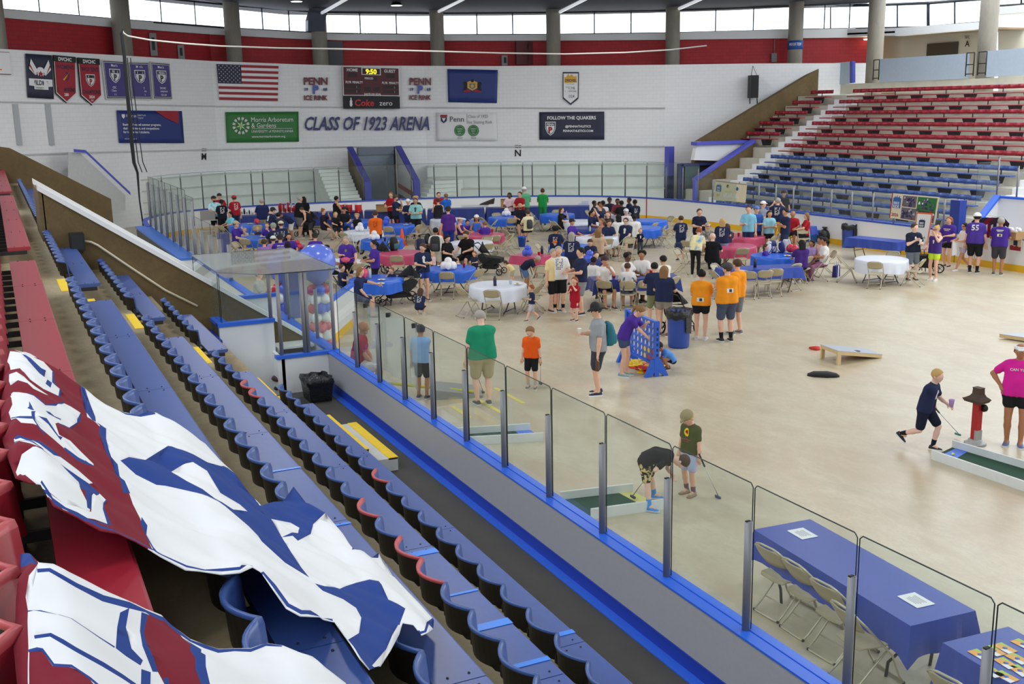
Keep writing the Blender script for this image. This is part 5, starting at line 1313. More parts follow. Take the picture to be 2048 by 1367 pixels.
 if hat:
  hm=mat('hat_%d_%d_%d'%hatc,hatc,.8)
  if hat=='cap':part('cap',[(hc+hu*.04*hk-hf*.01,hc+hu*.04*hk,.112*hk,.112*hk,.02),(hc+hf*.1*hk+hu*.055*hk-hl*.03,hc+hf*.155*hk+hu*.045*hk-hl*.02,.016,.012,.02),(hc+hf*.1*hk+hu*.055*hk+hl*.03,hc+hf*.155*hk+hu*.045*hk+hl*.02,.016,.012,.02),(hc+hf*.1*hk+hu*.055*hk,hc+hf*.165*hk+hu*.045*hk,.016,.012,.02)],hm,[(hc+hu*.036*hk,-nrm(hu+hf*.08))],min(h,.013))
  elif hat=='visor':
   part('cap',[(hc+hu*.055*hk,hc+hu*.055*hk,.109*hk,.109*hk,.02)]+[(hc+hf*.1*hk+hu*.05*hk+hl*q,hc+hf*.17*hk+hu*.035*hk+hl*q*.7,.014,.012,.02)for q in(-.04,0,.04)],hm,[(hc+hu*.03*hk,-hu),(hc+hu*.085*hk,hu)],min(h,.013))
  elif hat=='bucket':
   ring=[(hc+hu*.035+(hf*math.cos(t)+hl*math.sin(t))*.115,hc+hu*.012+(hf*math.cos(t)+hl*math.sin(t))*.17,.013,.01,.02)for t in np.linspace(0,2*PI,15)[:-1]]
   part('cap',[(hc+hu*.06,hc+hu*.075,.112,.1,.02)]+ring,hm,[(hc+hu*.008,-hu)],min(h,.013))
 if glasses:
  g=MB()
  for q in(-1,1):g.tube([tuple((hc+hf*.098*hk+hl*q*.012*hk+hu*.008*hk)*s),tuple((hc+hf*.098*hk+hl*q*.06*hk+hu*.008*hk)*s),tuple((hc+hf*.02*hk+hl*q*.104*hk+hu*.01*hk)*s)],.012*hk*s,5)
  g.build('sunglasses',mat('dark_lens',(24,26,34),.15),root)
  # shirt
 ex=.014;cov=[]
 for a_,b_,ra,rb,k in tor+[shd[0]]:cov.append((a_,b_,ra+ex,rb+ex,k))
 cov.append((chest+cu*.02,neck-cu*.0,.09,.062,.05))
 cov+=[(pel+lf*q*.088*B-ux*.05,pel+lf*q*.085*B+ux*.1,.122*B,.118*B,.05)for q in(1,-1)]
 hz=(-.03 if hem is None else hem)
 cuts=[(pel+ux*hz,-ux),(neck+cu*.005,nrm(cu+cf*.12))]
 if sleeve=='tank':cuts=[(pel+ux*hz,-ux),(sh+cu*.01,nrm(cu+cf*.2))];cov=[c for i,c in enumerate(cov)if i!=len(tor)];cov.append((sh-cu*.03+lf*.09,sh-cu*.03-lf*.09,.075,.075,.04))
 else:
  for i in(0,1):
   sj,el,w=arm[i]
   if sleeve=='short':cov.append((sj,sj+(el-sj)*.62,.062*af,.062*af,.03))
   else:cov+=[(sj,el,.06*af,.052*af,.03),(el,el+(w-el)*.9,.052*af,.042*af,.02)]
 if skirt:
  cov+=[(pel,pel-V3(0,0,.36),.14,.19,.04)];cuts[0]=(pel-V3(0,0,.34),V3(0,0,-1))
 tm=cloth(top)if not isinstance(top,bpy.types.Material)else top
 part('shirt' if not skirt else 'dress',cov,tm,cuts)
 # trousers, shorts, skirt
 if not skirt:
  low=[(pel+lf*q*.088*B+ux*.04,pel+lf*q*.086*B-ux*.0,.118*B,.12*B,.05)for q in(1,-1)]
  for i in(0,1):
   hp,kn,an=leg[i]
   if bottom=='shorts':low.append((hp,hp+(kn-hp)*.80,.106*B**.7,.088*B**.6,.03))
   elif bottom=='short':low.append((hp,hp+(kn-hp)*.38,.106*B**.7,.1*B**.7,.03))
   elif bottom=='pants':low+=[(hp,kn,.1*B**.7,.07*B**.4,.03),(kn,an+V3(0,0,.02),.07*B**.4,.055,.02)]
   elif bottom=='leggings':low+=[(hp,kn,.096*B**.7,.06*B**.5,.03),(kn,kn+(an-kn)*.35,.06,.061,.02),(kn+(an-kn)*.35,an+V3(0,0,.02),.061,.044,.02)]
  part({'shorts':'shorts','short':'shorts','pants':'trousers','leggings':'leggings'}[bottom],low,cloth(bot)if not isinstance(bot,bpy.types.Material)else bot,[(pel+ux*.12,ux)])
  # shoes and socks
 for i,q in enumerate((1,-1)):
  hp,kn,an=leg[i];d=an-kn;fdir=V3(1,q*.12,0)
  if ft[i][2]>.14:fdir=nrm(V3(.75,0,-.65))
  up=nrm(np.cross(fdir,V3(0,1,0)))*1.;up=up if up[2]>0 else-up;sd_=np.cross(up,fdir)
  sb=MB();rings=[];fs=1-.1*kid
  for x,w_,hgt in((-.075,.022,.05),(-.06,.038,.085),(-.01,.042,.098),(.06,.046,.07),(.13,.05,.045),(.175,.04,.034),(.19,.02,.02)):
   c0=an-up*.08+fdir*x*fs
   rings.append([tuple((c0+sd_*w_*fs*yy+up*hgt*zz)*s)for yy,zz in((-1,0),(-1.05,.3),(-.85,.75),(-.4,1),(.4,1),(.85,.75),(1.05,.3),(1,0))])
  sb.loft(rings,0);r2=[[tuple((an-up*.08+fdir*x*fs+sd_*w_*fs*yy+up*zz)*s)for yy,zz in((-1,-.002),(-1,.022),(1,.022),(1,-.002))]for x,w_ in((-.08,.024),(-.06,.044),(.06,.052),(.13,.056),(.18,.044),(.196,.02))]
  sb.loft(r2,1,False);sb.build('shoe',[mat('shoe_%d_%d_%d'%shoes,shoes,.6),mat('sole_%d_%d_%d'%sole,sole,.6)],root)
  if socks:part('sock',[(an+V3(0,0,.0),an+(kn-an)*.28,.042,.05,.01)],cloth(socks,'sock'),(),min(h,.014))
  # prints on the shirt
 cs,cc=S_(cov),[(p*s,n)for p,n in cuts]
 for pr in prints:
  side,kind=pr[0],pr[1];c=pr[2]if len(pr)>2 else(225,226,230);sgn=-1 if side=='b' else 1
  dy=pr[3]if len(pr)>3 else 0.;sz=pr[4]if len(pr)>4 else 1.
  pts,fc=PRINTS[kind]();pts=np.array(pts)*sz;o0=(chest-cu*.06+cu*dy)*s
  Q=o0+np.outer(pts[:,0],lf*sgn)*s+np.outer(pts[:,1],cu)*s+cf*sgn*.55*s;dr=-cf*sgn
  for _ in range(24):Q=Q+dr*np.clip(sdf(Q,cs),-.02,.2)[:,None]*.95
  ok=sdf(Q,cs)<.03;Q=Q-dr*.006
  fc=[f for f in fc if all(ok[i]for i in f)]
  if not fc:continue
  b=MB().add(Q.tolist(),fc if sgn>0 else fc,0);b.build('shirt_print' if kind!='bib' else 'paper_bib',cloth(c,'print'),root)
  if kind=='bib':
   pts=np.array([(-.02+x*.035+.03,y*.035)for x,y in((-1,-1),(1,-1),(1,1),(-1,1))])*sz;Q=o0+np.outer(pts[:,0],lf*sgn)*s+np.outer(pts[:,1],cu)*s+cf*sgn*.55*s
   for _ in range(24):Q=Q+dr*np.clip(sdf(Q,cs),-.02,.2)[:,None]*.95
   MB().add((Q-dr*.012).tolist(),[(0,1,2,3)]).build('shirt_print',cloth((60,62,70),'print'),root)
 root['_arm']=[float(v)for i in(0,1)for v in(arm[i][2]+nrm(arm[i][2]-arm[i][1])*.08)*s]
 return root
def hand_pos(o,i):
 a=o['_arm'][3*i:3*i+3];return Matrix.Translation(o.location)@Matrix.Rotation(o.rotation_euler.z,4,'Z')@Vector(a)
def _grid(u0,v0,u1,v1,n=3,m=2):
 p=[(u0+(u1-u0)*i/n,v0+(v1-v0)*j/m)for j in range(m+1)for i in range(n+1)]
 return p,[(j*(n+1)+i,j*(n+1)+i+1,(j+1)*(n+1)+i+1,(j+1)*(n+1)+i)for j in range(m)for i in range(n)]
def _join(parts):
 P,F=[],[]
 for p,f in parts:o=len(P);P+=p;F+=[tuple(i+o for i in q)for q in f]
 return P,F
def pr_rows():
 r=random.Random(4);out=[]
 for k in range(7):
  v=.12-.042*k;x=-.09
  while x<.085:
   w=r.uniform(.016,.045)
   if r.random()<.72:out.append(_grid(x,v-.012,min(x+w,.1),v+.012,1,1))
   x+=w+.012
 return _join(out)
def pr_blob():return _join([_grid(-.035,-.09,.035,.02,2,3),_grid(-.05,.02,.05,.07,2,2),_grid(-.03,.07,.03,.1,2,1)])
def pr_bib():return _grid(-.085,-.05,.085,.05,4,2)
def pr_name():return _join([_grid(-.11,.06,-.01,.085,2,1),_grid(.005,.055,.1,.08,2,1),_grid(-.12,-.005,.12,.012,4,1),_grid(-.11,-.06,.11,-.052,4,1),_grid(-.12,-.06,-.112,.0,1,2),_grid(.112,-.06,.12,.0,1,2)])
def pr_line():return _join([_grid(-.1,.0,.1,.02,4,1),_grid(-.07,-.035,.07,-.022,3,1)])
def pr_num():
 g,f=text_geo('55',.02);return[(x*.16,y*.16-.06)for x,y in g],f
def pr_can():
 g,f=text_geo('CAN YOU',.02);return[(x*.045,y*.045)for x,y in g],f
def pr_oval():
 n=14;return[(.06*math.cos(2*PI*i/n),.085*math.sin(2*PI*i/n))for i in range(n)],[tuple(range(n))]
def pr_wide():return _join([_grid(-.13,-.03,.13,.03,6,2)])
PRINTS=dict(rows=pr_rows,blob=pr_blob,bib=pr_bib,name=pr_name,line=pr_line,num=pr_num,oval=pr_oval,can=pr_can,wide=pr_wide)
def stand_at(px,py):return at(px,py,0)
def seat_at(px,py,H):
 """place of a seated person from the pixel of the head's top"""
 p=at(px,py,.47+.085*H/1.75+.76*H/1.75);return Vector((p.x,p.y,0))
def head_at(px,py,H):p=at(px,py,H);return Vector((p.x,p.y,0))
# ---------------------------------------------------------------- the people
NV,PU,OG,RD,BK,WH=(38,46,78),(78,50,152),(240,150,36),(164,32,46),(32,32,36),(232,230,226)
KH,DN,GYS,LB,TQ=(176,164,128),(70,90,132),(120,122,126),(150,190,226),(110,200,222)
PEOPLE={}
def pf(key,px,py,deg,label,**k):PEOPLE[key]=person(label,stand_at(px,py),deg,**k)
def ps(key,px,py,deg,label,**k):PEOPLE[key]=person(label,seat_at(px,py,k.get('H',1.72)),deg,pose='sit',**k)
def ph(key,px,py,deg,label,**k):PEOPLE[key]=person(label,head_at(px,py,k.get('H',1.72)),deg,**k)
DRIP=mat('flame_print_shorts',(214,190,130),.85);nt_=DRIP.node_tree
def dots(name,c1,c2,scale,lo,hi):
 m=mat(name,c1,.85,.2);nt=m.node_tree;tc=nt.nodes.new('ShaderNodeTexCoord');n=nt.nodes.new('ShaderNodeTexNoise');n.inputs['Scale'].default_value=scale
 r=nt.nodes.new('ShaderNodeMapRange');r.inputs[1].default_value=lo;r.inputs[2].default_value=hi;mx=nt.nodes.new('ShaderNodeMix');mx.data_type='RGBA'
 mx.inputs[6].default_value=(*lin(c1),1);mx.inputs[7].default_value=(*lin(c2),1);nt.links.new(tc.outputs['Object'],n.inputs[0]);nt.links.new(n.outputs[0],r.inputs[0]);nt.links.new(r.outputs[0],mx.inputs[0]);nt.links.new(mx.outputs[2],nt.nodes['Principled BSDF'].inputs['Base Color']);return m
TIEDYE=dots('tie_dye_cloth',(120,205,226),(214,236,240),9,.4,.6);FLAME=dots('flame_pattern_cloth',(30,28,30),(222,196,134),16,.47,.53)
CAMO=dots('camo_cloth',(96,98,92),(150,150,140),14,.42,.56);PASTEL=dots('pastel_pattern_cloth',(206,190,214),(176,196,226),14,.4,.6);YELT=dots('yellow_tie_dye_cloth',(238,224,170),(90,160,214),4,.5,.62)
# on the open floor and near the glass
pf('green',967,808,196,'person in green tee and khaki shorts with back turned behind the glass',H=1.8,build=1.28,top=(34,142,106),bot=KH,hair='gy',hs='short',skin='p',shoes=(88,92,90),nod=25,arms=('down',(.25,.3,.0)))
pf('orange',1064,776,345,'child in orange tee and black shorts holding a small putter',H=1.3,top=(236,96,28),bot=BK,hair='lb',nod=28,socks=(190,190,190),shoes=(110,110,90),arms=('down','down'))
pf('gray',1197,788,278,'person in grey tee, black bucket hat and teal backpack facing left',H=1.78,build=1.15,top=(152,157,162),bot=(60,64,74),hat='bucket',hs='short',hair='br',shoes=(36,42,60),sole=(235,235,235),arms=('down',(.33,.12,.32)),nod=10)
pf('purplegirl',1247,751,72,'person in purple tee bending over the blue four-in-a-row frame',H=1.6,pose='stand',lean=34,top=PU,bot=(70,84,116),bottom='short',hair='lb',hs='pony',shoes=(120,160,160),arms=('mouth',(.42,.1,.3)),nod=15)
pf('crouchboy',1342,737,285,'small child in light blue tee and black cap crouching by the blue frame',H=1.08,pose='crouch',lean=52,top=(92,150,222),bot=BK,bottom='shorts',skin='t',hair='bk',hat='cap',hatc=(28,28,32),arms=((.42,.1,.1,0),(.48,-.05,.08,0)),shoes=(70,36,50))
pf('camoboy',1380,988,318,'child in olive tee and camouflage cap with a putter',H=1.3,top=(86,92,60),bot=PASTEL,hair='bl',hat='cap',hatc=(150,140,104),nod=34,socks=(120,96,104),shoes=(150,132,104),sole=(130,112,86),arms=('down','down'),prints=(('f','oval',(238,206,50),.06),('f','oval',(150,40,40),.06,.5),('f','line',(160,90,90),-.09)))
pf('bendboy',1302,1010,80,'child in black tee doubled over the nearest green putting lane',H=1.34,pose='bend',feet=((.0,.34,.08),(.02,-.3,.08)),lean=98,top=(36,33,34),bot=FLAME,hair='br',hs='short',skin='p',shoes=(66,140,222),sole=(200,210,226),socks=(76,150,226),arms=((.4,.0,.6,0),(.12,-.1,.78,0)),nod=15)
pf('runboy',1846,897,72,'child in navy tee and black sneakers running with a green-headed putter',H=1.42,pose='run',lean=16,top=NV,bot=(30,34,54),hair='bl',skin='p',socks=BK,shoes=(26,26,28),sole=(235,235,235),arms=('fwd',(.14,.2,.0)),prints=(('f','blob',(226,226,228)),),build=1.1)
pf('pink',2026,890,0,'person in bright pink tee and white visor at the right frame edge',H=1.68,build=1.18,top=(222,40,156),bot=BK,bottom='short',skin='t',hair='bk',hs='pony',hat='visor',hatc=(240,240,240),shoes=(92,104,150),arms=('hip','hip'),prints=(('f','can',WH,.04),))
ph('bluekid',840,648,160,'child in pale blue tee and black shorts standing behind the near glass',H=1.46,top=(138,176,226),bot=BK,hair='bk',skin='t',arms=('down',(.2,.2,.05)))
ps('redbald',712,650,82,'bald person in red jersey seated behind the near glass',H=1.75,build=1.15,top=(150,36,56),bot=(190,190,190),hs='bald',skin='t',lean=12,arms=('lap','lap'),beard=True,hair='gy')
# orange group and the pair by the bin
pf('or1',1401,678,172,'person in orange tee and black shorts with low paper bib, holding a baby',H=1.66,build=1.15,top=OG,bot=BK,bottom='short',hair='bk',hs='bun',shoes=(200,196,196),prints=(('b','bib',WH,-.24),),arms=('hold','hold'))
pf('or2',1452,682,205,'person in orange tee and slate shorts with dark cap, nearest of the orange group',H=1.84,build=1.22,top=OG,bot=(76,84,104),hair='br',beard=True,hat='cap',hatc=(60,62,66),shoes=(26,26,28),socks=BK,prints=(('b','bib',WH,-.1,.9),),arms=('cross','cross'),look=30)
pf('or3',1472,667,225,'person in orange tee half hidden behind the capped one',H=1.82,top=OG,bot=(120,124,130),hair='br',shoes=(110,112,120),arms=('down','down'))
pf('longblond',1327,671,165,'person with long blond hair in navy tee standing before the dark pushchair',H=1.7,top=NV,bot=(150,140,128),bottom='short',hair='lb',hs='long',hat=None,shoes=(120,84,66),arms=('fwd','hold'),build=1.08)
pf('olive',1308,652,195,'person in navy tee and olive shorts left of the long blond hair',H=1.62,top=NV,bot=(132,136,96),bottom='shorts',hair='bk',hs='short',shoes=BK,arms=('fwd','fwd'))
# group left of the navy rectangular table
pf('jersey',1118,622,8,'smiling grey-haired person in white lettered jersey and black shorts',H=1.78,build=1.15,top=WH,bot=BK,hair='gy',socks=BK,shoes=(214,210,204),arms=('fwd','down'),prints=(('f','rows',(110,112,116),.03),))
ph('yelman',1106,497,40,'grey-haired person in pale yellow jersey beside the white jersey',H=1.72,build=1.1,top=(236,216,160),bot=BK,hair='gy',arms=('down','down'))
pf('navyside',1163,628,292,'person in navy tee and grey shorts turned left, beside the red dress',H=1.8,top=NV,bot=(136,138,140),hair='bk',shoes=(40,40,44),arms=('fwd','fwd'),prints=(('b','rows',WH),))
pf('reddress',1150,641,330,'small girl in a red dress holding a white toy',H=1.18,top=(166,28,48),skirt=True,hair='rd',hs='mid',shoes=BK,arms=('mouth','chest'))
pf('runner',1065,641,285,'toddler in navy tee walking beside the white round table',H=1.0,pose='walk',top=NV,bot=(190,190,196),hair='rd',shoes=(70,70,74),arms=((.3,.1,.25),(-.1,.15,.15)),prints=(('f','blob',WH),))
pf('bookwoman',848,600,18,'person in navy tee and blue shorts holding a white plate',H=1.68,top=NV,bot=(44,64,150),bottom='short',hair='br',hs='short',shoes=(90,90,94),arms=('hold','fwd'),look=-40,nod=20,prints=(('f','blob',WH),))
pf('crouchgirl',840,628,165,'child in navy tee with long brown hair crouching on the floor',H=1.12,pose='crouch',lean=30,top=NV,bot=(40,44,60),hair='br',hs='long',shoes=(200,190,180),arms=((.3,.15,.05,0),(.28,-.1,.1,0)),prints=(('b','rows',WH),))
ph('bender',1052,492,80,'white-haired person in navy tee and denim shorts bending over a child',H=1.32,pose='bend',lean=68,top=(34,38,58),bot=(90,118,160),hair='gy',hs='short',skin='t',shoes=(120,116,110),arms=((.5,.1,.35,0),(.52,-.1,.35,0)),build=1.15)
bpy.data.objects.remove([o for o in PEOPLE.values()][-1])if False else None
pf('yeltoddler',1026,566,250,'toddler in pale yellow top bent forward under the bending grown-up',H=.85,lean=55,top=(232,214,150),bot=(190,176,150),hair='br',hs='mid',arms=('fwd','fwd'))
# around the left tables
pf('tiedye',433,473,20,'bearded person in turquoise tie-dye tee and black cap',H=1.82,top=TIEDYE,bot=BK,hair='bk',beard=True,hat='cap',hatc=(36,34,34),skin='m',arms=('hold','fwd'),build=1.15)
pf('nvpants',448,475,188,'person in navy tee with white back print and black trousers',H=1.7,top=(26,30,46),bot=BK,bottom='pants',hair='bk',hs='pony',shoes=BK,arms=('hold','hold'),prints=(('b','rows',WH),))
ph('redcapman',438,387,10,'person in red tee and dark cap behind the tie-dye tee',H=1.8,top=RD,bot=(40,44,70),bottom='pants',hat='cap',hatc=(40,36,36),arms=('fwd','fwd'),prints=(('f','oval',WH,.0,.6),))
ph('redcap',468,391,205,'person in red tee and red cap with back to the camera',H=1.78,build=1.1,top=RD,bot=(44,56,96),bottom='pants',hat='cap',hatc=(176,34,44),shoes=(60,60,64),arms=('down','down'),prints=(('b','rows',WH),))
ps('turqgirl',461,427,300,'seated person in turquoise top at the far-left blue table',H=1.55,top=(120,206,226),hair='bk',hs='pony',skin='m',arms=('table','table'))
ph('navygray',523,397,185,'broad grey-haired person in navy tee facing the supply table',H=1.8,build=1.2,top=(34,44,84),bot=KH,hair='gy',arms=('fwd','fwd'))
ph('navycap',536,414,120,'person in navy tee with white back print and black cap, bent over a blue table',H=1.74,lean=18,top=NV,bot=(26,28,40),bottom='shorts',hat='cap',hatc=(26,26,30),prints=(('b','blob',WH,.0,1.2),),arms=('fwd','fwd'))
ph('packman',556,425,200,'person in black carrying a dark backpack near the red cups',H=1.6,top=(30,32,40),bot=BK,hair='bk',arms=('fwd','hold'))
pf('stretch',585,480,290,'person in navy tee and white shorts leaning far over a table',H=1.5,lean=62,top=NV,bot=(226,224,220),hair='bk',hs='bun',skin='t',arms=((.6,.12,.5),(.6,.05,.5)),prints=(('b','rows',WH),))
pf('blackgray',600,476,110,'person in black tee and grey shorts beside a pushchair',H=1.84,build=1.2,top=(26,26,30),bot=(124,122,120),hair='gy',shoes=(150,150,154),arms=('fwd','fwd'),lean=8)
ph('hoodie',607,393,200,'person in black top with long black hair behind the grey shorts',H=1.74,top=(24,24,28),bot=BK,bottom='pants',hair='bk',hs='mid',arms=('fwd','fwd'))
ph('tankbend',620,408,265,'person in black tank top leaning over the pushchair',H=1.56,lean=40,top=(30,28,32),sleeve='tank',bot=(60,62,70),hair='br',arms=('fwd','fwd'))
ph('coolerman',672,392,115,'person in black tank top and shorts filling a cup at the red coolers',H=1.8,top=(28,26,30),sleeve='tank',bot=BK,hair='bk',skin='m',arms=('fwd','fwd'))
ps('eatwoman',646,421,70,'person with purple scarf over black top eating on a folding chair',H=1.66,top=(40,30,50),bot=BK,bottom='short',hair='rd',hs='bun',arms=('mouth','lap'))
ps('capseat',688,418,0,'seated person in black cap facing the camera below the coolers',H=1.72,top=(34,34,42),hat='cap',hatc=(26,26,30),arms=('table','table'),skin='m')
ps('blondkid1',671,427,20,'blond child in black seated left of the capped one',H=1.4,top=BK,hair='bl',hs='mid',arms=('table','table'))
ps('blondkid2',714,430,340,'blond child in black seated right of the capped one',H=1.35,top=BK,hair='bl',hs='curly',arms=('table','table'))
ph('orangeback',750,421,172,'person in orange tee with dark printed faces on the back',H=1.78,build=1.12,top=(238,106,30),bot=BK,hair='br',arms=('hold','cross'),prints=(('b','rows',(90,60,50),.0,.8),))
ph('navyprof',790,390,78,'bearded person in navy tee and olive cap eating beside the cardboard boxes',H=1.78,top=NV,bot=(30,34,44),hair='br',beard=True,hat='cap',hatc=(70,66,50),arms=('mouth','fwd'))
ph('redbehind',782,384,330,'person in red tee behind the olive cap',H=1.74,top=RD,bot=BK,hair='lb',arms=('fwd','fwd'))
ph('whitecapw',816,398,350,'person in white cap and navy tee preparing food',H=1.66,top=NV,bot=(36,40,60),bottom='short',hair='bk',hs='pony',hat='cap',hatc=(236,236,234),arms=('fwd','hold'))
ph('blondback',831,392,10,'blond person in black tee behind the teal one',H=1.7,top=BK,bot=BK,hair='bl',hs='curly',arms=('fwd','fwd'))
pf('teal',834,478,350,'person in pale teal tee and black shorts holding a plate',H=1.76,build=1.12,top=(150,210,204),bot=BK,hair='br',skin='m',socks=BK,shoes=BK,arms=('fwd','fwd'),prints=(('f','blob',(70,90,96)),))
ps('purcap',471,447,60,'person in purple tee and tan cap seated at the left blue table',H=1.78,top=PU,bot=(128,128,126),hat='cap',hatc=(196,178,150),arms=('mouth','table'),prints=(('b','line',WH,.08),))
ps('tod1',490,458,340,'fair toddler between the tan cap and the printed navy tee',H=1.0,top=(214,196,180),hair='bl',arms=('table','table'))
ps('tod2',515,456,10,'small blond child by the navy printed tee',H=1.05,top=(60,60,80),hair='bl',hs='mid',arms=('table','table'))
ps('purgirl',534,449,350,'girl in purple tee eating at the left blue table',H=1.5,top=PU,hair='lb',hs='pony',arms=('mouth','table'))
ps('navyp1',547,451,215,'person in grey cap and navy tee with white back print, seated',H=1.76,build=1.15,top=NV,bot=BK,hat='cap',hatc=(150,160,150),hair='gy',arms=('table','table'),prints=(('b','rows',WH),))
ps('navyp2',562,447,200,'person in cream cap and navy tee seated right of the grey cap',H=1.72,top=NV,bot=BK,hat='cap',hatc=(220,206,184),arms=('table','table'),prints=(('b','rows',WH,0,.8),))
ps('lav',528,483,160,'person in lavender top seated with back turned, left of the black cap',H=1.65,top=(150,110,184),bot=(60,60,70),hair='br',arms=('table','table'))
ps('wcap',546,477,170,'person in white cap seated between lavender and purple tops',H=1.6,top=(176,130,180),hat='cap',hatc=(230,234,228),arms=('table','table'))
ps('purback',560,474,180,'broad person in purple tee and black cap with white lettering on the back',H=1.8,build=1.2,top=PU,bot=BK,hat='cap',hatc=(30,34,50),arms=('table','table'),prints=(('b','name',WH,.05),))
ps('purwoman',577,471,10,'dark-haired person in purple facing the camera beside the red balloons',H=1.66,top=PU,hair='bk',hs='long',skin='m',arms=('table','table'))
ps('darkhair',575,487,185,'girl with long black hair seated from behind, left of the red balloons',H=1.45,top=(210,200,206),hair='bk',hs='long',skin='m',arms=('table','table'))
ps('purhat',630,471,180,'person in purple tee and black cap with a dark bag strap, seated alone',H=1.72,top=PU,bot=BK,hat='cap',hatc=(30,30,34),arms=('table','table'))
ps('longpur',653,495,110,'person with long dark hair in purple seated right of the red balloons',H=1.7,top=PU,bot=BK,hair='bk',hs='long',skin='m',arms=('table','table'))
ph('fanny',692,472,345,'person in purple tee with pink waist bag leaning on a table',H=1.64,build=1.2,top=PU,bot=BK,hair='gy',hs='short',arms=((.25,.35,.05),'hold'),nod=10,prints=(('f','oval',(120,140,60),.02,.6),))
ph('ponypur',748,480,285,'person with dark ponytail in purple tee and black leggings by the pushchair',H=1.66,top=PU,bot=BK,bottom='leggings',hair='bk',hs='pony',skin='m',arms=('fwd','fwd'))
ps('boyt12',683,533,60,'boy in navy seated at the left of the near blue table',H=1.25,top=NV,hair='br',arms=('mouth','table'))
ps('dresswoman',712,540,80,'person with long blond hair in navy dress reaching out with a plate',H=1.68,top=(40,48,88),hem=-.1,bot=(40,48,88),bottom='shorts',hair='lb',hs='long',shoes=BK,arms=((.62,.1,.42),'lap'),lean=10)
ps('redtod',783,538,330,'toddler with reddish hair seated at the right of the near blue table',H=1.02,top=NV,hair='rd',arms=('table','mouth'))
ps('glassman',516,546,75,'person in grey tee and red cap seated behind the timekeeper box glass',H=1.75,build=1.15,top=(176,178,172),bot=(60,64,76),hat='cap',hatc=(190,60,60),skin='p',arms=('hold','lap'))
# middle tables
ph('redw',877,384,10,'person in red tee behind the black tank top at the supply table',H=1.7,top=RD,bot=BK,hair='br',hs='pony',arms=('fwd','fwd'))
ph('tankw',876,397,190,'person in black strappy top with bare shoulders at the supply table',H=1.62,build=1.12,top=(36,36,40),sleeve='tank',bot=(60,62,66),bottom='leggings',hair='br',hs='bun',arms=('fwd','fwd'))
ph('bluew',892,387,205,'person with ponytail in bright blue tee at the supply table',H=1.68,top=(40,104,204),bot=NV,hair='lb',hs='pony',arms=('fwd','fwd'))
ph('purman',896,413,195,'tall person in purple tee, dark cap and blue trousers walking away',H=1.82,build=1.15,top=(84,44,128),bot=(40,56,140),bottom='pants',hair='br',hat='cap',hatc=(40,40,44),arms=('down','down'))
ph('braid',1019,385,345,'person with long black braids in white and pink top',H=1.68,top=(234,200,208),bot=(40,40,44),bottom='short',hair='bk',hs='braid',skin='d',arms=('fwd','fwd'))
ph('redb2',1040,383,330,'person in red tee half hidden by the green tee',H=1.74,top=RD,bot=BK,hair='br',arms=('fwd','fwd'))
ph('greenback',1048,374,180,'person in pale green tee and white cap seen from behind',H=1.86,build=1.12,top=(92,178,130),bot=(92,96,78),hair='gy',hat='cap',hatc=(236,238,236),arms=('down','fwd'))
ph('greenw',1085,377,170,'person in bright green tee and green trousers with hair tied up',H=1.72,top=(36,150,74),bot=(40,140,80),bottom='pants',hair='br',hs='bun',skin='m',arms=('fwd','hold'))
ps('bald1',1040,410,10,'bald bearded person in navy seated at the far blue table',H=1.76,build=1.1,top=(30,32,46),bot=BK,hs='bald',beard=True,hair='br',skin='m',arms=('table','table'))
ps('whitepack',1056,424,200,'person in cream top with backpack straps seated from behind',H=1.66,top=(238,228,186),bot=BK,hair='br',hs='short',arms=('table','table'))
ps('brownlong',1122,418,75,'person with long brown hair in black at the far blue table',H=1.66,top=BK,bot=BK,bottom='pants',hair='br',hs='long',arms=('mouth','table'))
ps('visor',919,438,70,'person in white visor and purple tank top',H=1.64,top=(80,40,110),sleeve='tank',bot=BK,bottom='leggings',hair='rd',hs='bun',hat='visor',hatc=(236,226,220),arms=('table','table'))
ps('purkid',935,443,10,'dark-haired child in purple at the pink table',H=1.3,top=PU,hair='bk',arms=('table','table'),skin='m')
ps('whitehat',953,434,0,'person in white hat and blue tank top facing the camera',H=1.66,top=(66,110,204),sleeve='tank',hair='bk',hs='mid',hat='cap',hatc=(238,236,230),skin='t',arms=('table','table'))
ps('purboy',970,446,190,'boy in purple tee with back turned at the pink table',H=1.45,top=PU,hair='lb',hs='short',arms=('table','table'))
ph('packstand',871,455,172,'person in white tee wearing a large black backpack',H=1.62,top=(226,224,216),bot=(200,196,186),hair='bk',hs='short',skin='t',arms=('fwd','fwd'))
ps('blackhair',892,474,40,'person with long dark hair in black tee looking down at a plate',H=1.68,top=(28,26,28),bot=BK,hair='bk',hs='long',arms=('hold','table'),nod=18)
ps('blackman',934,466,330,'bearded person in black tee looking down beside the white table',H=1.8,build=1.12,top=(26,24,26),bot=BK,hair='br',beard=True,arms=('table','table'),nod=20)
ps('babystroll',866,506,300,'baby in pink sitting in a dark pushchair',H=.85,top=(230,200,196),hair='bl',arms=('lap','lap'))
ps('todgreen',949,505,330,'toddler in navy and green at the blue table',H=.95,top=(40,46,70),hair='rd',hs='mid',arms=('fwd','fwd'))
ps('orangehat',1112,484,300,'child in orange knitted hat',H=1.3,top=NV,hat='cap',hatc=(226,100,40),hs='short',arms=('table','table'))
ph('strap',1111,452,170,'dark-haired person in navy tee with white back print and white strap',H=1.62,top=(36,44,72),bot=BK,hair='bk',hs='curly',skin='t',arms=('fwd','fwd'),prints=(('b','rows',WH,0,.8),))
ph('curlygrey',1143,464,172,'person with grey curly hair in navy tee with white back print',H=1.66,build=1.15,top=NV,bot=(60,62,70),hair='gy',hs='mid',arms=('fwd','hold'),prints=(('b','rows',WH),))
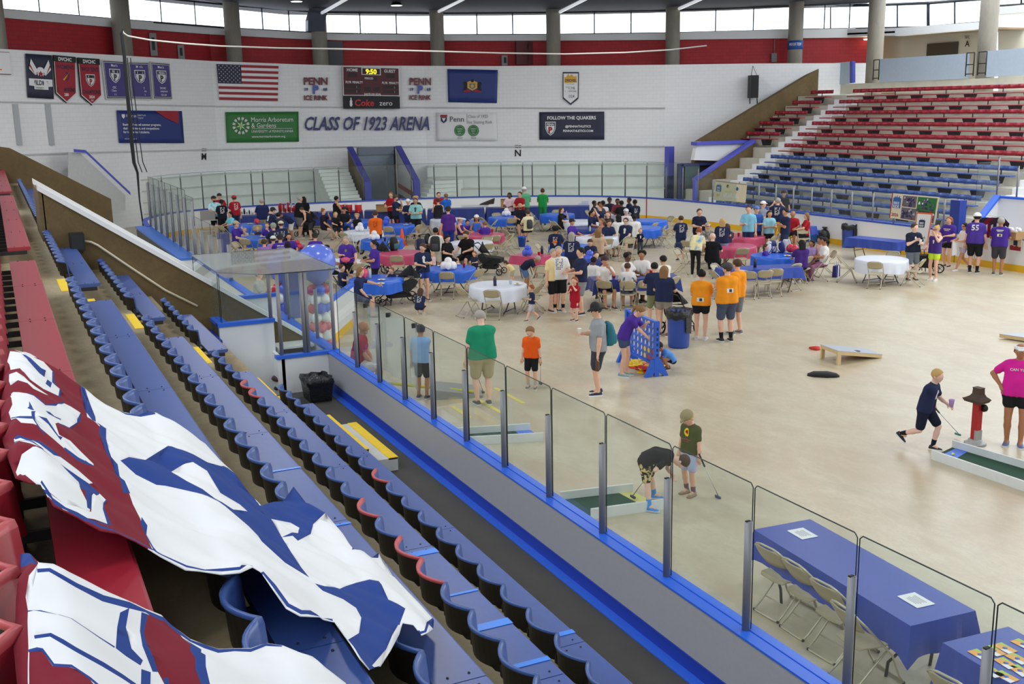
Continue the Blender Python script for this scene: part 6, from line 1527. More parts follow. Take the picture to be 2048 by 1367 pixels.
ps('blackcap2',1143,442,60,'person in black cap and purple tee left of the dark blue table',H=1.68,top=PU,hat='cap',hatc=(26,26,30),skin='m',arms=('table','table'))
ps('lookdown',1181,481,350,'girl in navy looking down at the blue table',H=1.5,top=NV,hair='br',hs='pony',nod=30,arms=('table','hold'),prints=(('f','blob',WH,0,.7),))
# far right tables of the middle
k_=0
for(px,py,deg,c,hr,hst,sk,lab,kw)in((1188,405,80,(30,32,44),'bk','short','d','person in black reaching across, leftmost at the far corner table',dict(arms=('reach','table'))),(1201,413,290,NV,'rd','short','p','red-haired boy in navy raising an arm at the far corner table',dict(arms=('up','table'))),(1206,405,190,WH,'bk','short','d','person in white tee from behind at the far corner table',dict(arms=('table','table'))),(1219,399,10,(36,40,56),'bk','short','d','person in black cap at the back of the far corner table',dict(hat='cap',arms=('table','table'))),(1235,401,0,(120,50,60),'bk','short','d','person in dark red facing the camera at the far corner table',dict(arms=('table','table'))),(1243,405,185,BK,'bk','short','d','person in black tee from behind, centre of the far corner table',dict(arms=('table','table'))),(1259,399,290,NV,'bk','short','d','person in navy turned left, right side of the far corner table',dict(arms=('table','fwd'))),(1270,403,200,(32,40,64),'bk','short','d','person in navy with white back print, rightmost at the far corner table',dict(arms=('table','table'),prints=(('b','rows',WH,0,.7),))),(1199,407,20,(70,70,80),'bk','short','d','person in grey behind the red-haired boy',dict(arms=('table','table'))),(1184,424,60,NV,'bk','pony','m','laughing person in navy with hair tied back at the white table',dict(arms=('mouth','table'))),(1216,427,350,(40,40,50),'rd','long','p','person with long auburn hair behind the blue table',dict(arms=('table','table'))),(1237,433,200,WH,'bk','long','m','person with long black hair in white tee from behind',dict(arms=('table','table'))),(1252,422,10,(216,210,206),'br','short','p','person in a white and green trucker cap and pale tee',dict(hat='cap',hatc=(214,222,222),arms=('table','table'))),(1269,433,190,WH,'bk','short','d','person in white tee from behind right of the crossed-legged one',dict(arms=('table','table'))),(1214,441,20,NV,'br','pony','m','person in navy with sunglasses on the head leaning over a table',dict(arms=('table','table'),lean=20)),(1196,462,170,(196,168,140),'lb','long','p','person with long blond hair from behind at the white cloth table',dict(arms=('table','table'))),(1204,441,300,(176,130,100),'lb','pony','m','person leaning sideways beside the sunglasses wearer',dict(arms=('table','table'),sleeve='tank')),(1252,440,340,NV,'br','short','p','person in navy tee with white chest print sitting with legs stretched to the left',dict(arms=('lap','down'),build=1.2,prints=(('f','blob',WH),),glasses=True)),(1187,519,150,WH,'bk','short','d','boy in white and pink striped tee at the left end of the navy table',dict(H=1.5,arms=('table','table'),skin='d')),(1209,519,20,WH,'bk','short','m','person in dark cap and white tee eating at the navy table',dict(hat='cap',hatc=(60,36,44),arms=('mouth','table'))),(1254,511,60,WH,'bk','curly','d','person with black curly hair turned right at the navy table',dict(arms=('table','table'))),(1284,507,350,WH,'bk','curly','t','smiling person with curly hair in white at the navy table',dict(arms=('table','table'))),(1327,517,215,(230,226,216),'bk','short','m','person in white tee turned away at the right end of the navy table',dict(arms=('table','table'))),(1255,531,180,(222,222,222),'br','short','m','child in white tee with dark strap and back turned at the navy table',dict(H=1.5,arms=('table','table'))),(1192,507,20,(60,70,130),'br','short','p','small boy behind the navy table by the blue bag',dict(H=1.3,arms=('table','table')))):
 k_+=1;a_=dict(top=c,hair=hr,hs=hst,skin=sk);a_.update(kw);ps('mid%d'%k_,px,py,deg,lab,**a_)
pf('toddler',1280,508,15,'toddler in navy tee with white print standing alone',H=.98,top=(28,34,58),bot=(70,72,76),bottom='pants',hair='bl',arms=('fwd','down'),prints=(('f','blob',WH),))
# right of the aisle
pf('navyboy',1361,521,195,'person in navy tee and navy shorts with short hair seen from behind',H=1.6,top=NV,bot=(44,54,96),hair='br',shoes=BK,arms=('fwd','fwd'),prints=(('b','rows',WH),))
pf('bagwoman',1397,511,20,'person in navy tee with shoulder bag talking with hands raised',H=1.72,build=1.15,top=(30,34,56),bot=BK,bottom='short',hair='br',hs='pony',arms=('hold','fwd'))
pf('bentdye',1390,554,165,'person in pale tie-dye top and black leggings bending at the pink table',H=1.68,lean=42,pose='stand',top=YELT,bot=BK,bottom='leggings',hair='rd',hs='bun',shoes=(196,196,190),arms=('fwd','fwd'))
ps('baldblack',1425,471,170,'bald person in black tee seated with back turned at the pink table',H=1.75,build=1.15,top=(24,24,28),bot=BK,bottom='pants',hs='bald',skin='p',arms=('table','table'))
pf('denimback',1443,534,175,'person in navy tee with white back print and pale denim shorts',H=1.66,build=1.18,top=NV,bot=(140,166,196),hair='bl',hs='mid',shoes=(200,196,190),arms=('down','fwd'),prints=(('b','rows',WH),))
ps('darkw',1454,452,200,'person with dark hair behind the pale denim shorts',H=1.68,top=(60,56,70),hair='br',hs='long',arms=('table','table'))
ps('camo',1415,450,30,'person in grey camouflage tee seated at the pink table',H=1.72,top=CAMO,hair='gy',arms=('table','table'),glasses=True)
ph('cyanman',1498,411,350,'tall person in navy and cyan cycling jersey',H=1.86,top=(132,196,222),bot=(40,50,84),hair='br',arms=('down','hold'))
ph('bluecap',1513,412,20,'person in blue cap and blue shirt holding a paper tray',H=1.8,top=(56,92,170),bot=NV,hat='cap',hatc=(90,120,180),arms=('hold','hold'))
pf('crossgray',1523,494,65,'person in grey tee and white cap with folded arms',H=1.76,build=1.1,top=(130,134,150),bot=(150,136,118),hat='cap',hatc=(236,230,226),shoes=(140,130,120),arms=('cross','cross'))
ph('lightbluew',1539,421,20,'dark-haired person in pale blue top between two bigger figures',H=1.64,top=(150,206,224),bot=BK,bottom='short',hair='bk',hs='mid',skin='m',arms=('hold','hold'))
pf('yellowsh',1553,489,172,'person in navy tee and yellow shorts raising a phone',H=1.82,build=1.15,top=NV,bot=(226,180,40),hair='gy',shoes=(180,180,180),arms=('up','phone'),prints=(('b','rows',WH),))
ph('armscross',1572,417,300,'dark-haired person in navy tee with folded arms',H=1.76,top=NV,bot=(50,60,92),hair='bk',skin='m',arms=('cross','cross'))
p_=atY(1567,394,-30.2);PEOPLE['officer']=person('person in dark uniform and black cap standing behind the far boards glass',Vector((p_.x,-30.2,max(.0,p_.z-1.78))),20,H=1.78,top=(34,34,40),bot=(30,30,36),bottom='pants',hat='cap',hatc=(32,32,36),skin='m',hair='bk',arms=('down','down'),sleeve='short')
ps('redseat',1586,426,350,'person in red tee seated at the registration table, left one',H=1.74,top=RD,hair='gy',hs='bald',skin='t',arms=('table','table'))
ps('redseat2',1614,430,280,'person in red tee with brown hair seated at the registration table, right one',H=1.66,top=(170,34,46),hair='lb',hs='mid',arms=('table','table'))
ps('darkgirl',1604,485,200,'person with long black hair in purple seated with bare legs at the blue table',H=1.68,top=(70,44,120),bot=BK,bottom='short',hair='bk',hs='long',skin='t',shoes=(230,230,230),arms=('table','lap'))
ps('lilacgirl',1624,484,320,'girl in lilac top with dark hair at the blue table',H=1.4,top=(176,150,206),bot=(120,150,200),bottom='short',hair='bk',hs='pony',skin='t',arms=('hold','lap'))
ps('whitewoman',1650,480,285,'person in white top and mauve trousers on a folding chair',H=1.64,top=(236,234,230),bot=(160,110,140),bottom='pants',hair='bk',hs='pony',skin='t',arms=('fwd','lap'))
ps('behindwoman',1642,478,300,'dark-haired person in pink half hidden behind the white top',H=1.62,top=(226,180,170),hair='bk',hs='pony',skin='t',arms=('fwd','lap'))
ps('purplekid',1531,491,80,'child in purple with toy seated left of the cluttered blue table',H=1.2,top=PU,hair='br',hs='mid',arms=('table','table'))
# far right group
pf('cupman',1822,560,30,'person in navy tee holding a white cup by the round white table',H=1.76,build=1.1,top=(30,36,56),bot=(104,112,120),hair='br',skin='p',arms=('hold','chest'),look=25,prints=(('f','oval',WH,.05,.5),))
pf('neon',1866,560,330,'person in purple tank top and neon yellow shorts',H=1.68,top=(74,52,130),sleeve='tank',bot=(206,236,60),bottom='short',hair='bl',hs='bun',shoes=(220,214,210),arms=('phone','fwd'),look=-40,glasses=True,prints=(('f','blob',WH,-.02,.6),))
pf('purspec',1893,533,330,'person in loose purple tee and black shorts with sunglasses on red hair',H=1.66,build=1.2,top=(74,50,148),bot=BK,bottom='short',hair='rd',hs='mid',shoes=(36,36,40),arms=('fwd','fwd'),prints=(('f','line',WH,.05,1.3),))
pf('whitelace',1925,541,300,'person in white top and lilac shorts carrying a white bag',H=1.58,top=(236,234,232),bot=(200,180,206),bottom='short',hair='bk',hs='long',skin='m',shoes=(224,218,210),pose='walk',arms=('fwd','fwd'),glasses=True)
pf('p55',1946,545,168,'tall person in purple shirt numbered 55 and white cap',H=1.9,build=1.22,top=(78,56,150),bot=BK,hair='bk',beard=True,hat='cap',hatc=(240,240,238),shoes=(26,26,28),socks=BK,arms=('down','down'),look=30,prints=(('b','num',WH,.06),))
pf('bibman',1994,549,175,'person in purple tee with paper bib on the back and dark grey shorts',H=1.8,build=1.15,top=(70,44,140),bot=(64,62,68),hair='gy',hs='short',skin='t',shoes=(90,88,84),arms=('fwd','fwd'),prints=(('b','bib',(226,214,180),-.04,.8),('b','line',WH,.1)))
# ---------------------------------------------------------------- folding chairs
BEIGE=mat('beige_chair_plastic',(178,166,136),.45);TUBE=mat('beige_chair_tube',(190,182,160),.3,metal=.35);FOOT=mat('dark_rubber_foot',(60,56,50),.7)
def make_chair(label):
 e=empty('folding_chair',(0,0,0),0,label,'chair')
 r=[]
 for x,z,w in((-.20,.425,.17),(-.17,.445,.19),(0,.44,.205),(.12,.445,.2),(.19,.455,.16),(.205,.44,.13)):
  r.append([Vector((x,-w,z-.012)),Vector((x,-w,z)),Vector((x,-w*.5,z-.012)),Vector((x,w*.5,z-.012)),Vector((x,w,z)),Vector((x,w,z-.012)),Vector((x,0,z-.03))])
 MB().loft(r,0,False).build('seat',BEIGE,e)
 b=MB();n=8
 V=[];
 for j,(z,hw)in enumerate(((.60,.185),(.63,.2),(.74,.2),(.785,.175),(.80,.14))):
  for i in range(n+1):
   u=2*i/n-1;V.append(Vector((-.155-.13*(z-.6)/.2-.025*(1-u*u)-(.012 if True else 0),hw*u,z-(.02*(1-u*u)if j==0 else 0))))
 k=len(V);V+=[v+Vector((.014,0,.002))for v in V];F=[]
 for j in range(4):
  for i in range(n):a=j*(n+1)+i;F+=[(a,a+n+1,a+n+2,a+1),(k+a,k+a+1,k+a+n+2,k+a+n+1)]
 for i in range(n):a=4*(n+1)+i;F+=[(i,i+1,k+i+1,k+i),(a,k+a,k+a+1,a+1)]
 for j in range(4):a=j*(n+1);c=a+n;F+=[(a,k+a,k+a+n+1,a+n+1),(c,c+n+1,k+c+n+1,k+c)]
 b.add(V,F,0,True).build('backrest',BEIGE,e)
 y=.215
 MB().tube([(.30,-y,.015),(.245,-y,.10),(.15,-y,.33),(-.05,-y,.55),(-.15,-y,.66),(-.25,-y,.76),(-.275,-y+.05,.80),(-.28,-y+.12,.815),(-.28,y-.12,.815),(-.275,y-.05,.80),(-.25,y,.76),(-.15,y,.66),(-.05,y,.55),(.15,y,.33),(.245,y,.10),(.30,y,.015),(.315,y-.05,.012),(.315,-y+.05,.012)],.0125,6,closed=True).build('frame',TUBE,e)
 y=.185
 MB().tube([(.17,-y,.425),(.02,-y,.28),(-.18,-y,.08),(-.26,-y,.015),(-.275,-y+.04,.012),(-.275,y-.04,.012),(-.26,y,.015),(-.18,y,.08),(.02,y,.28),(.17,y,.425)],.0115,6).build('rear_leg_frame',TUBE,e)
 MB().tube([(-.12,-y,.14),(-.12,y,.14)],.007,5).build('cross_bar',TUBE,e)
 ft=MB()
 for x,yy in((.305,.215),(-.265,.185)):
  for q in(-1,1):MB().ball((x,q*yy,.012),.017,6).build('foot',FOOT,e)
 return e
CH0=make_chair('x');CHT=tree(CH0);CHAIRS=[];CHLAB={}
def chair(pos,rz,label,group):
 n=CHLAB.get(label,0);CHLAB[label]=n+1
 if n:label=label+(', nearer',', middle',', farther')[min(n-1,2)]
 if not CHAIRS:o=CH0;o.location=(pos[0],pos[1],0);o.rotation_euler=(0,0,rz);o['label']=label;o['group']=group
 else:o=dup(CHT,(pos[0],pos[1],0),rz,label,group)
 CHAIRS.append(o);return o
def face(pos,deg):
 d=math.hypot(pos[0],pos[1]);u=(pos[0]/d,pos[1]/d);rt=(u[1],-u[0]);a=math.radians(deg)
 return math.atan2(-u[1]*math.cos(a)+rt[1]*math.sin(a),-u[0]*math.cos(a)+rt[0]*math.sin(a))
def chair_px(px,py,deg,label,group='loose folding chairs'):
 """chair from the pixel of the middle of its back's top edge"""
 p=at(px,py,.8);a=face(p,deg);return chair((p.x+.26*math.cos(a),p.y+.26*math.sin(a)),a,label,group)
 # ---------------------------------------------------------------- tables and cloths
def clothm(name,c):return mat(name,c,.32,.45,var=.04,vscale=3)
CLO={'blue':clothm('blue_plastic_cloth',(44,104,218)),'white':clothm('white_plastic_cloth',(226,232,246)),'pink':clothm('pink_plastic_cloth',(196,76,112)),'navy':clothm('navy_plastic_cloth',(50,76,172)),'dark':clothm('deep_navy_plastic_cloth',(40,58,134))}
LEGM=mat('dark_table_leg',(74,72,68),.4,metal=.5);TOPM=mat('grey_table_top',(186,184,176),.5)
def make_round():
 e=empty('round_table',(0,0,0),0,'x','table')
 MB().lathe([(.74,.70),(.76,.71),(.76,.735),(.74,.74),(0,.74)],32).build('tabletop',TOPM,e)
 for q in(-1,1):
  MB().tube([(q*.32,-.42,.0),(q*.36,-.3,.1),(q*.4,-.1,.4),(q*.42,-.06,.70)],.016,6).tube([(q*.32,.42,.0),(q*.36,.3,.1),(q*.4,.1,.4),(q*.42,.06,.70)],.016,6).tube([(q*.40,-.1,.38),(q*.40,.1,.38)],.012,6).tube([(q*.345,-.33,.06),(q*.345,.33,.06)],.012,6).build('leg',LEGM,e)
 return e
RT0=make_round();RTT=tree(RT0);NT=[0]
def round_cloth(drop,seedv):
 r=random.Random(seedv);n=96;ph=[r.uniform(0,6.3)for _ in range(4)];b=MB()
 prof=[(0,0),(.4,0),(.70,0),(.765,-.004),(.785,-.02)];V=[Vector((0,0,.748))];rings=[]
 for(rr,z)in prof[1:]:rings.append([Vector((rr*math.cos(2*PI*k/n),rr*math.sin(2*PI*k/n),.748+z))for k in range(n)])
 for j in range(1,6):
  t=j/5;ring=[]
  for k in range(n):
   a=2*PI*k/n;w=(.5*math.sin(11*a+ph[0])+.35*math.sin(17*a+ph[1])+.3*math.sin(7*a+ph[2]))*.038*t**.8
   hem=drop*(1+.05*math.sin(4*a+ph[3]));ring.append(Vector(((.785+.012*t+w)*math.cos(a),(.785+.012*t+w)*math.sin(a),.728-hem*t)))
  rings.append(ring)
 for rg in rings:V+=rg
 F=[(0,1+k,1+(k+1)%n)for k in range(n)]
 for j in range(len(rings)-1):F+=[(1+j*n+k,1+(j+1)*n+k,1+(j+1)*n+(k+1)%n,1+j*n+(k+1)%n)for k in range(n)]
 return b.add(V,F,0,True)
DIRN=lambda d:('in front of','front right of','right of','behind right of','behind','behind left of','left of','front left of')[int(((d%360)+22.5)//45)%8]
TABLES={}
def rtable(key,px,py,col,desc,chairs=(),drop=.33):
 p=at(px,py,.74);lab='round folding table under the '+desc
 if NT[0]==0:o=RT0;o.location=(p.x,p.y,0);o['label']=lab;o['group']='round folding tables'
 else:o=dup(RTT,(p.x,p.y,0),.7*NT[0],lab,'round folding tables')
 NT[0]+=1
 c=round_cloth(drop,NT[0]).build('tablecloth',CLO[col]);c.location=(p.x,p.y,0);tag(c,desc,'tablecloth','round plastic tablecloths')
 TABLES[key]=p
 for d in chairs:
  a0=face(p,d);q=(p.x+1.0*math.cos(a0),p.y+1.0*math.sin(a0))
  chair(q,a0+PI,'folding chair %s the %s'%(DIRN(d),desc.split(',')[0]),'chairs round the tables')
 return p
rtable('T1',494,449,'blue','blue round cloth by the seated tan cap, farther of two',(20,300))
rtable('T2',514,474,'blue','blue round cloth nearest the padded post',(338,12,285))
rtable('T3',620,500,'blue','blue round cloth beside the red balloons',(8,))
rtable('T4',676,523,'white','white round cloth behind the glass roof',(80,30))
rtable('T5',712,441,'blue','blue round cloth with water bottles below the coolers',(200,))
rtable('T6',727,462,'white','white round cloth left of the orange tee',(285,265,320))
rtable('T7',792,450,'blue','blue round cloth right of the orange tee',(345,50))
rtable('T8',764,478,'blue','blue round cloth with white balloons before the orange tee',(20,))
rtable('T9',803,505,'pink','pink round cloth under the black backpack',(352,300))
rtable('T10',900,536,'blue','blue round cloth with a large white balloon cluster',(355,45,310))
rtable('T11',996,569,'white','white round cloth nearest the camera',(352,305,62,95),.36)
rtable('T12',752,557,'blue','blue round cloth beside the big pushchair',(278,95))
rtable('T13',896,438,'white','white round cloth left of the tall purple figure',(200,270,60))
rtable('T14',934,443,'blue','blue round cloth behind the white hat',(85,))
rtable('T15',968,468,'pink','pink round cloth with red cups',(318,20,55))
rtable('T16',942,484,'white','white round cloth beside the black tee',(80,30,150))
rtable('T17',1012,434,'blue','blue round cloth before the yellow panel',(300,12,75,200))
rtable('T18',1114,428,'blue','blue round cloth right of the green trousers',(285,255,180))
rtable('T20',1142,492,'blue','blue round cloth beside the orange knitted hat',(250,))
rtable('T21',1160,442,'white','white round cloth left of the laughing one',(275,300))
rtable('T22',1176,455,'dark','dark blue round cloth in the crowded middle',())
rtable('T23',1194,473,'white','white round cloth with long blond hair before it',(18,60,250))
rtable('T24',1297,440,'blue','blue round cloth by the red goal line',(90,130))
rtable('T25',1284,455,'blue','small blue round cloth right of the white tee',(60,95))
rtable('T28',1552,510,'blue','blue round cloth heaped with bags',(52,130))
rtable('T29',1487,471,'pink','pink round cloth, farther of two by the folded arms',(95,60))
rtable('T30',1466,491,'pink','pink round cloth, nearer of two by the folded arms',(15,65,230,300))
rtable('T33',1763,517,'white','white round cloth alone on the open floor at right',(352,272,70,165),.36)
rtable('T36',1226,425,'white','small white cloth at the far corner table',(45,340,250))
for d_ in((1353,497,60,'beige folding chair with a navy bag, left of the black leggings'),(1372,482,150,'beige folding chair left of the pale tie-dye top'),(1008,459,120,'lone beige folding chair facing away near the pink cloth'),(1023,470,280,'lone beige folding chair left of the blue bucket'),(1311,446,240,'empty beige folding chair right of the toddler, left one'),(1330,452,260,'empty beige folding chair right of the toddler, right one'),(1655,510,280,'beige folding chair under the white top woman'),(1670,502,290,'beige folding chair behind the white top woman'),(1604,516,195,'beige folding chair under the long black hair in purple'),(697,571,80,'beige folding chair under the navy dress'),(507,588,70,'beige folding chair behind the timekeeper box glass'),(647,440,80,'beige folding chair under the eating one with purple scarf'),(708,700,80,'beige folding chair under the bald red jersey'),(469,484,60,'beige folding chair under the tan cap'),(1260,475,340,'beige folding chair under the stretched legs')):chair_px(*d_)
# rectangular tables with draped cloths
def rect_cloth(L,Wd,drop,seedv,flare=.03,z=.745):
 r=random.Random(seedv);b=MB();n=24;per=[]
 def side(a,c,m):
  return[a.lerp(c,i/m)for i in range(m)]
 hx,hy=L/2+.008,Wd/2+.008;C=[Vector((-hx,-hy,z)),Vector((hx,-hy,z)),Vector((hx,hy,z)),Vector((-hx,hy,z))]
 P=side(C[0],C[1],24)+side(C[1],C[2],10)+side(C[2],C[3],24)+side(C[3],C[0],10);m=len(P);ph=r.uniform(0,6)
 V=[Vector(p)for p in P];rings=5
 for j in range(1,rings+1):
  t=j/rings
  for i,p in enumerate(P):
   nx=(1 if p.x>hx-.02 else-1 if p.x<-hx+.02 else 0);ny=(1 if p.y>hy-.02 else-1 if p.y<-hy+.02 else 0);corner=nx!=0 and ny!=0
   o=flare*t*(2.2 if corner else 1)+.012*t*math.sin(i*1.1+ph)+.008*t*math.sin(i*2.3)
   V.append(p+Vector((nx*o,ny*o,-drop*t*(1.25 if corner else 1.))))
 F=[(j*m+i,(j+1)*m+i,(j+1)*m+(i+1)%m,j*m+(i+1)%m)for j in range(rings)for i in range(m)];F.append(tuple(range(m)))
 return b.add(V,F,0,False)
def rect_table(name_px,L,Wd,col,desc,lab,drop=.3,corner=None,rz=None,z=.74,seedv=1):
 a,c=name_px
 A,B=at(*a,z),at(*c,z);mid=(A+B)/2;rz=math.atan2(B.y-A.y,B.x-A.x)if rz is None else rz;L=L or(B-A).length
 e=empty('folding_table',(mid.x,mid.y,0),rz,lab,'table','long folding tables')
 MB().box((-L/2,-Wd/2,.70),(L/2,Wd/2,.738)).build('tabletop',TOPM,e)
 for q in(-1,1):
  x=q*(L/2-.28)
  MB().tube([(x-q*.1,-Wd*.36,0),(x,-Wd*.34,.3),(x+q*.06,-Wd*.3,.70)],.014,6).tube([(x-q*.1,Wd*.36,0),(x,Wd*.34,.3),(x+q*.06,Wd*.3,.70)],.014,6).tube([(x,-Wd*.34,.3),(x,Wd*.34,.3)],.011,6).build('leg',LEGM,e)
 c_=rect_cloth(L,Wd,drop,seedv).build('tablecloth',CLO[col]);c_.location=(mid.x,mid.y,0);c_.rotation_euler=(0,0,rz);tag(c_,desc,'tablecloth','rectangular plastic tablecloths')
 return mid,rz
rect_table(((1183,557),(1352,550)),None,.76,'dark','navy rectangular cloth crowded with people in white tees','long folding table under the crowded navy cloth',.34)
rect_table(((1441,538),(1594,531)),None,.76,'navy','blue rectangular cloth beside the orange tees','long folding table under the blue cloth beside the orange tees',.3)
rect_table(((1574,451),(1624,454)),None,.76,'navy','blue rectangular cloth of the registration table','folding table under the registration cloth by the boards',.3)
rect_table(((1705,473),(1808,483)),None,.76,'navy','blue rectangular cloth right of the blue barrel','folding table under the blue cloth right of the barrel',.3)
rect_table(((1036,508),(1096,513)),None,.8,'pink','pink rectangular cloth right of the bending person','folding table under the pink rectangular cloth',.28)
for px,py,deg,w in((1207,562,168,'leftmost'),(1255,563,175,'holding the grey backpack'),(1293,561,192,'third'),(1352,554,235,'turned one rightmost')):chair_px(px,py,deg,'beige folding chair at the crowded navy cloth, %s along its front'%w,'chairs at the navy cloth')
for k,(px,py,deg)in enumerate(((1497,543,170),(1532,541,195),(1552,538,190),(1424,541,120),(1428,528,60),(1594,528,225))):chair_px(px,py,deg,'beige folding chair at the blue cloth beside the orange tees, %s'%('first along its front','second along its front','third along its front','at its left end','behind its left end','at its right end')[k],'chairs at the blue cloth by the orange tees')
chair_px(1085,532,330,'beige folding chair at the right end of the pink rectangular cloth');chair_px(1606,456,10,'beige folding chair behind the registration cloth')
# long supply tables along the end boards
for k,(a,c,d_)in enumerate((((478,432),(598,425),'leftmost stretch, beside the tie-dye tee'),((602,425),(725,421),'stretch under the red cups and coolers'),((730,421),(850,418),'stretch under the cardboard boxes'),((856,418),(968,415.5),'stretch right of the teal tee'),((973,415.5),(1078,412.5),'stretch under the long foam box'),((1083,412),(1178,411),'rightmost stretch, under the small paper stack'))):
 rect_table((a,c),None,.75,'dark','deep blue cloth of the supply tables, '+d_,'supply table by the far boards, '+d_,.62,seedv=k)
 # the two near tables behind the glass
a,b_,c,d_=at(1505,1055,.74),at(1625,1043,.74),at(1955,1224,.74),at(1815,1248,.74)
A_,B_=(a+b_)/2,(c+d_)/2
def rect_world(A,B,Wd,col,desc,lab,drop,seedv=1):
 mid=(A+B)/2;rz=math.atan2(B.y-A.y,B.x-A.x);L=(B-A).length
 e=empty('folding_table',(mid.x,mid.y,0),rz,lab,'table','long folding tables')
 MB().box((-L/2,-Wd/2,.70),(L/2,Wd/2,.738)).build('tabletop',TOPM,e)
 for q in(-1,1):
  x=q*(L/2-.28)
  for w in(-1,1):MB().tube([(x-q*.12,w*Wd*.36,0),(x-q*.1,w*Wd*.36,.16),(x+q*.02,w*Wd*.34,.32),(x+q*.06,w*Wd*.3,.70)],.016,8).build('leg',LEGM,e)
  MB().tube([(x,-Wd*.34,.3),(x,Wd*.34,.3)],.011,6).build('leg_brace',LEGM,e)
 c_=rect_cloth(L,Wd,drop,seedv).build('tablecloth',CLO[col]);c_.location=(mid.x,mid.y,0);c_.rotation_euler=(0,0,rz);tag(c_,desc,'tablecloth','rectangular plastic tablecloths')
 return mid,rz
mid,rzn=rect_world(A_,B_,((b_-a).length+(c-d_).length)/2,'navy','blue rectangular cloth with two papers behind the near glass','long folding table under the nearest blue cloth with papers',.32)
PAPER=mat('white_paper',(240,242,246),.6);INK=mat('grey_print',(150,154,164),.7)
def paper(px,py,rz,label,w=.28,h=.216,lines=6):
 p=at(px,py,.75);e=empty('paper_sheet',(p.x,p.y,.748),rz,label,'paper')
 MB().box((-w/2,-h/2,0),(w/2,h/2,.002)).build('sheet',PAPER,e);t=MB()
 for k in range(lines):L=w*(.3-.03*(k%3));t.box((-L,h*.25-k*h*.1-.004,.002),(L,h*.25-k*h*.1+.004,.0026))
 t.build('printed_lines',INK,e)
paper(1605,1066,rzn,'white printed paper at the far end of the near blue cloth');paper(1832,1199,rzn,'white printed paper at the near end of the near blue cloth')
for k,(px,py)in enumerate(((1535,1090),(1590,1122),(1648,1162),(1692,1212))):
 p=at(px,py,.82);chair((p.x+.0,p.y-.26),-PI/2+(.06,-.02,.05,-.1)[k],'beige folding chair at the near blue cloth, %s from the far end'%ORD[k],'chairs at the near blue cloth')
a,b_,c=at(1887,1285,.74),at(2018,1255,.74),at(2030,1367,.74)
w2=(b_-a).length;A2=(a+b_)/2;B2=A2+Vector((-1.83,.0,0));d2=(B_-A_).normalized();B2=A2+d2*1.83
mid2,rz2=rect_world(A2,B2,w2,'navy','blue rectangular cloth with colourful cards at the bottom right corner','folding table under the blue cloth with colourful cards',.34,5)
CARD=[mat('card_green',(170,206,70),.4),mat('card_orange',(240,170,70),.4),mat('card_white',(232,238,246),.4),mat('card_blue',(70,110,180),.4)]
k=0
for px,py in((1960,1308),(1988,1300),(2010,1295),(2012,1325),(2035,1316),(1985,1342),(2012,1352),(2040,1340),(2046,1287)):
 p=at(px,py,.75);k+=1;e=empty('postcard',(p.x,p.y,.748),rz2+.1*math.sin(k*3),'colourful card on the corner blue cloth, %s of nine'%ORD[k-1],'card','cards on the corner blue cloth')
 MB().box((-.09,-.055,0),(.09,.055,.002)).build('card_base',CARD[1],e)
 MB().prism([(-.09,-.0),(.02,.055),(-.09,.055)],(.002,.0024)).build('printed_leaf',CARD[0],e);MB().prism([(.0,-.055),(.09,-.055),(.09,.0),(.02,-.01)],(.002,.0024)).lathe([(.022,.0022),(.022,.0028)],12,1).build('printed_picture',[CARD[2],CARD[3]],e)
p=at(1900,1345,.82);chair((p.x,p.y-.22),-PI/2+.1,'beige folding chair at the bottom frame edge beside the card table','chairs at the near blue cloth')
# ---------------------------------------------------------------- games and equipment on the floor
GREENT=mat('dark_green_turf',(38,76,58),.9,var=.1,vscale=30);LANEW=mat('white_lane_board',(222,226,224),.5,var=.04);LANEB=mat('blue_lane_end',(92,132,230),.6);LANEY=mat('yellow_lane_end',(222,216,130),.6)
def lane(corners,endm,label,flip=False,hh=.08):
 """putting lane from four floor pixels: near-left, near-right, far-right, far-left; coloured pad at the right end"""
 q=[at(x,y,0)for x,y in corners];mid=(q[0]+q[1]+q[2]+q[3])/4;e=empty('putting_lane',(mid.x,mid.y,0),0,label,'mini golf lane','putting lanes');q=[v-Vector((mid.x,mid.y,0))for v in q]
 up=Vector((0,0,1));k=.8
 m0,m1=q[0].lerp(q[1],k),q[3].lerp(q[2],k)
 MB().hexa([q[0],m0,m1,q[3],q[0]+up*.03,m0+up*.03,m1+up*.03,q[3]+up*.03]).build('turf',GREENT,e)
 MB().hexa([m0,q[1],q[2],m1,m0+up*.03,q[1]+up*.03,q[2]+up*.03,m1+up*.03]).build('end_pad',endm,e)
 for a,c in((q[0],q[1]),(q[3],q[2])):
  n=Vector((-(c-a).y,(c-a).x,0)).normalized()*.02
  MB().hexa([a-n,c-n,c+n,a+n,a-n+up*hh*1.8,c-n+up*hh*1.8,c+n+up*hh*1.8,a+n+up*hh*1.8]).build('side_board',LANEW,e)
 return e
lane(((1182,1037),(1326,1017),(1265,985),(1120,1002)),LANEY,'white-sided green putting lane with yellow end under the bending child')
lane(((925,890),(1087,881),(1060,862),(905,872)),LANEB,'white-sided green putting lane with blue end behind the near glass')
q0=at(1863,917,0);q1=at(2048,981,0);q2=at(2048,940,0);q3=at(1905,893,0)
d=(q1-q0);q1=q0+d*1.25;q2=q3+d*1.25;mid=(q0+q1+q2+q3)/4
e=lane([(1863,917),(2088,995),(2100,955),(1905,897)],GREENT,'white-sided putting lane beside the red post at the right frame edge')
a,b_,c,d_=[Vector(v)-Vector((mid.x,mid.y,0))*0 for v in(q0,q1,q2,q3)]
loc=e.location;A,B,C,D=[v-loc for v in(at(1863,917,0),at(2088,995,0),at(2100,955,0),at(1905,897,0))]
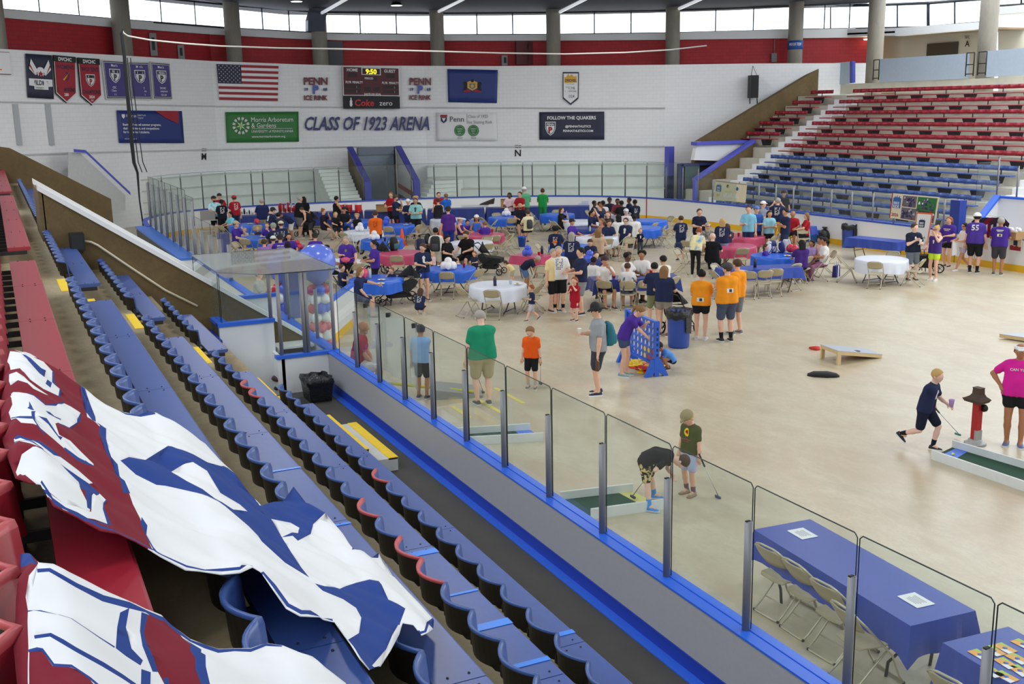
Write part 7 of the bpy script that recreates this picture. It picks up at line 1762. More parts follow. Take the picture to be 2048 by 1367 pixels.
z=Vector((0,0,.034));MB().add([A.lerp(B,.04)+z,A.lerp(B,.17)+z,D.lerp(C,.17)+z,D.lerp(C,.04)+z],[(0,1,2,3)]).build('start_pad',LANEB,e)
p=at(1906,908,.05);o=MB().ball((0,0,0),.022,10).build('golf_ball',mat('yellow_ball',(230,236,80),.4));o.location=(p.x,p.y,.056);tag(o,'small yellow-green ball on the blue end of the right lane','ball')
b=MB();pts=[at(x,y,.12)for x,y in((775,766),(840,772),(890,777),(950,783))];b.tube(pts,.03,6);tag(b.build('pool_noodle',mat('yellow_green_foam',(206,204,50),.7)),'yellow-green foam pole lying behind the near glass','pole')
q=[at(x,y,0)for x,y in((865,800),(965,795),(960,775),(860,780))];mm=(q[0]+q[2])/2;e=empty('putting_ramp',(mm.x,mm.y,0),0,'low grey ramp board beneath the green tee','ramp');q=[v-Vector((mm.x,mm.y,0))for v in q]
MB().hexa(q+[q[0]+Vector((0,0,.2)),q[1]+Vector((0,0,.05)),q[2]+Vector((0,0,.05)),q[3]+Vector((0,0,.2))]).build('board',mat('grey_ramp',(150,152,148),.6),e)
YL=mat('worn_yellow_line',(226,214,110),.6)
for k,(a,c)in enumerate((((905,812),(940,835)),((950,795),(1005,826)),((990,775),(1048,806)))):
 A,B=at(*a,.003),at(*c,.003);n=Vector((-(B-A).y,(B-A).x,0)).normalized()*.045
 o=MB().add([A-n,B-n,B+n,A+n],[(0,1,2,3)]).build('floor_tape',YL);tag(o,'faded yellow tape line on the rink floor, %s of three'%('left','middle','right')[k],'tape line','yellow tape lines on the floor')
def putter(top,head,headm,label,hw=.09):
 top,head=Vector(top),Vector(head);e=empty('putter',head,0,label,'putter');d=top-head
 MB().tube([Vector((0,0,.02)),d*.72],.006,6).build('shaft',ALU,e);MB().tube([d*.70,d],.013,8).build('grip',DARK,e)
 MB().loft([[Vector((x,y*w,z))for y,z in((-.018,-.012),(.018,-.012),(.022,.01),(0,.018),(-.022,.01))]for x,w in((-hw*.6,.6),(-hw*.3,1),(hw*.5,1.1),(hw*.7,.5))]).build('club_head',headm,e)
DG=mat('putter_dark',(70,72,80),.4,metal=.5)
putter(hand_pos(PEOPLE['camoboy'],0)+Vector((0,0,.12)),at(1436,993,.02),mat('putter_blue',(60,76,120),.4),'putter with blue grip held by the child in olive tee')
putter(hand_pos(PEOPLE['bendboy'],1)+Vector((0,0,.06)),at(1266,993,.07),DG,'putter swung low over the lane by the bending child')
putter(hand_pos(PEOPLE['runboy'],1)+(hand_pos(PEOPLE['runboy'],1)-at(1916,868,.0)).normalized()*.25,at(1916,868,.06),mat('putter_green',(50,130,120),.4),'putter with a green head held by the running child')
putter(hand_pos(PEOPLE['orange'],0)+Vector((0,0,.1)),at(1081,766,.02),DG,'short putter held upright by the child in orange')
putter(hand_pos(PEOPLE['green'],1)+Vector((0,0,.1)),at(966,783,.02),DG,'dark putter beside the green tee')
# red post with brown top on a round base
p=at(1950,887,0);e=empty('curling_post',(p.x,p.y,0),0,'red steel post with brown top on a grey round base','post')
MB().lathe([(.17,0),(.17,.025),(.14,.03),(.11,.04),(.11,.08),(0,.08)],24).build('base',mat('grey_cast_base',(170,172,170),.5,metal=.3),e)
MB().prism([(-.06,-.05),(.06,-.05),(.06,.05),(-.06,.05)],(.08,.70)).build('post',mat('red_painted_steel',(176,34,38),.45),e)
MB().hexa([(-.11,-.12,.70),(.17,-.12,.70),(.17,.12,.70),(-.15,.12,.70),(-.14,-.14,.75),(.2,-.14,.75),(.2,.14,.75),(-.16,.14,.75)]).loft([[Vector((x*w,y*w,z))for x,y in((-.15,-.13),(.18,-.13),(.18,.13),(-.15,.13))]for z,w in((.75,1),(.80,.6),(.84,.45),(.92,.42),(.94,.46))],0,False).build('top_block',mat('brown_wood_block',(78,62,50),.7),e)
MB().prism([(-.07,-.06),(-.02,-.06),(-.02,.06),(-.07,.06)],(.08,.24)).build('bracket',mat('grey_cast_base',(170,172,170),.5),e)
MB().lathe([(.0,-.02),(.06,-.02),(.06,.02),(0,.02)],14,0,Matrix.Translation((-.1,-.03,.62))@Matrix.Rotation(PI/2,4,'X')).build('wheel',DARK,e)
# cornhole boards and bags
PLY=mat('pale_plywood',(214,186,136),.6,var=.06);
def board_at(px4,label,legs=True):
 q=[at(x,y,z)for x,y,z in px4];mm=(q[0]+q[1]+q[2]+q[3])/4;e=empty('bean_bag_board',(mm.x,mm.y,0),0,label,'game board');q=[v-Vector((mm.x,mm.y,0))for v in q]
 MB().hexa([v-Vector((0,0,.075))for v in q]+q).build('frame',PLY,e)
 c=sum(q,Vector())/4;k=[c+(v-c)*1.01 for v in q];MB().hexa([v+Vector((0,0,.0))for v in k]+[v+Vector((0,0,.012))for v in k]).build('painted_top',mat('board_top_paint',(176,184,196),.35),e)
 c0=q[0].lerp(q[3],.2).lerp(q[1].lerp(q[2],.2),.5);MB().lathe([(0,0),(.08,0),(.08,.003)],16,0,Matrix.Translation(c0+Vector((0,0,.013)))).build('hole',DARK,e)
 if legs:
  for v in(q[0].lerp(c,.08),q[3].lerp(c,.08)):MB().hexa([Vector((v.x-.02+dx,v.y-.045+dy,0))for dx,dy in((0,0),(.04,0),(.04,.09),(0,.09))]+[Vector((v.x-.02+dx,v.y-.045+dy,v.z-.04))for dx,dy in((0,0),(.04,0),(.04,.09),(0,.09))]).build('leg',PLY,e)
 return e
board_at(((1676,702,.3),(1764,709,.07),(1728,696,.07),(1641,689,.3)),'wooden bean bag board standing tilted on the open floor')
e=board_at(((2040,674,.1),(2140,690,.1),(2120,664,.1),(1999,668,.1)),'flat game board with a printed top at the right frame edge',False)
BAGR=mat('red_bean_bag',(200,60,50),.9)
p=at(1629,698,0);o=MB().loft([[Vector((x,y*w,z))for y,z in((-.09,.0),(.09,.0),(.08,h_),(-.08,h_))]for x,w,h_ in((-.14,.5,.02),(-.07,1,.07),(.05,.9,.06),(.14,.5,.03))]).build('bean_bag',BAGR);o.location=(p.x,p.y,0);tag(o,'red bean bags dropped behind the tilted wooden board','bean bag')
p=at(1645,751,0);o=MB().loft([[Vector((x*.3,y*w*.16,z))for y,z in((-1,0),(1,0),(.8,h_),(-.8,h_))]for x,w,h_ in((-1,.5,.02),(-.6,1,.06),(.3,1.1,.07),(.9,.7,.05),(1.1,.3,.02))]).build('bean_bag',mat('black_fabric',(34,34,38),.9));o.location=(p.x,p.y,0);o.rotation_euler=(0,0,face(p,90));tag(o,'flat black cloth bag lying alone on the open floor','bag')
# giant four-in-a-row game
A,B=at(1255,722,0),at(1312,752,0);L=(B-A).length;e=empty('connect_game',((A.x+B.x)/2,(A.y+B.y)/2,0),math.atan2(B.y-A.y,B.x-A.x),'giant blue plastic four-in-a-row game frame standing on the floor','game')
GB=mat('game_blue',(40,96,206),.35);nc,nr=7,6;x0,x1,zb,ztp=-L/2+.06,L/2-.06,.26,1.12;cw,chh=(x1-x0)/nc,(ztp-zb)/nr
b=MB()
for i in range(nc):
 for j in range(nr):
  cx,cz=x0+cw*(i+.5),zb+chh*(j+.5);n=20;R_=min(cw,chh)*.43;sq=[];ci=[]
  for k in range(n):
   a=2*PI*k/n+PI/4;m_=max(abs(math.cos(a)),abs(math.sin(a)));sq.append((cx+cw/2*math.cos(a)/m_,cz+chh/2*math.sin(a)/m_));ci.append((cx+R_*math.cos(a),cz+R_*math.sin(a)))
  V=[(x,-.014,z)for x,z in sq]+[(x,-.014,z)for x,z in ci]+[(x,.014,z)for x,z in ci]+[(x,.014,z)for x,z in sq]
  F=[]
  for k in range(n):
   m_=(k+1)%n;F+=[(k,m_,n+m_,n+k),(n+k,n+m_,2*n+m_,2*n+k),(2*n+k,2*n+m_,3*n+m_,3*n+k)]
  b.add(V,F)
b.box((x0-.02,-.04,ztp-.005),(x1+.02,.04,ztp+.03)).box((x0,-.045,zb-.04),(x1,.045,zb));b.build('grid_board',GB,e)
for x in(-L/2,L/2):
 b=MB().box((x-.05,-.05,.0),(x+.05,.05,ztp+.04)).prism([(-.26,0),(-.16,0),(0,.13),(.16,0),(.26,0),(.09,.36),(-.09,.36)],(-.045,.045),0,Matrix.Translation((x,0,0))@Matrix(((0,0,1,0),(1,0,0,0),(0,1,0,0),(0,0,0,1))))
 b.build('side_stand',GB,e)
 b=MB()
 for k in range(6):b.box((x+(.05 if x>0 else-.052),-.02,.42+.11*k),(x+(.052 if x>0 else-.05),.02,.48+.11*k))
 b.build('slot_row',mat('slot_dark',(20,36,90),.6),e)
DY,DR=mat('yellow_disc',(246,206,40),.4),mat('red_disc',(206,44,44),.4)
Mg=Matrix.Translation(e.location)@Matrix.Rotation(e.rotation_euler.z,4,'Z')
def disc(p,R_,col,label,M_=None):
 b=MB().lathe([(0,0),(.105,0),(.11,.008),(.11,.022),(.10,.03),(.06,.026),(0,.026)],18);o=b.build('game_disc',DY if col=='y' else DR);o.matrix_world=R_;tag(o,label,'game disc','four-in-a-row discs');return o
for k,(i,j,c_)in enumerate(((6,0,'r'),(5,0,'r'),(6,1,'r'),(5,1,'y'),(4,1,'y'),(4,0,'y'))):
 cx,cz=x0+cw*(i+.5),zb+chh*(j+.5);disc(0,Mg@Matrix.Translation((cx,.015,cz))@Matrix.Rotation(PI/2,4,'X')@Matrix.Diagonal((.56,.56,.9,1)),c_,'%s disc slotted in the blue game grid, %s from the lower right'%('red' if c_=='r' else 'yellow',ORD[k]))
rr=random.Random(8);placed=[];k=0
while k<26:
 px,py=rr.uniform(1262,1322),rr.uniform(728,754)
 if py<726+(px-1262)*.22 or py>738+(px-1262)*.34:continue
 p=at(px,py,0);lvl=sum(1 for q in placed if(q-p).length<.17);placed.append(p.copy());c_='y' if rr.random()<.66 else 'r'
 disc(0,Matrix.Translation((p.x,p.y,.002+.031*min(lvl,3)))@Matrix.Rotation(.0,4,'X'),c_,'%s disc in the pile on the floor under the blue game frame'%('yellow' if c_=='y' else 'red'));k+=1
 # waste barrels
def barrel(px,py,label,r=.27,h=.85,blue=(44,74,160)):
 p=at(px,py,0);e=empty('waste_barrel',(p.x,p.y,0),0,label,'bin')
 MB().lathe([(r*.84,0),(r*.9,.05),(r*.95,h*.5),(r,h*.86),(r*1.05,h*.87),(r*1.05,h*.93),(r*1.0,h),(r*.95,h-.02),(r*.9,.3),(0,.3)],24).build('barrel',mat('blue_barrel_%d'%blue[0],blue,.4),e)
 b=MB();R_=[]
 for z,q in((h*.80,1.07),(h*.9,1.10),(h+.03,1.07),(h+.02,.96),(h-.1,.93)):
  R_.append([Vector(((r*q+.008*math.sin(k*2.7+z*9))*math.cos(2*PI*k/36),(r*q+.008*math.sin(k*2.7+z*9))*math.sin(2*PI*k/36),z+.02*math.sin(k*1.3)))for k in range(36)])
 b.loft(R_,0,True,False);a=face(p,50);b.sheet([Vector((r*1.1*math.cos(a+t),r*1.1*math.sin(a+t),z))for t,z in((-.35,h*.85),(.35,h*.85),(.25,h*.4),(-.3,h*.45))],.02,(math.cos(a),math.sin(a),0));b.build('bag_liner',BAG,e);return e
barrel(1357,693,'blue waste barrel with black liner beside the orange tees');barrel(1697,494,'blue waste barrel with black liner by the far boards at right')
p=at(1630,483,0);e=empty('cooler_box',(p.x,p.y,0),face(p,0),'blue cooler box under the registration table end','cooler');MB().hexa([(-.2,-.3,0),(.2,-.3,0),(.2,.3,0),(-.2,.3,0),(-.22,-.33,.42),(.22,-.33,.42),(.22,.33,.42),(-.22,.33,.42)]).build('body',mat('cooler_blue',(30,100,180),.4),e);MB().box((-.23,-.34,.42),(.23,.34,.48)).build('lid',mat('cooler_lid',(40,110,190),.4),e)
p=at(1648,486,0);e=empty('rubbish_bag',(p.x,p.y,0),0,'black rubbish bag beside the blue cooler box','bag');MB().ball((0,0,.26),.3,14,0,None,(.9,.9,1)).lathe([(.1,.5),(.05,.56),(.12,.64)],10).build('bag',BAG,e)
p=at(1044,493,0);e=empty('bucket',(p.x,p.y,0),0,'bright blue plastic bucket on the open floor behind the bending person','bucket');MB().lathe([(.13,0),(.17,.38),(.18,.38),(.18,.41),(.16,.41),(.125,.03),(0,.03)],20).build('body',mat('bucket_blue',(30,84,200),.4),e);MB().tube([(-.18,0,.38),(-.13,.04,.27),(0,.06,.22),(.13,.04,.27),(.18,0,.38)],.006,5).build('handle',ALU,e)
for k,(px,py,lab)in enumerate(((805,491,'orange traffic cone beside the black bags'),(882,486,'orange traffic cone behind the black backpack'))):
 p=at(px,py,0);e=empty('traffic_cone',(p.x,p.y,0),0,lab,'cone');OR_=mat('cone_orange',(240,84,40),.5)
 MB().lathe([(.15,.03),(.03,.70),(.0,.70)],18).build('cone',OR_,e);MB().box((-.19,-.19,0),(.19,.19,.03)).build('base',OR_,e)
 # balloons
BALL={'r':mat('red_balloon',(206,52,70),.2),'w':mat('white_balloon',(240,238,240),.2),'b':mat('blue_balloon',(70,96,214),.2),'p':mat('pink_balloon',(226,70,110),.2),'l':mat('pale_blue_balloon',(104,128,226),.2)}
def ballmesh():
 return MB().lathe([(.001,-1.22),(.09,-1.2),(.05,-1.1),(.3,-.98),(.62,-.74),(.86,-.4),(.98,0),(.92,.42),(.7,.76),(.38,.95),(.001,1.02)],16)
_bm={}
def balloon(p,r,c,label,tilt=(0,0),group=None):
 if c not in _bm:_bm[c]=ballmesh().mesh('balloon',BALL[c])
 o=bpy.data.objects.new('balloon',_bm[c]);COL.objects.link(o);o.location=p;o.scale=(r,r,r);o.rotation_euler=(tilt[0],tilt[1],0);tag(o,label,'balloon',group);return o
def bcolumn(X,Y,nm,big):
 e=empty('balloon_stand',(X,Y,0),0,'thin white pole and weight inside the %s balloon column'%nm,'stand')
 MB().tube([(0,0,0),(0,0,1.8)],.012,6).build('pole',WHITE,e);MB().lathe([(.16,0),(.16,.04),(.03,.07)],16).build('base',WHITE,e)
 cols=['b','w','r','w','b','w','r'];gname='balloons of the %s column'%nm;cn={'r':'red','w':'white','b':'blue'}
 for j in range(7):
  for k in range(4):
   a=PI/2*k+PI/4*j;balloon((X+.14*math.cos(a),Y+.14*math.sin(a),.16+.215*j),.135,cols[j]if not(j%2==0 and k==3)else{'r':'b','b':'r','w':'w'}[cols[j]],'%s balloon of the %s column, layer %s from the floor'%(cn[cols[j]if not(j%2==0 and k==3)else{'r':'b','b':'r','w':'w'}[cols[j]]],nm,ORD[j]),(math.sin(a)*1.2,-math.cos(a)*1.2),gname)
 balloon((X,Y,1.6+big),big,'l','very large blue balloon topping the %s balloon column'%nm)
p1,p2=at(572,672,.2),at(641,655,.1)
p1=atX(572,660,24.6);bcolumn(24.6,p1.y,'left',.36);p2=atX(640,640,24.0);bcolumn(24.0,p2.y,'right',.45)
def cluster(px,py,z,cols,lab,n=6,r=.11,sp=.12):
 c=at(px,py,z);rr=random.Random(int(px))
 for k in range(n):
  a=2*PI*k/n;q=Vector((sp*math.cos(a),sp*math.sin(a),0))if k<n-1 or n<3 else Vector((0,0,.13));cc=cols[k%len(cols)]
  balloon((c.x+q.x,c.y+q.y,.75+r*1.05+q.z),r,cc,'%s balloon in the cluster %s'%({'r':'red','w':'white','b':'blue','p':'pink','l':'pale blue'}[cc],lab),(.9*math.sin(a),-.9*math.cos(a)),'balloon cluster '+lab)
cluster(595,496,.8,'r','on the blue cloth behind the glass roof',6,.1);cluster(897,532,.85,'w','on the near blue cloth',7,.12,.14);cluster(749,474,.85,'w','on the blue cloth before the orange tee',5);cluster(721,457,.85,'w','on the white cloth left of the orange tee',4)
cluster(514,446,.8,'r','beside the navy back print',2,.12,.06);cluster(774,445,.85,'b','right of the orange tee',3,.12,.1);cluster(725,549,.85,'p','on the blue cloth beside the navy dress',2,.15,.1);cluster(1056,505,.85,'b','on the pink rectangular cloth',4,.11,.1)
cluster(1013,427,.85,'w','on the blue cloth before the bald one',5,.11,.11);cluster(1180,519,.85,'b','at the left end of the navy cloth',3,.13,.1);cluster(1221,416,.85,'b','at the far corner table',2,.13,.08);cluster(1585,500,.85,'r','on the blue cloth heaped with bags',2,.14,.1)
# cups, bottles, plates on tables
CUPR=mat('red_cup',(196,30,46),.35);CUPW=mat('white_cup',(238,238,236),.5);BOT=mat('clear_bottle',(206,224,228),.15,alpha=.75);BOTD=mat('dark_bottle',(44,40,62),.3);PLATE=mat('white_plate',(240,240,238),.4)
_sm={'cup':{},}
def small(kind,col,p,label,group):
 key=(kind,col.name)
 if key not in _sm:
  b=MB()
  if kind=='cup':b.lathe([(.03,0),(.045,.115),(.048,.12),(.043,.118),(.03,.01),(0,.01)],12)
  elif kind=='bottle':b.lathe([(.034,0),(.036,.13),(.03,.16),(.013,.19),(.013,.215),(0,.215)],12)
  elif kind=='plate':b.lathe([(0,.006),(.07,.006),(.115,.022),(.118,.024),(.112,.02),(.07,.002),(0,.0)],18).ball((.01,0,.025),.05,8,1,None,(1.1,.8,.5))
  elif kind=='flask':b.lathe([(.045,0),(.045,.2),(.03,.22),(.03,.26),(0,.26)],12)
  _sm[key]=b.mesh(kind,[col,mat('food_tan',(206,168,104),.7)])
 nm={'cup':'cup','bottle':'water_bottle','plate':'paper_plate','flask':'drink_flask'}[kind]
 o=bpy.data.objects.new(nm,_sm[key]);COL.objects.link(o);o.location=p;tag(o,label,{'cup':'cup','bottle':'bottle','plate':'plate','flask':'flask'}[kind],group);return o
def tab(px,py,kind,col,label,group):p=at(px,py,.752);small(kind,col,(p.x,p.y,.752),label,group)
for k,(px,py,kd,c_,lab)in enumerate(((928,534,'cup',CUPR,'red cup on the near blue cloth'),(914,529,'plate',PLATE,'plate of food on the near blue cloth'),(882,532,'plate',PLATE,'empty plate left of the white balloons on the near blue cloth'),(990,571,'flask',BOTD,'dark patterned can on the nearest white cloth'),(1021,568,'cup',BOT,'clear cup on the nearest white cloth'),(1035,569,'plate',PLATE,'plate with scraps on the nearest white cloth'),(684,435,'bottle',BOT,'clear water bottle before the black cap'),(699,436,'bottle',BOT,'clear water bottle right of the black cap'),(736,462,'bottle',BOT,'water bottle on the white cloth left of the orange tee'),(770,482,'cup',BOTD,'dark cup on the blue cloth before the orange tee'),(795,445,'cup',CUPR,'red cup on the blue cloth right of the orange tee'),(812,450,'plate',PLATE,'plate on the blue cloth right of the orange tee'),(740,556,'flask',BOT,'flask on the blue cloth beside the navy dress'),(763,560,'plate',PLATE,'plate on the blue cloth beside the pushchair'),(984,464,'cup',CUPR,'red cup at the right of the pink round cloth'),(958,465,'cup',CUPR,'red cup in the middle of the pink round cloth'),(1078,511,'cup',CUPR,'red cup on the pink rectangular cloth'),(1084,507,'flask',BOTD,'tall dark flask on the pink rectangular cloth'),(1228,556,'cup',CUPR,'red cup at the left on the navy cloth'),(1224,549,'cup',CUPR,'second red cup at the left on the navy cloth'),(1302,549,'cup',CUPR,'red cup at the right on the navy cloth'),(1281,546,'bottle',BOT,'clear bottle left of centre on the navy cloth'),(1297,541,'bottle',BOT,'clear bottle right of centre on the navy cloth'),(1245,553,'plate',PLATE,'plate left on the navy cloth'),(1272,551,'plate',PLATE,'plate right on the navy cloth'),(1466,472,'cup',CUPR,'red cup left on the farther pink cloth'),(1477,472,'cup',CUPR,'red cup right on the farther pink cloth'),(1498,470,'cup',CUPW,'white cup on the farther pink cloth'),(1535,501,'flask',mat('lilac_flask',(176,150,206),.3),'lilac flask on the blue cloth heaped with bags'),(1575,512,'plate',PLATE,'plate on the blue cloth heaped with bags'),(500,448,'plate',PLATE,'plate on the far-left blue cloth'),(466,444,'cup',BOTD,'dark cup on the far-left blue cloth'),(525,474,'plate',PLATE,'plate on the left blue cloth'),(536,472,'cup',CUPW,'white cup on the left blue cloth'),(700,523,'plate',PLATE,'plate on the white cloth behind the glass roof'),(608,494,'cup',BOT,'clear cup beside the red balloons'),(945,485,'plate',PLATE,'plate before the black tee'),(1030,431,'bottle',BOT,'bottle on the blue cloth before the bald one'),(1200,470,'plate',PLATE,'plate on the white cloth before the long blond hair'),(1180,462,'bottle',BOT,'bottle on the white cloth before the long blond hair'),(1510,534,'flask',BOTD,'short dark can on the blue cloth beside the orange tees'))):tab(px,py,kd,c_,lab,'tableware')
p=at(1484,541,.75);paper(1484,541,0.2,'white paper on the blue cloth beside the orange tees')
# goods on the supply tables
for k in range(14):
 px=600-44+k*3.0;py=422+(k%3)*1.3;p=at(px+0,py,.75);n=3+(k*7)%5
 e=empty('cup_stack',(p.x,p.y,.75),0,'stack of red and clear cups on the supply table, %s from the left'%ORD[k],'cups','cup stacks on the supply table')
 MB().lathe([(.04,0),(.05,.06*n),(.05,.06*n+.02),(0,.06*n)],8).build('cups',CUPR if k%3 else BOT,e)
for k,px in enumerate((484,489,494,499,505,511)):
 tab(px,428,('cup','flask','cup','bottle','flask','cup')[k],(CUPW,BOTD,CUPW,BOTD,CUPW,CUPR)[k],'jar on the supply table beside the red cap, %s from the left'%ORD[k],'jars on the supply table')
for k,px in enumerate((683,698,717)):
 p=at(px,424,.76);e=empty('drink_cooler',(p.x,p.y,.75),0,'red round drink cooler with white lid, %s of three'%('left','middle','right')[k],'cooler','red drink coolers')
 MB().lathe([(.155,0),(.165,.1),(.165,.34),(.16,.36)],18).build('body',mat('cooler_red',(200,36,44),.4),e);MB().lathe([(.17,.36),(.17,.41),(.14,.43),(0,.43)],18).build('lid',mat('cooler_white_lid',(240,238,236),.4),e)
 dd=Vector((-p.x,-p.y,0)).normalized();MB().tube([dd*.16+Vector((0,0,.06)),dd*.2+Vector((0,0,.05))],.015,6).build('tap',CUPW,e)
CARDB=mat('cardboard',(176,140,96),.8)
for k,(px,py,w,h_)in enumerate(((764,423,.55,.32),(779,422,.5,.36),(797,424,.35,.25),(1012,415,.5,.4),(1035,415,.5,.28))):
 p=at(px,py,.75);e=empty('cardboard_box',(p.x,p.y,.75),face(p,0),'open cardboard box on the supply table, %s from the left'%ORD[k],'box','cardboard boxes on the supply table')
 b=MB();d2=.18
 for(x0,y0,x1,y1)in((-d2,-w/2,-d2+.012,w/2),(d2-.012,-w/2,d2,w/2),(-d2,-w/2,d2,-w/2+.012),(-d2,w/2-.012,d2,w/2)):b.box((x0,y0,0),(x1,y1,h_))
 b.box((-d2,-w/2,0),(d2,w/2,.01));b.build('carton',CARDB,e)
 MB().add([(d2,-w/2,h_),(d2,w/2,h_),(d2+.12,w/2,h_+.05),(d2+.12,-w/2,h_+.05)],[(0,1,2,3)]).build('flap',CARDB,e)
p=at(955,413,.76);e=empty('foam_box',(p.x,p.y,.75),face(p,0),'long white tray with a dark open lid on the supply table','box')
MB().hexa([(-.2,-.75,0),(.2,-.75,0),(.2,.5,0),(-.2,.5,0),(-.22,-.8,.1),(.22,-.8,.1),(.22,.55,.1),(-.22,.55,.1)]).build('tray',CUPW,e);MB().hexa([(-.2,.1,.1),(.2,.1,.1),(.2,.8,.14),(-.2,.8,.14),(-.2,.2,.16),(.2,.2,.16),(.2,.85,.4),(-.2,.85,.4)]).build('lid',mat('dark_brown_tray',(60,48,42),.6),e)
for k,(px,py,w,h_)in enumerate(((1167,407,.5,.06),(1170,402,.35,.12))):
 p=at(px,409,.76);e=empty('paper_stack',(p.x,p.y,.75+.07*k),face(p,0),'%s pale paper stack at the right end of the supply tables'%('lower','upper')[k],'paper stack');MB().box((-.12,-w/2,0),(.12,w/2,h_)).build('sheets',mat('pale_blue_paper',(206,210,230),.6),e)
p=at(417,441,.76);e=empty('side_trolley',(p.x,p.y,0),face(p,0),'white metal trolley with a dark oven at the left end of the supply tables','trolley')
for zz in(.3,.78):MB().box((-.25,-.4,zz),(.25,.4,zz+.03)).build('shelf',ALU,e)
MB().box((-.22,-.34,.81),(.22,.3,1.18)).build('oven',mat('grey_oven',(150,148,146),.4,metal=.4),e)
for xx in(-.24,.24):
 for yy in(-.38,.38):MB().tube([(xx,yy,0),(xx,yy,.82)],.014,5).build('leg',ALU,e)
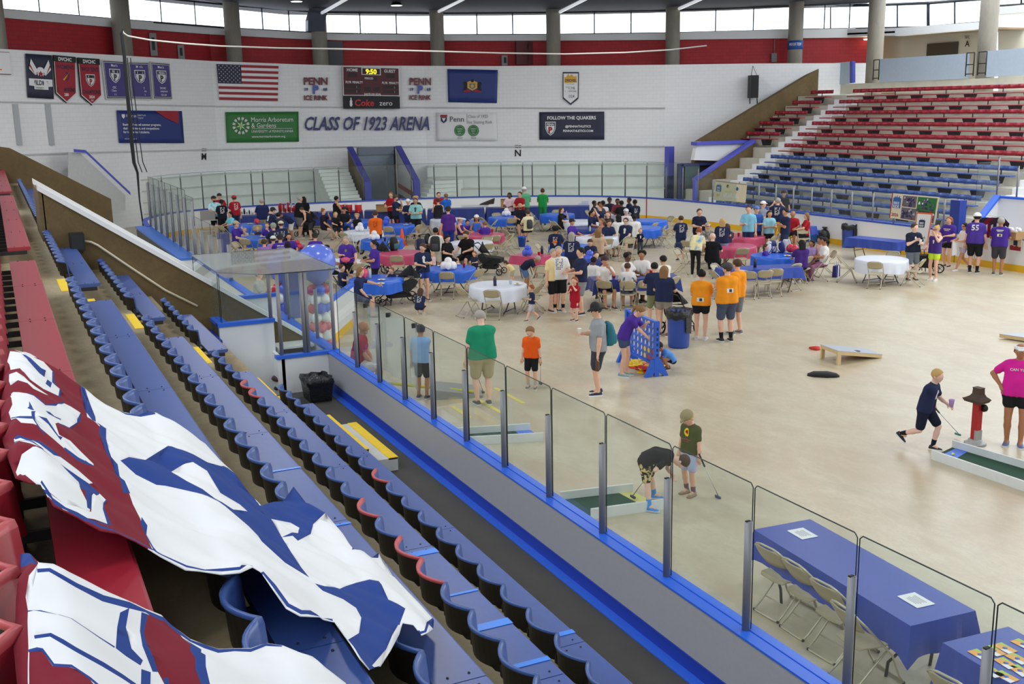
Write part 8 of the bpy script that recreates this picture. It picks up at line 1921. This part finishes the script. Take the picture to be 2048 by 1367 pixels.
 # outlines of the two draped cloths and of their printed shapes, in millimetres along and down the stand
CLOTH_ART=[("7075,-25 7057,81 7029,156 7082,236 7110,318 7053,364 6929,415 6923,510 7092,670 7311,807 7247,870 7152,971 7164,1087 6836,1123 6601,1169 6276,1192 6157,1231 6366,1344 6616,1467 6920,1609 6587,1608 6467,1698 6084,1684 5750,1676 6225,1968 5881,1942 5619,1929 5399,1937 5191,1944 4638,1700 4591,1651 4708,1651 4713,1598 4599,1536 4293,1390 4083,1272 3887,1164 4001,1160 4121,1156 4387,1164 4206,1054 4067,937 4104,890 4264,874 4402,853 4422,826 4343,758 4333,675 4254,584 4191,518 4187,426 4254,345 4222,281 4152,216 4170,177 4192,138 4193,65 4323,31 4336,-12 4551,-51 4741,-71 5225,-94 5619,-95 6052,-95 6392,-81 6579,-64",[("r","11050,-255 7098,-23 6976,61 7088,149 7238,242 7034,353 6275,322 6060,369 5818,367 5407,377 5142,396 4900,403 4678,409 4513,410 4233,405 4196,355 4125,294 4010,232 3902,175 3808,122 3740,72 3727,25 3741,-22 3842,-69 4254,-128 5560,-234 5804,-235 6072,-236 6372,-237 6686,-238 7037,-240 7432,-241 7868,-243 8352,-245 8896,-247 9528,-249 10227,-252"),("w","7010,-51 7033,-5 7008,37 7025,147 6912,191 6682,176 6516,187 6479,205 6237,186 6198,113 6218,55 6486,13 6481,-33 6893,-50"),("b","6970,33 6939,76 6813,126 6843,150 6492,131 6519,104 6649,116 6784,61"),("b","6465,144 6465,166 6316,152 6324,129"),("b","6908,186 6662,172 6507,185 6463,202 6203,182 6232,192 6517,214 6578,197 6726,185 6951,198"),("w","6405,-42 6388,-6 6186,45 6151,76 6140,133 6097,114 6062,63 6135,39 6170,-3 6112,-39 6226,-45"),("w","6016,-46 5991,-14 5967,22 5913,66 5853,104 5975,161 6154,202 6191,285 5904,251 5699,204 5578,149 5418,133 5305,141 5306,153 5254,206 5194,238 5071,231 5048,209 5116,151 5191,109 5244,37 5236,-12 5482,-50 5590,-58 5627,-39 5724,-41"),("w","5306,153 5316,186 5269,223 5193,270 5140,270 5098,247 5152,211"),("b","6231,297 5932,266 5661,206 5552,154 5561,146 5694,203 5899,250 6191,285"),("b","5679,34 5584,45 5543,46 5499,52 5476,43 5531,32 5560,22 5597,31"),("b","5455,38 5454,55 5312,48 5341,36"),("b","5675,101 5715,120 5702,140 5795,170 5752,170 5687,148 5655,113"),("b","5383,63 5415,98 5290,137 5302,155 5255,143 5347,100"),("b","5970,-44 5964,-2 5843,63 5824,101 5881,106 5909,68 5988,0 5996,-45"),("b","5490,-49 5330,-14 5324,39 5232,51 5164,75 5181,79 5253,55 5362,41 5409,-14 5507,-50"),("b","5988,-1 5970,31 5904,68 5812,105 5951,160 6158,208 6191,208 5989,162 5869,110 5949,74 5993,34 6010,1"),("b","5162,272 5098,245 5084,206 5147,155 5104,148 5038,198 5051,238 5118,268"),("w","5142,-46 5125,-25 5107,2 4895,48 4868,83 4859,130 4846,192 4787,192 4775,155 4786,105 4813,56 4854,12 4836,-26 5086,-44"),("b","5099,-48 5055,-24 4943,12 4798,54 4779,56 4804,62 4831,58 4987,16 5074,-22 5115,-48"),("b","5128,-41 5118,-21 5097,4 4886,49 4867,85 4851,135 4898,142 4925,91 4958,55 5116,9 5138,-20 5152,-43"),("w","4633,-50 4707,-22 4800,35 4798,59 4828,120 4747,182 4522,176 4371,197 4314,193 4281,146 4257,100 4301,25 4409,-16 4562,-44"),("b","4801,40 4819,69 4832,137 4844,207 4808,233 4793,259 4747,256 4607,225 4351,209 4338,186 4534,195 4537,175 4738,181 4814,120"),("w","4811,59 4895,124 4895,191 4870,243 4823,225 4822,196 4814,120"),("w","4785,261 4750,283 4462,249 4302,251 4219,173 4207,97 4256,41 4291,25 4257,100 4282,148 4315,197 4616,229"),("b","4750,283 4769,290 4481,257 4342,268 4302,251 4462,249"),("r","4589,-52 4383,-16 4305,17 4283,-28 4465,-53"),("b","4414,-54 4288,-24 4299,24 4238,64 4214,104 4186,170 4279,255 4304,259 4210,174 4234,108 4256,67 4312,27 4301,-23 4437,-52"),("b","7038,339 7035,366 6853,364 6595,363 6425,373 6170,361 6122,374 6097,403 5928,386 5609,381 5538,402 5348,392 5185,402 5022,406 4967,372 5162,378 5312,371 5522,373 5647,362 5971,357 6083,371 6233,348 6404,321"),("b","4707,418 4642,432 4532,413 4320,416 4217,427 4233,410 4445,407 4637,405"),("b","5630,424 5895,572 6330,747 6415,838 6427,977 6647,1134 6577,1205 6151,1216 5861,1211 5501,1198 5282,1193 5077,1188 4884,1183 4932,1078 5016,989 5252,976 5360,886 5540,828 5569,705 5523,577 5553,485"),("w","5862,696 6031,775 6121,851 6009,908 5750,930 5739,1028 5620,1044 5490,947 5531,865 5654,823 5720,755"),("w","6533,1177 6601,1210 6166,1227 6192,1210"),("b","6137,1213 6408,1364 6598,1456 6934,1613 6575,1617 6481,1704 6158,1538 5892,1452 5575,1299 5616,1281 5507,1193 5633,1271 5832,1363 6033,1421 6091,1382 5913,1223"),("b","4799,1187 4823,1241 4975,1358 5138,1484 5225,1593 5250,1652 5153,1636 4960,1608 4871,1668 4721,1588 4429,1447 4042,1250 3888,1166 4030,1164 4180,1163 4359,1266 4575,1344 4719,1362 4746,1307 4699,1198"),("b","6966,397 6889,478 6954,583 7071,682 7131,780 7288,799 7130,689 6996,589 6935,485 7012,404"),("b","5703,1643 5980,1803 6159,1943 6220,1969 6241,1887 5808,1676"),("b","5225,1947 4658,1689 4635,1660 4649,1657 4615,1634 4598,1645 4640,1693 5206,1954"),("b","4334,32 4212,69 4212,141 4195,180 4180,221 4256,286 4286,351 4220,433 4223,526 4293,605 4364,688 4361,761 4471,836 4515,843 4384,766 4393,694 4317,610 4247,530 4245,439 4312,356 4286,291 4209,225 4222,185 4238,145 4232,74 4348,37"),("b","4389,854 4276,878 4135,899 4097,946 4232,1061 4392,1157 4435,1167 4287,1076 4149,963 4177,918 4319,897 4446,875"),("w","4697,1568 4525,1488 4302,1377 3988,1207 3976,1212 4290,1382 4523,1498 4690,1577")]),("3714,-54 3640,-28 3505,-5 3475,34 3450,72 3458,110 3460,178 3484,243 3547,296 3573,348 3537,373 3498,426 3501,471 3501,517 3547,578 3606,644 3688,718 3704,781 3667,836 3578,859 3498,883 3473,947 3418,973 3365,998 3312,1023 3188,925 3092,841 3024,768 3008,711 2956,647 2897,584 2862,530 2828,478 2792,427 2757,379 2724,332 2684,286 2628,241 2575,198 2531,160 2492,125 2458,91 2430,58 2430,27 2437,-4 2450,-34 2515,-66 2633,-75 2780,-86 2859,-87 2935,-88 3034,-90 3176,-87 3279,-83 3358,-77 3432,-69 3575,-62",[("r","3810,-85 3671,-21 3491,-8 3431,-16 3391,-34 3324,-49 3257,-47 3133,-49 2995,-49 2923,-51 2865,-56 2804,-60 2724,-63 2616,-66 2538,-69 2484,-72 2741,-126 2801,-123 2852,-120 2901,-117 2952,-114 3013,-111 3108,-108 3213,-106 3283,-103 3348,-99 3431,-95 3576,-93 3719,-90"),("b","3722,-63 3646,-27 3470,-12 3528,-35 3618,-56"),("w","3350,-43 3384,-31 3462,-9 3332,-29 3257,-47"),("r","3486,293 3564,348 3521,389 3454,397 3406,415 3315,401 3267,408 3190,396 3069,400 2980,407 2894,414 2813,420 2773,363 2734,310 2813,306 2896,302 2981,297 3067,274 3153,264 3242,262 3333,267"),("b","3462,398 3446,419 3425,450 3341,437 3332,449 3236,434 3089,425 3000,433 2915,441 2834,449 2809,414 2892,410 2978,405 3069,400 3190,396 3267,408 3315,401 3406,415"),("b","3383,207 3438,239 3286,213 3123,212 3086,237 3050,226 3051,190 3062,165 3243,186"),("b","3466,277 3495,298 3335,268 3245,264 3155,270 3069,275 3055,258 3179,247 3329,256"),("b","3032,226 3047,252 2929,236 2820,221 2788,197 2905,211"),("b","3056,287 3070,302 2911,288 2888,270"),("b","3396,-12 3404,18 3368,86 3388,159 3434,237 3496,292 3524,347 3565,355 3542,301 3479,245 3430,167 3404,94 3396,58 3431,23 3421,-11"),("b","3242,-47 3198,-18 3087,23 3034,56 3044,90 3050,125 3056,161 3074,165 3069,129 3064,94 3054,59 3105,26 3213,-16 3255,-48"),("b","2923,-35 2919,0 2863,55 2861,116 2859,160 2856,214 2883,221 2885,166 2885,122 2883,60 2934,3 2939,-35"),("r","2900,-50 2864,-25 2797,-2 2785,38 2738,78 2682,95 2630,111 2585,128 2531,86 2489,48 2493,11 2495,-25 2577,-63 2679,-61 2775,-58 2842,-54"),("b","2900,-52 2861,-24 2795,-1 2784,39 2740,76 2689,103 2644,131 2664,137 2710,109 2760,81 2798,42 2808,2 2872,-20 2913,-52"),("b","3548,349 3504,369 3462,419 3467,465 3470,510 3514,572 3568,637 3657,710 3678,772 3703,778 3686,716 3603,644 3544,578 3499,517 3492,428 3533,379 3577,359")]),]
# ---------------------------------------------------------------- large cloths draped over the near seats
from mathutils.geometry import delaunay_2d_cdt
DRAPE=[(-.42,2.9),(-.26,3.35),(-.16,3.82),(-.10,4.03),(-.03,4.11),(.05,4.09),(.30,3.84),(.50,3.70),(.70,3.57),(.785,3.55),(.88,3.49),(1.15,3.24),(1.35,3.11),(1.55,2.995),(1.62,2.985),(1.72,2.92),(1.90,2.70),(2.02,2.64),(2.07,2.55),(2.2,2.3)]
def drape_z(x,l):
 z=np.interp(l,[c[0]for c in DRAPE],[c[1]for c in DRAPE])
 for lc in(-.03,.785,1.62):z=z+.015*np.exp(-((l-lc)/.12)**2)*(np.cos(2*PI*(x-14.3)/.452)-1)
 for lc in(.55,1.38):z=z-.02*np.exp(-((l-lc)/.2)**2)*(1+np.sin(x*2.3+lc*4))
 return z+.012*np.sin(7*x+10*l)+.009*np.sin(13*x-9*l+1)+.006*np.sin(23*x+17*l+np.sin(5*x))
def inpoly(P,poly):
 r=np.zeros(len(P),bool);x,y=P[:,0],P[:,1]
 for(x0,y0),(x1,y1)in zip(poly,np.roll(poly,-1,0)):
  c=((y0>y)!=(y1>y));r^=c&(x<(x1-x0)*(y-y0)/((y1-y0)if y1!=y0 else 1e-9)+x0)
 return r
dec=lambda s:np.array([[float(q)/1000 for q in p.split(',')]for p in s.split()])
CW=mat('banner_cloth_white',(232,234,236),.8,.2);CR=mat('banner_cloth_red',(124,30,46),.8,.2);CB=mat('banner_cloth_blue',(40,68,140),.8,.2)
for k,(edge,art)in enumerate(CLOTH_ART):
 E_=dec(edge);polys=[(c,dec(p))for c,p in art]
 pts=[];seg=[]
 for P in[E_]+[p for _,p in polys]:
  o=len(pts);pts+=[tuple(q)for q in P];seg+=[(o+i,o+(i+1)%len(P))for i in range(len(P))]
 g=.03;gx,gy=np.meshgrid(np.arange(E_[:,0].min(),E_[:,0].max(),g),np.arange(E_[:,1].min(),E_[:,1].max(),g));G=np.stack([gx.ravel(),gy.ravel()],1)
 G=G[inpoly(G,E_)];G=G+rng.uniform(-.004,.004,G.shape);pts+=[tuple(q)for q in G]
 v,_,f,_,_,_=delaunay_2d_cdt([Vector(p)for p in pts],seg,[],0,1e-5)
 V=np.array([tuple(q)for q in v]);F=np.array([tuple(q)for q in f if len(q)==3]);Cn=V[F].mean(1)
 keep=inpoly(Cn,E_);F=F[keep];Cn=Cn[keep];mi=np.zeros(len(F),int)
 for c,p in polys:mi[inpoly(Cn,p)]='wrb'.index(c)
 par=np.arange(len(V))
 for _ in range(60):
  for q in(0,1,2):
   mn=np.minimum(par[F[:,q]],par[F[:,q-1]]);np.minimum.at(par,F[:,q],mn);np.minimum.at(par,F[:,q-1],mn)
  par=par[par]
 lab=par[F[:,0]];big=np.bincount(lab).argmax();F=F[lab==big];mi=mi[lab==big]
 Z=drape_z(V[:,0],V[:,1]);b=MB();b.v=[(float(x),float(-l),float(z))for(x,l),z in zip(V,Z)];b.f=[tuple(int(i)for i in q)for q in F];b.m=[int(i)for i in mi];b.sm=[True]*len(b.f)
 o=b.build('draped_banner',[CW,CR,CB]);md=o.modifiers.new('thickness','SOLIDIFY');md.thickness=.004;md.offset=-1
 tag(o,('large white, red and blue cloth banner draped down across three seat rows','white, red and blue cloth banner at the bottom left corner, nearest the camera')[k],'banner')
 # ---------------------------------------------------------------- pushchairs, bags, signs
PF=mat('pushchair_frame',(34,34,38),.4,metal=.4);PFAB=mat('black_pushchair_fabric',(26,26,30),.8);TYRE=mat('tyre_rubber',(30,30,32),.7);HUBM=mat('grey_hub',(130,130,134),.4,metal=.4)
def wheel(mb,c,r,w=.03):
 M_=Matrix.Translation(Vector(c))@Matrix.Rotation(PI/2,4,'X')
 mb.lathe([(r*.78,-w/2),(r,-w/2),(r,w/2),(r*.78,w/2),(r*.78,-w/2)],16,0,M_,True,False);mb.lathe([(0,-.015),(r*.2,-.015),(r*.2,.015),(0,.015)],8,1,M_)
 for k in range(5):a=2*PI*k/5;mb.tube([Vector(c)+Vector((0,0,0)),Vector(c)+Vector((r*.8*math.cos(a),0,r*.8*math.sin(a)))],.008,4,1)
def stroller(px,py,deg,label,long=1.,fab=PFAB,canopy=True):
 p=at(px,py,0);e=empty('pushchair',(p.x,p.y,0),face(p,deg),label,'pushchair','pushchairs');L=.36*long
 for x,r in((L,.11),(-L,.15)):
  for y in(-.26,.26):b=MB();wheel(b,(x,y,r),r);b.build('wheel',[TYRE,HUBM],e)
 f=MB()
 for y in(-.24,.24):f.tube([(L,y,.12),(.0,y,.5),(-.35*long,y,.85),(-.5*long,y,1.0)],.014,6).tube([(-L,y,.16),(.0,y,.5),(.2,y,.58)],.014,6)
 f.tube([(-L,-.25,.16),(-L,.25,.16)],.01,6).tube([(L,-.25,.12),(L,.25,.12)],.01,6);f.build('frame',PF,e)
 MB().tube([(-.5*long,-.24,1.0),(-.54*long,-.2,1.03),(-.54*long,.2,1.03),(-.5*long,.24,1.0)],.018,8).build('handle',mat('grip_foam',(44,42,42),.8),e)
 MB().loft([[Vector((x,-w,z)),Vector((x,w,z)),Vector((x+d_,w,z+t)),Vector((x+d_,-w,z+t))]for x,z,w,d_,t in((L+.04,.42,.18,.0,.14),(.12,.33,.22,.0,.26),(-.2*long,.33,.22,.0,.28),(-.36*long,.5,.21,.04,.16),(-.42*long,.62,.19,.05,.06))],0,False).build('seat_shell',fab,e)
 MB().box((-.25*long,-.2,.2),(.2*long,.2,.32)).build('basket',fab,e)
 if canopy:
  R_=[]
  for k in range(6):
   a=.1+1.35*k/5;R_.append([Vector((-.3*long+.34*math.sin(a)*math.cos(t)*.9+.05*k*.2,.23*math.cos(t)if False else .23*math.sin(t-PI/2),.72+.36*math.cos(a)*abs(math.cos(t-PI/2))+.02))for t in np.linspace(0,PI,9)])
  MB().loft(R_,0,True,False).build('canopy',fab,e)
 return e
stroller(795,607,285,'big black twin pushchair beside the crouching girl',1.4);stroller(613,472,300,'black pushchair beside the grey shorts at the left tables');stroller(983,548,70,'black pushchair right of the white balloon cluster')
stroller(868,528,40,'dark pushchair holding a baby in pink');stroller(752,545,260,'black pushchair before the dark ponytail in purple');stroller(687,458,200,'pushchair with a grey ribbed canopy below the coolers',1.,mat('grey_canopy',(74,76,82),.8));stroller(1358,664,150,'black pushchair between the long blond hair and the blue barrel');stroller(1850,546,250,'dark pushchair between the neon shorts and the white cup')
p=at(716,512,0);e=empty('walking_frame',(p.x,p.y,0),face(p,30),'white walking frame with a large wheel beside the pink waist bag','walking frame');WF=mat('white_frame_tube',(232,232,230),.35)
for y in(-.26,.26):MB().tube([(.3,y,0),(.2,y,.5),(.1,y,.95),(-.1,y,.95),(-.25,y,.45),(-.32,y,0)],.018,6).build('side_frame',WF,e)
MB().tube([(.1,-.26,.8),(.1,.26,.8)],.016,6).tube([(.2,-.26,.45),(.2,.26,.45)],.016,6).build('cross_bar',WF,e)
b=MB();wheel(b,(-.35,.34,.28),.28,.035);b.build('wheel',[TYRE,HUBM],e)
def backpack(M_,col,label,s=1.,col2=(60,60,66)):
 """bag with its back at x=0 bulging to -x"""
 e=empty('backpack',(0,0,0),0,label,'backpack');e.matrix_world=M_;m_=mat('bag_%d_%d_%d'%col,col,.75);m2=mat('bag_%d_%d_%d'%col2,col2,.75)
 MB().loft([[Vector((x*s*q,y*s*w,z*s))for x,y in((0,-.14),(-.1,-.15),(-.17,-.1),(-.17,.1),(-.1,.15),(0,.14))]for z,q,w in((0,.7,.85),(.06,1,1),(.28,.95,1),(.40,.7,.9),(.45,.3,.6))]).build('body',m_,e)
 MB().loft([[Vector((x*s*q-.14*s,y*s*w,z*s))for x,y in((0,-.1),(-.06,-.09),(-.06,.09),(0,.1))]for z,q,w in((.03,.6,.9),(.08,1,1),(.2,1,1),(.24,.5,.9))]).build('front_pocket',m2,e)
 for y in(-.09,.09):MB().tube([(0,y*s,.42*s),(.09*s,y*s*1.3,.40*s),(.14*s,y*s*1.4,.25*s),(.05*s,y*s*1.4,.08*s),(0,y*s,.05*s)],.016*s,5).build('strap',m2,e)
 return e
def on_back(key,z,off,col,label,s=1.,col2=(60,60,66)):
 o=PEOPLE[key];return backpack(Matrix.Translation(o.location)@Matrix.Rotation(o.rotation_euler.z,4,'Z')@Matrix.Translation((off,0,z)),col,label,s,col2)
on_back('gray',.98,-.15,(34,110,128),'teal backpack worn by the person in the black bucket hat',1.0,(40,130,140));on_back('packstand',.86,-.13,(34,34,38),'large black backpack worn by the person in white',1.1);on_back('packman',.9,-.13,(30,36,50),'dark blue-edged backpack near the red cups',1.1,(30,110,190));on_back('whitepack',.62,-.14,(60,64,70),'grey backpack on the person in cream at the far blue cloth',.8)
def loosebag(px,py,z,rz,col,label,s=1.,col2=(60,60,66)):p=at(px,py,z);return backpack(Matrix.Translation((p.x,p.y,z))@Matrix.Rotation(rz,4,'Z'),col,label,s,col2)
loosebag(786,500,.75,.4,(28,28,32),'black bag lying on the pink round cloth',1.0,(60,110,110));loosebag(841,505,.46,2.4,(40,46,84),'navy backpack standing right of the pink round cloth',1.1);loosebag(1357,508,.46,2.6,(34,44,84),'navy bag on the folding chair left of the black leggings',.9);loosebag(1256,588,.42,2.8,(96,104,122),'grey backpack hanging on a chair at the navy cloth',1.1,(70,78,96))
for k,(px,py,c,c2)in enumerate(((1543,504,(36,46,104),(226,228,232)),(1559,505,(38,48,108),(230,230,234)),(1572,502,(214,216,226),(150,156,190)),(1540,507,(220,220,226),(60,70,120)))):loosebag(px,py,.75,1.2*k,c,'navy and white bag heaped on the blue cloth, %s from the left'%ORD[k],.85,c2)
p=at(1672,553,0);e=empty('tote_bag',(p.x,p.y,0),face(p,70),'navy and white tote bag alone on the floor right of the mauve trousers','bag');MB().hexa([(-.07,-.17,0),(.07,-.17,0),(.07,.17,0),(-.07,.17,0),(-.05,-.18,.36),(.05,-.18,.36),(.05,.18,.36),(-.05,.18,.36)]).build('body',mat('tote_navy',(48,52,120),.8),e);MB().box((-.075,-.05,.0),(-.07,.03,.37)).box((.07,-.05,0),(.075,.03,.37)).build('stripe',SW,e)
for k,y in enumerate((-.03,.03)):MB().tube([(y,-.08,.36),(y,-.05,.5),(y,.05,.5),(y,.08,.36)],.01,5).build('handle',SW,e)
o=PEOPLE['fanny'];e=empty('waist_bag',(0,0,0),0,'bright pink waist bag on the person in purple','bag');e.matrix_world=Matrix.Translation(o.location)@Matrix.Rotation(o.rotation_euler.z,4,'Z')@Matrix.Translation((.2,.0,.93));PK=mat('pink_bag',(232,96,130),.6)
MB().ball((0,0,0),.1,12,0,None,(.6,1.5,.85)).build('pouch',PK,e);MB().tube([(0,-.13,.03),(-.15,-.24,.05),(-.3,-.2,.06)],.014,5).tube([(0,.13,.03),(-.15,.24,.05),(-.3,.2,.06)],.014,5).build('strap',PK,e)
p=hand_pos(PEOPLE['gray'],1);small('cup',CUPW,(p.x-.0,p.y,p.z-.02),'white cup held out by the person in the black bucket hat',None)
p=hand_pos(PEOPLE['gray'],0);o=MB().lathe([(.035,-.24),(.038,-.2),(.038,-.06),(.03,-.03),(.02,0),(0,.01)],12).build('drink_flask',mat('patterned_flask',(96,60,44),.5,var=.3,vscale=60));o.location=p;tag(o,'patterned flask hanging from the hand of the grey tee','flask')
p=hand_pos(PEOPLE['runboy'],0);small('cup',mat('lilac_cup',(196,160,216),.4),p,'small lilac cup held by the running child',None);p=hand_pos(PEOPLE['cupman'],0);small('cup',CUPW,p,'white cup held by the person beside the neon shorts',None)
p=hand_pos(PEOPLE['dresswoman'],0);small('plate',PLATE,p+Vector((0,0,.03)),'white plate held out by the person in the navy dress',None);p=hand_pos(PEOPLE['bookwoman'],0);small('plate',PLATE,p,'white plate held by the standing person in blue shorts',None);p=hand_pos(PEOPLE['teal'],0);small('plate',PLATE,p,'white plate held by the person in the teal tee',None)
p=hand_pos(PEOPLE['glassman'],0);small('cup',CUPW,p,'white cup held by the grey tee behind the timekeeper box',None)
p=hand_pos(PEOPLE['whitelace'],0);o=MB().hexa([(-.03,-.1,-.45),(.03,-.1,-.45),(.03,.1,-.45),(-.03,.1,-.45),(-.02,-.09,0),(.02,-.09,0),(.02,.09,0),(-.02,.09,0)]).build('carrier_bag',SW);o.location=p;tag(o,'white carrier bag held low by the person in lilac shorts','bag')
PEOPLE['baby']=None
# sunglasses band on the camouflage cap
o=PEOPLE['camoboy']
# ride banners on the far side glass and an easel sign
CREAM=mat('cream_banner',(230,220,190),.7);SKYB=mat('skyline_blue',(40,100,170),.6);ORB=mat('orange_frame',(230,100,50),.6);NAVYP=mat('navy_print',(36,46,84),.6)
def skyline(s,b,u,v,w,h,mi):
 s.poly(b,[(u-w/2,v-h/2),(u+w/2,v-h/2),(u+w/2,v+h*.3),(u+w*.32,v+h*.3),(u+w*.3,v+h*.5),(u+w*.2,v+h*.35),(u+.0,v+h*.35),(u,v+h*.55),(u-w*.1,v+h*.35),(u-w*.25,v+h*.35),(u-w*.3,v+h*.48),(u-w*.35,v+h*.3),(u-w/2,v+h*.3)],mi)
def glass_banner(px,lab,fn_):
 q=[atY(x,y,-29.2)for x,y in px];s=Sign(*q,(0,1,0));e=empty('ride_banner',s.P(.5,0),0,lab,'banner')
 b=MB();s.panel(b,t=.012);o=b.build('sheet',CREAM);o.parent=e;o.matrix_parent_inverse=Matrix.Translation(-e.location)
 b=MB();fn_(s,b);o=b.build('print',[SKYB,ORB,NAVYP,SRED,SPUR,SGRN,SW,SGOLD,mat('photo_grey',(110,106,112),.7)]);o.parent=e;o.matrix_parent_inverse=Matrix.Translation(-e.location)
def f1(s,b):
 s.poly(b,[(0,1),(1,1),(1,.97),(0,.97)],3,.004,.014);skyline(s,b,.13,.66,.16,.4,0);s.text(b,'BIKE',.13,.66,.09,6,.02,off=.034);s.text(b,'RIDE',.13,.53,.09,6,.02,off=.034);s.text(b,'2026',.13,.28,.11,7,.02,off=.02);s.disc(b,.41,.78,.09,2,14,.014);s.disc(b,.43,.74,.06,7,12,.022);s.disc(b,.72,.7,.1,0,14,.014)
 for k in range(9):s.poly(b,[(.3+.055*k,.2),(.34+.055*k,.2),(.34+.055*k,.35+.08*math.sin(k*2.1)),(.3+.055*k,.35+.08*math.sin(k*2.1))],6,.003,.014)
 s.text(b,'RIDE PARTNERS',.44,.5,.05,7,0,off=.02)
def f2(s,b):
 s.poly(b,[(0,1),(.02,1),(.02,0),(0,0)],3,.004,.014);skyline(s,b,.13,.68,.17,.5,0);s.text(b,'BIKE',.13,.63,.11,6,.02,off=.034);s.text(b,'RIDE',.13,.5,.11,6,.02,off=.034);s.text(b,'2026',.12,.16,.13,3,.02,off=.02)
 rr=random.Random(2)
 for(u0,v0,u1,v1,base)in((.25,.52,.55,.95,8),(.25,.04,.58,.48,8),(.57,.4,.97,.95,5),(.6,.04,.97,.42,8)):
  s.poly(b,[(u0,v0),(u1,v0),(u1,v1),(u0,v1)],base,.003,.014)
  for k in range(34):
   a,c_=rr.uniform(u0,u1-.05),rr.uniform(v0,v1-.1);w,h_=rr.uniform(.015,.05),rr.uniform(.04,.11);s.poly(b,[(a,c_),(a+w,c_),(a+w*.8,c_+h_),(a+w*.3,c_+h_)],rr.choice((2,4,4,6,3,8,2)),.003,.02+.0004*k)
glass_banner([(1432,361),(1494,368.5),(1491,405),(1428,399.5)],'cream ride banner with small logos hung on the glass near the corner tunnel',f1);glass_banner([(1785,386),(1879,394),(1870,449),(1779,435)],'cream ride banner with a photo collage reading 2026',f2)
c=at(1845,542,0);Yz=c.y
q=[atY(x,y,c.y)for x,y in((1834,424),(1866,426),(1853,500),(1826,498))];s=Sign(*q,(-.35,1,.1));e=empty('easel_sign',(c.x,c.y,0),0,'white upright sign with orange border reading BIKE RIDE behind the navy tee','sign')
def kid(b,nm,m_):o=b.build(nm,m_);o.parent=e;o.matrix_parent_inverse=Matrix.Translation(-e.location)
b=MB();s.panel(b,t=.02);kid(b,'board',ORB);b=MB();s.poly(b,[(.06,.96),(.94,.96),(.94,.02),(.06,.02)],0,.004,.022);skyline(s,b,.42,.72,.4,.24,1);s.text(b,'BIKE',.42,.72,.05,0,.03,off=.042);s.text(b,'RIDE',.42,.65,.05,0,.03,off=.042);s.text(b,'Desk',.6,.34,.07,1,0,off=.034);s.text(b,'ry',.6,.14,.06,1,0,off=.034);kid(b,'print',[SW,NAVYP])
b=MB();m0=(q[2]+q[3])/2
for dx in(-.25,.25):b.tube([(c.x+dx*.3,c.y-.05,0),(m0.x+dx*.3,m0.y-.05,m0.z+.4)],.015,5)
kid(b,'easel_leg',BLACK)
# merchandise corner: shirts on a rack, pennant and box on the boards
e=empty('shirt_rack',(0,0,0),0,'rack holding dark and maroon tees behind the shirt numbered 55','rack');a,d_=atY(1955,432,-28.7),atY(2008,436,-28.7);e.location=(a.x,-28.7,0)
MB().tube([(0,0,0),(0,0,a.z+.05),(d_.x-a.x,0,a.z+.05),(d_.x-a.x,0,0)],.014,6).build('rail',ALU,e)
for k,(px,c_)in enumerate(((1963,(36,42,66)),(1978,(40,52,60)),(1990,(130,28,60)),(2002,(60,44,56)))):
 p=atY(px,436,-28.66);o=empty('hanging_tee',(p.x,-28.66+.02*k,p.z-.62),0,'%s tee hanging on the rack, %s from the left'%(('navy','dark teal','maroon','dark brown')[k],ORD[k]),'shirt','tees on the rack')
 MB().prism([(-.22,0),(.22,0),(.22,.42),(.34,.36),(.38,.48),(.2,.62),(.08,.64),(-.08,.64),(-.2,.62),(-.38,.48),(-.34,.36),(-.22,.42)],(-.012,.012),0,Matrix.Rotation(PI/2,4,'X')).build('fabric',cloth(c_),o);MB().prism([(-.08,.2),(.08,.2),(.08,.46),(-.08,.46)],(-.018,-.014),0,Matrix.Rotation(PI/2,4,'X')).prism([(-.08,.2),(.08,.2),(.08,.46),(-.08,.46)],(.014,.018),0,Matrix.Rotation(PI/2,4,'X')).build('print',SW,o)
q=[atY(x,y,-29.14)for x,y in((2021,471),(2045,473),(2042,502),(2020,499))];s=Sign(*q,(0,1,0));e=empty('pennant',s.P(.5,0),0,'cream and red hanging pennant on the white boards at the right edge','pennant');b=MB();s.panel(b,t=.015);kid(b,'sheet',CREAM);b=MB();s.poly(b,[(0,0),(1,0),(1,.3),(.8,.25),(.6,.36),(.4,.27),(.2,.36),(0,.3)],0,.004,.017);skyline(s,b,.5,.55,.34,.4,1);kid(b,'print',[SRED,NAVYP])
p=atY(2028,455,-28.95);e=empty('merchandise_box',(p.x,-28.9,1.09),0,'open cardboard box of white rolled tees on the board cap at right','box');MB().box((-.3,-.2,0),(.3,.2,.24)).build('carton',CARDB,e)
for k in range(9):o=MB().ball((-.24+.06*k,.05*math.sin(k*2),.27+.03*math.cos(k*3)),.07,8);o.build('rolled_tee',SW,e)
# plastic sheet clipped over the near glass
q=[atY(x,y,-5.46)for x,y in((733,610),(834,652),(841,782),(744,725))];e=empty('plastic_sheet',(q[0]+q[2])/2,0,'pale translucent plastic sheet hung over the near glass','sheet');PS=mat('translucent_plastic',(206,222,222),.3,alpha=.38);s=Sign(*q,(0,-1,0));s.wave=lambda u,v:.02*math.sin(u*11)+.015*math.sin(u*23+v*4);b=MB()
n=16;b.add([s.P(i/n,j/6)for j in range(7)for i in range(n+1)],[(j*(n+1)+i,j*(n+1)+i+1,(j+1)*(n+1)+i+1,(j+1)*(n+1)+i)for j in range(6)for i in range(n)],0,True);kid(b,'film',PS)
b=MB()
for u in(.02,.5,.98):t_=s.P(u,1);b.box((t_.x-.015,t_.y-.02,t_.z-.03),(t_.x+.015,t_.y+.06,t_.z+.04))
kid(b,'clip',DARK)
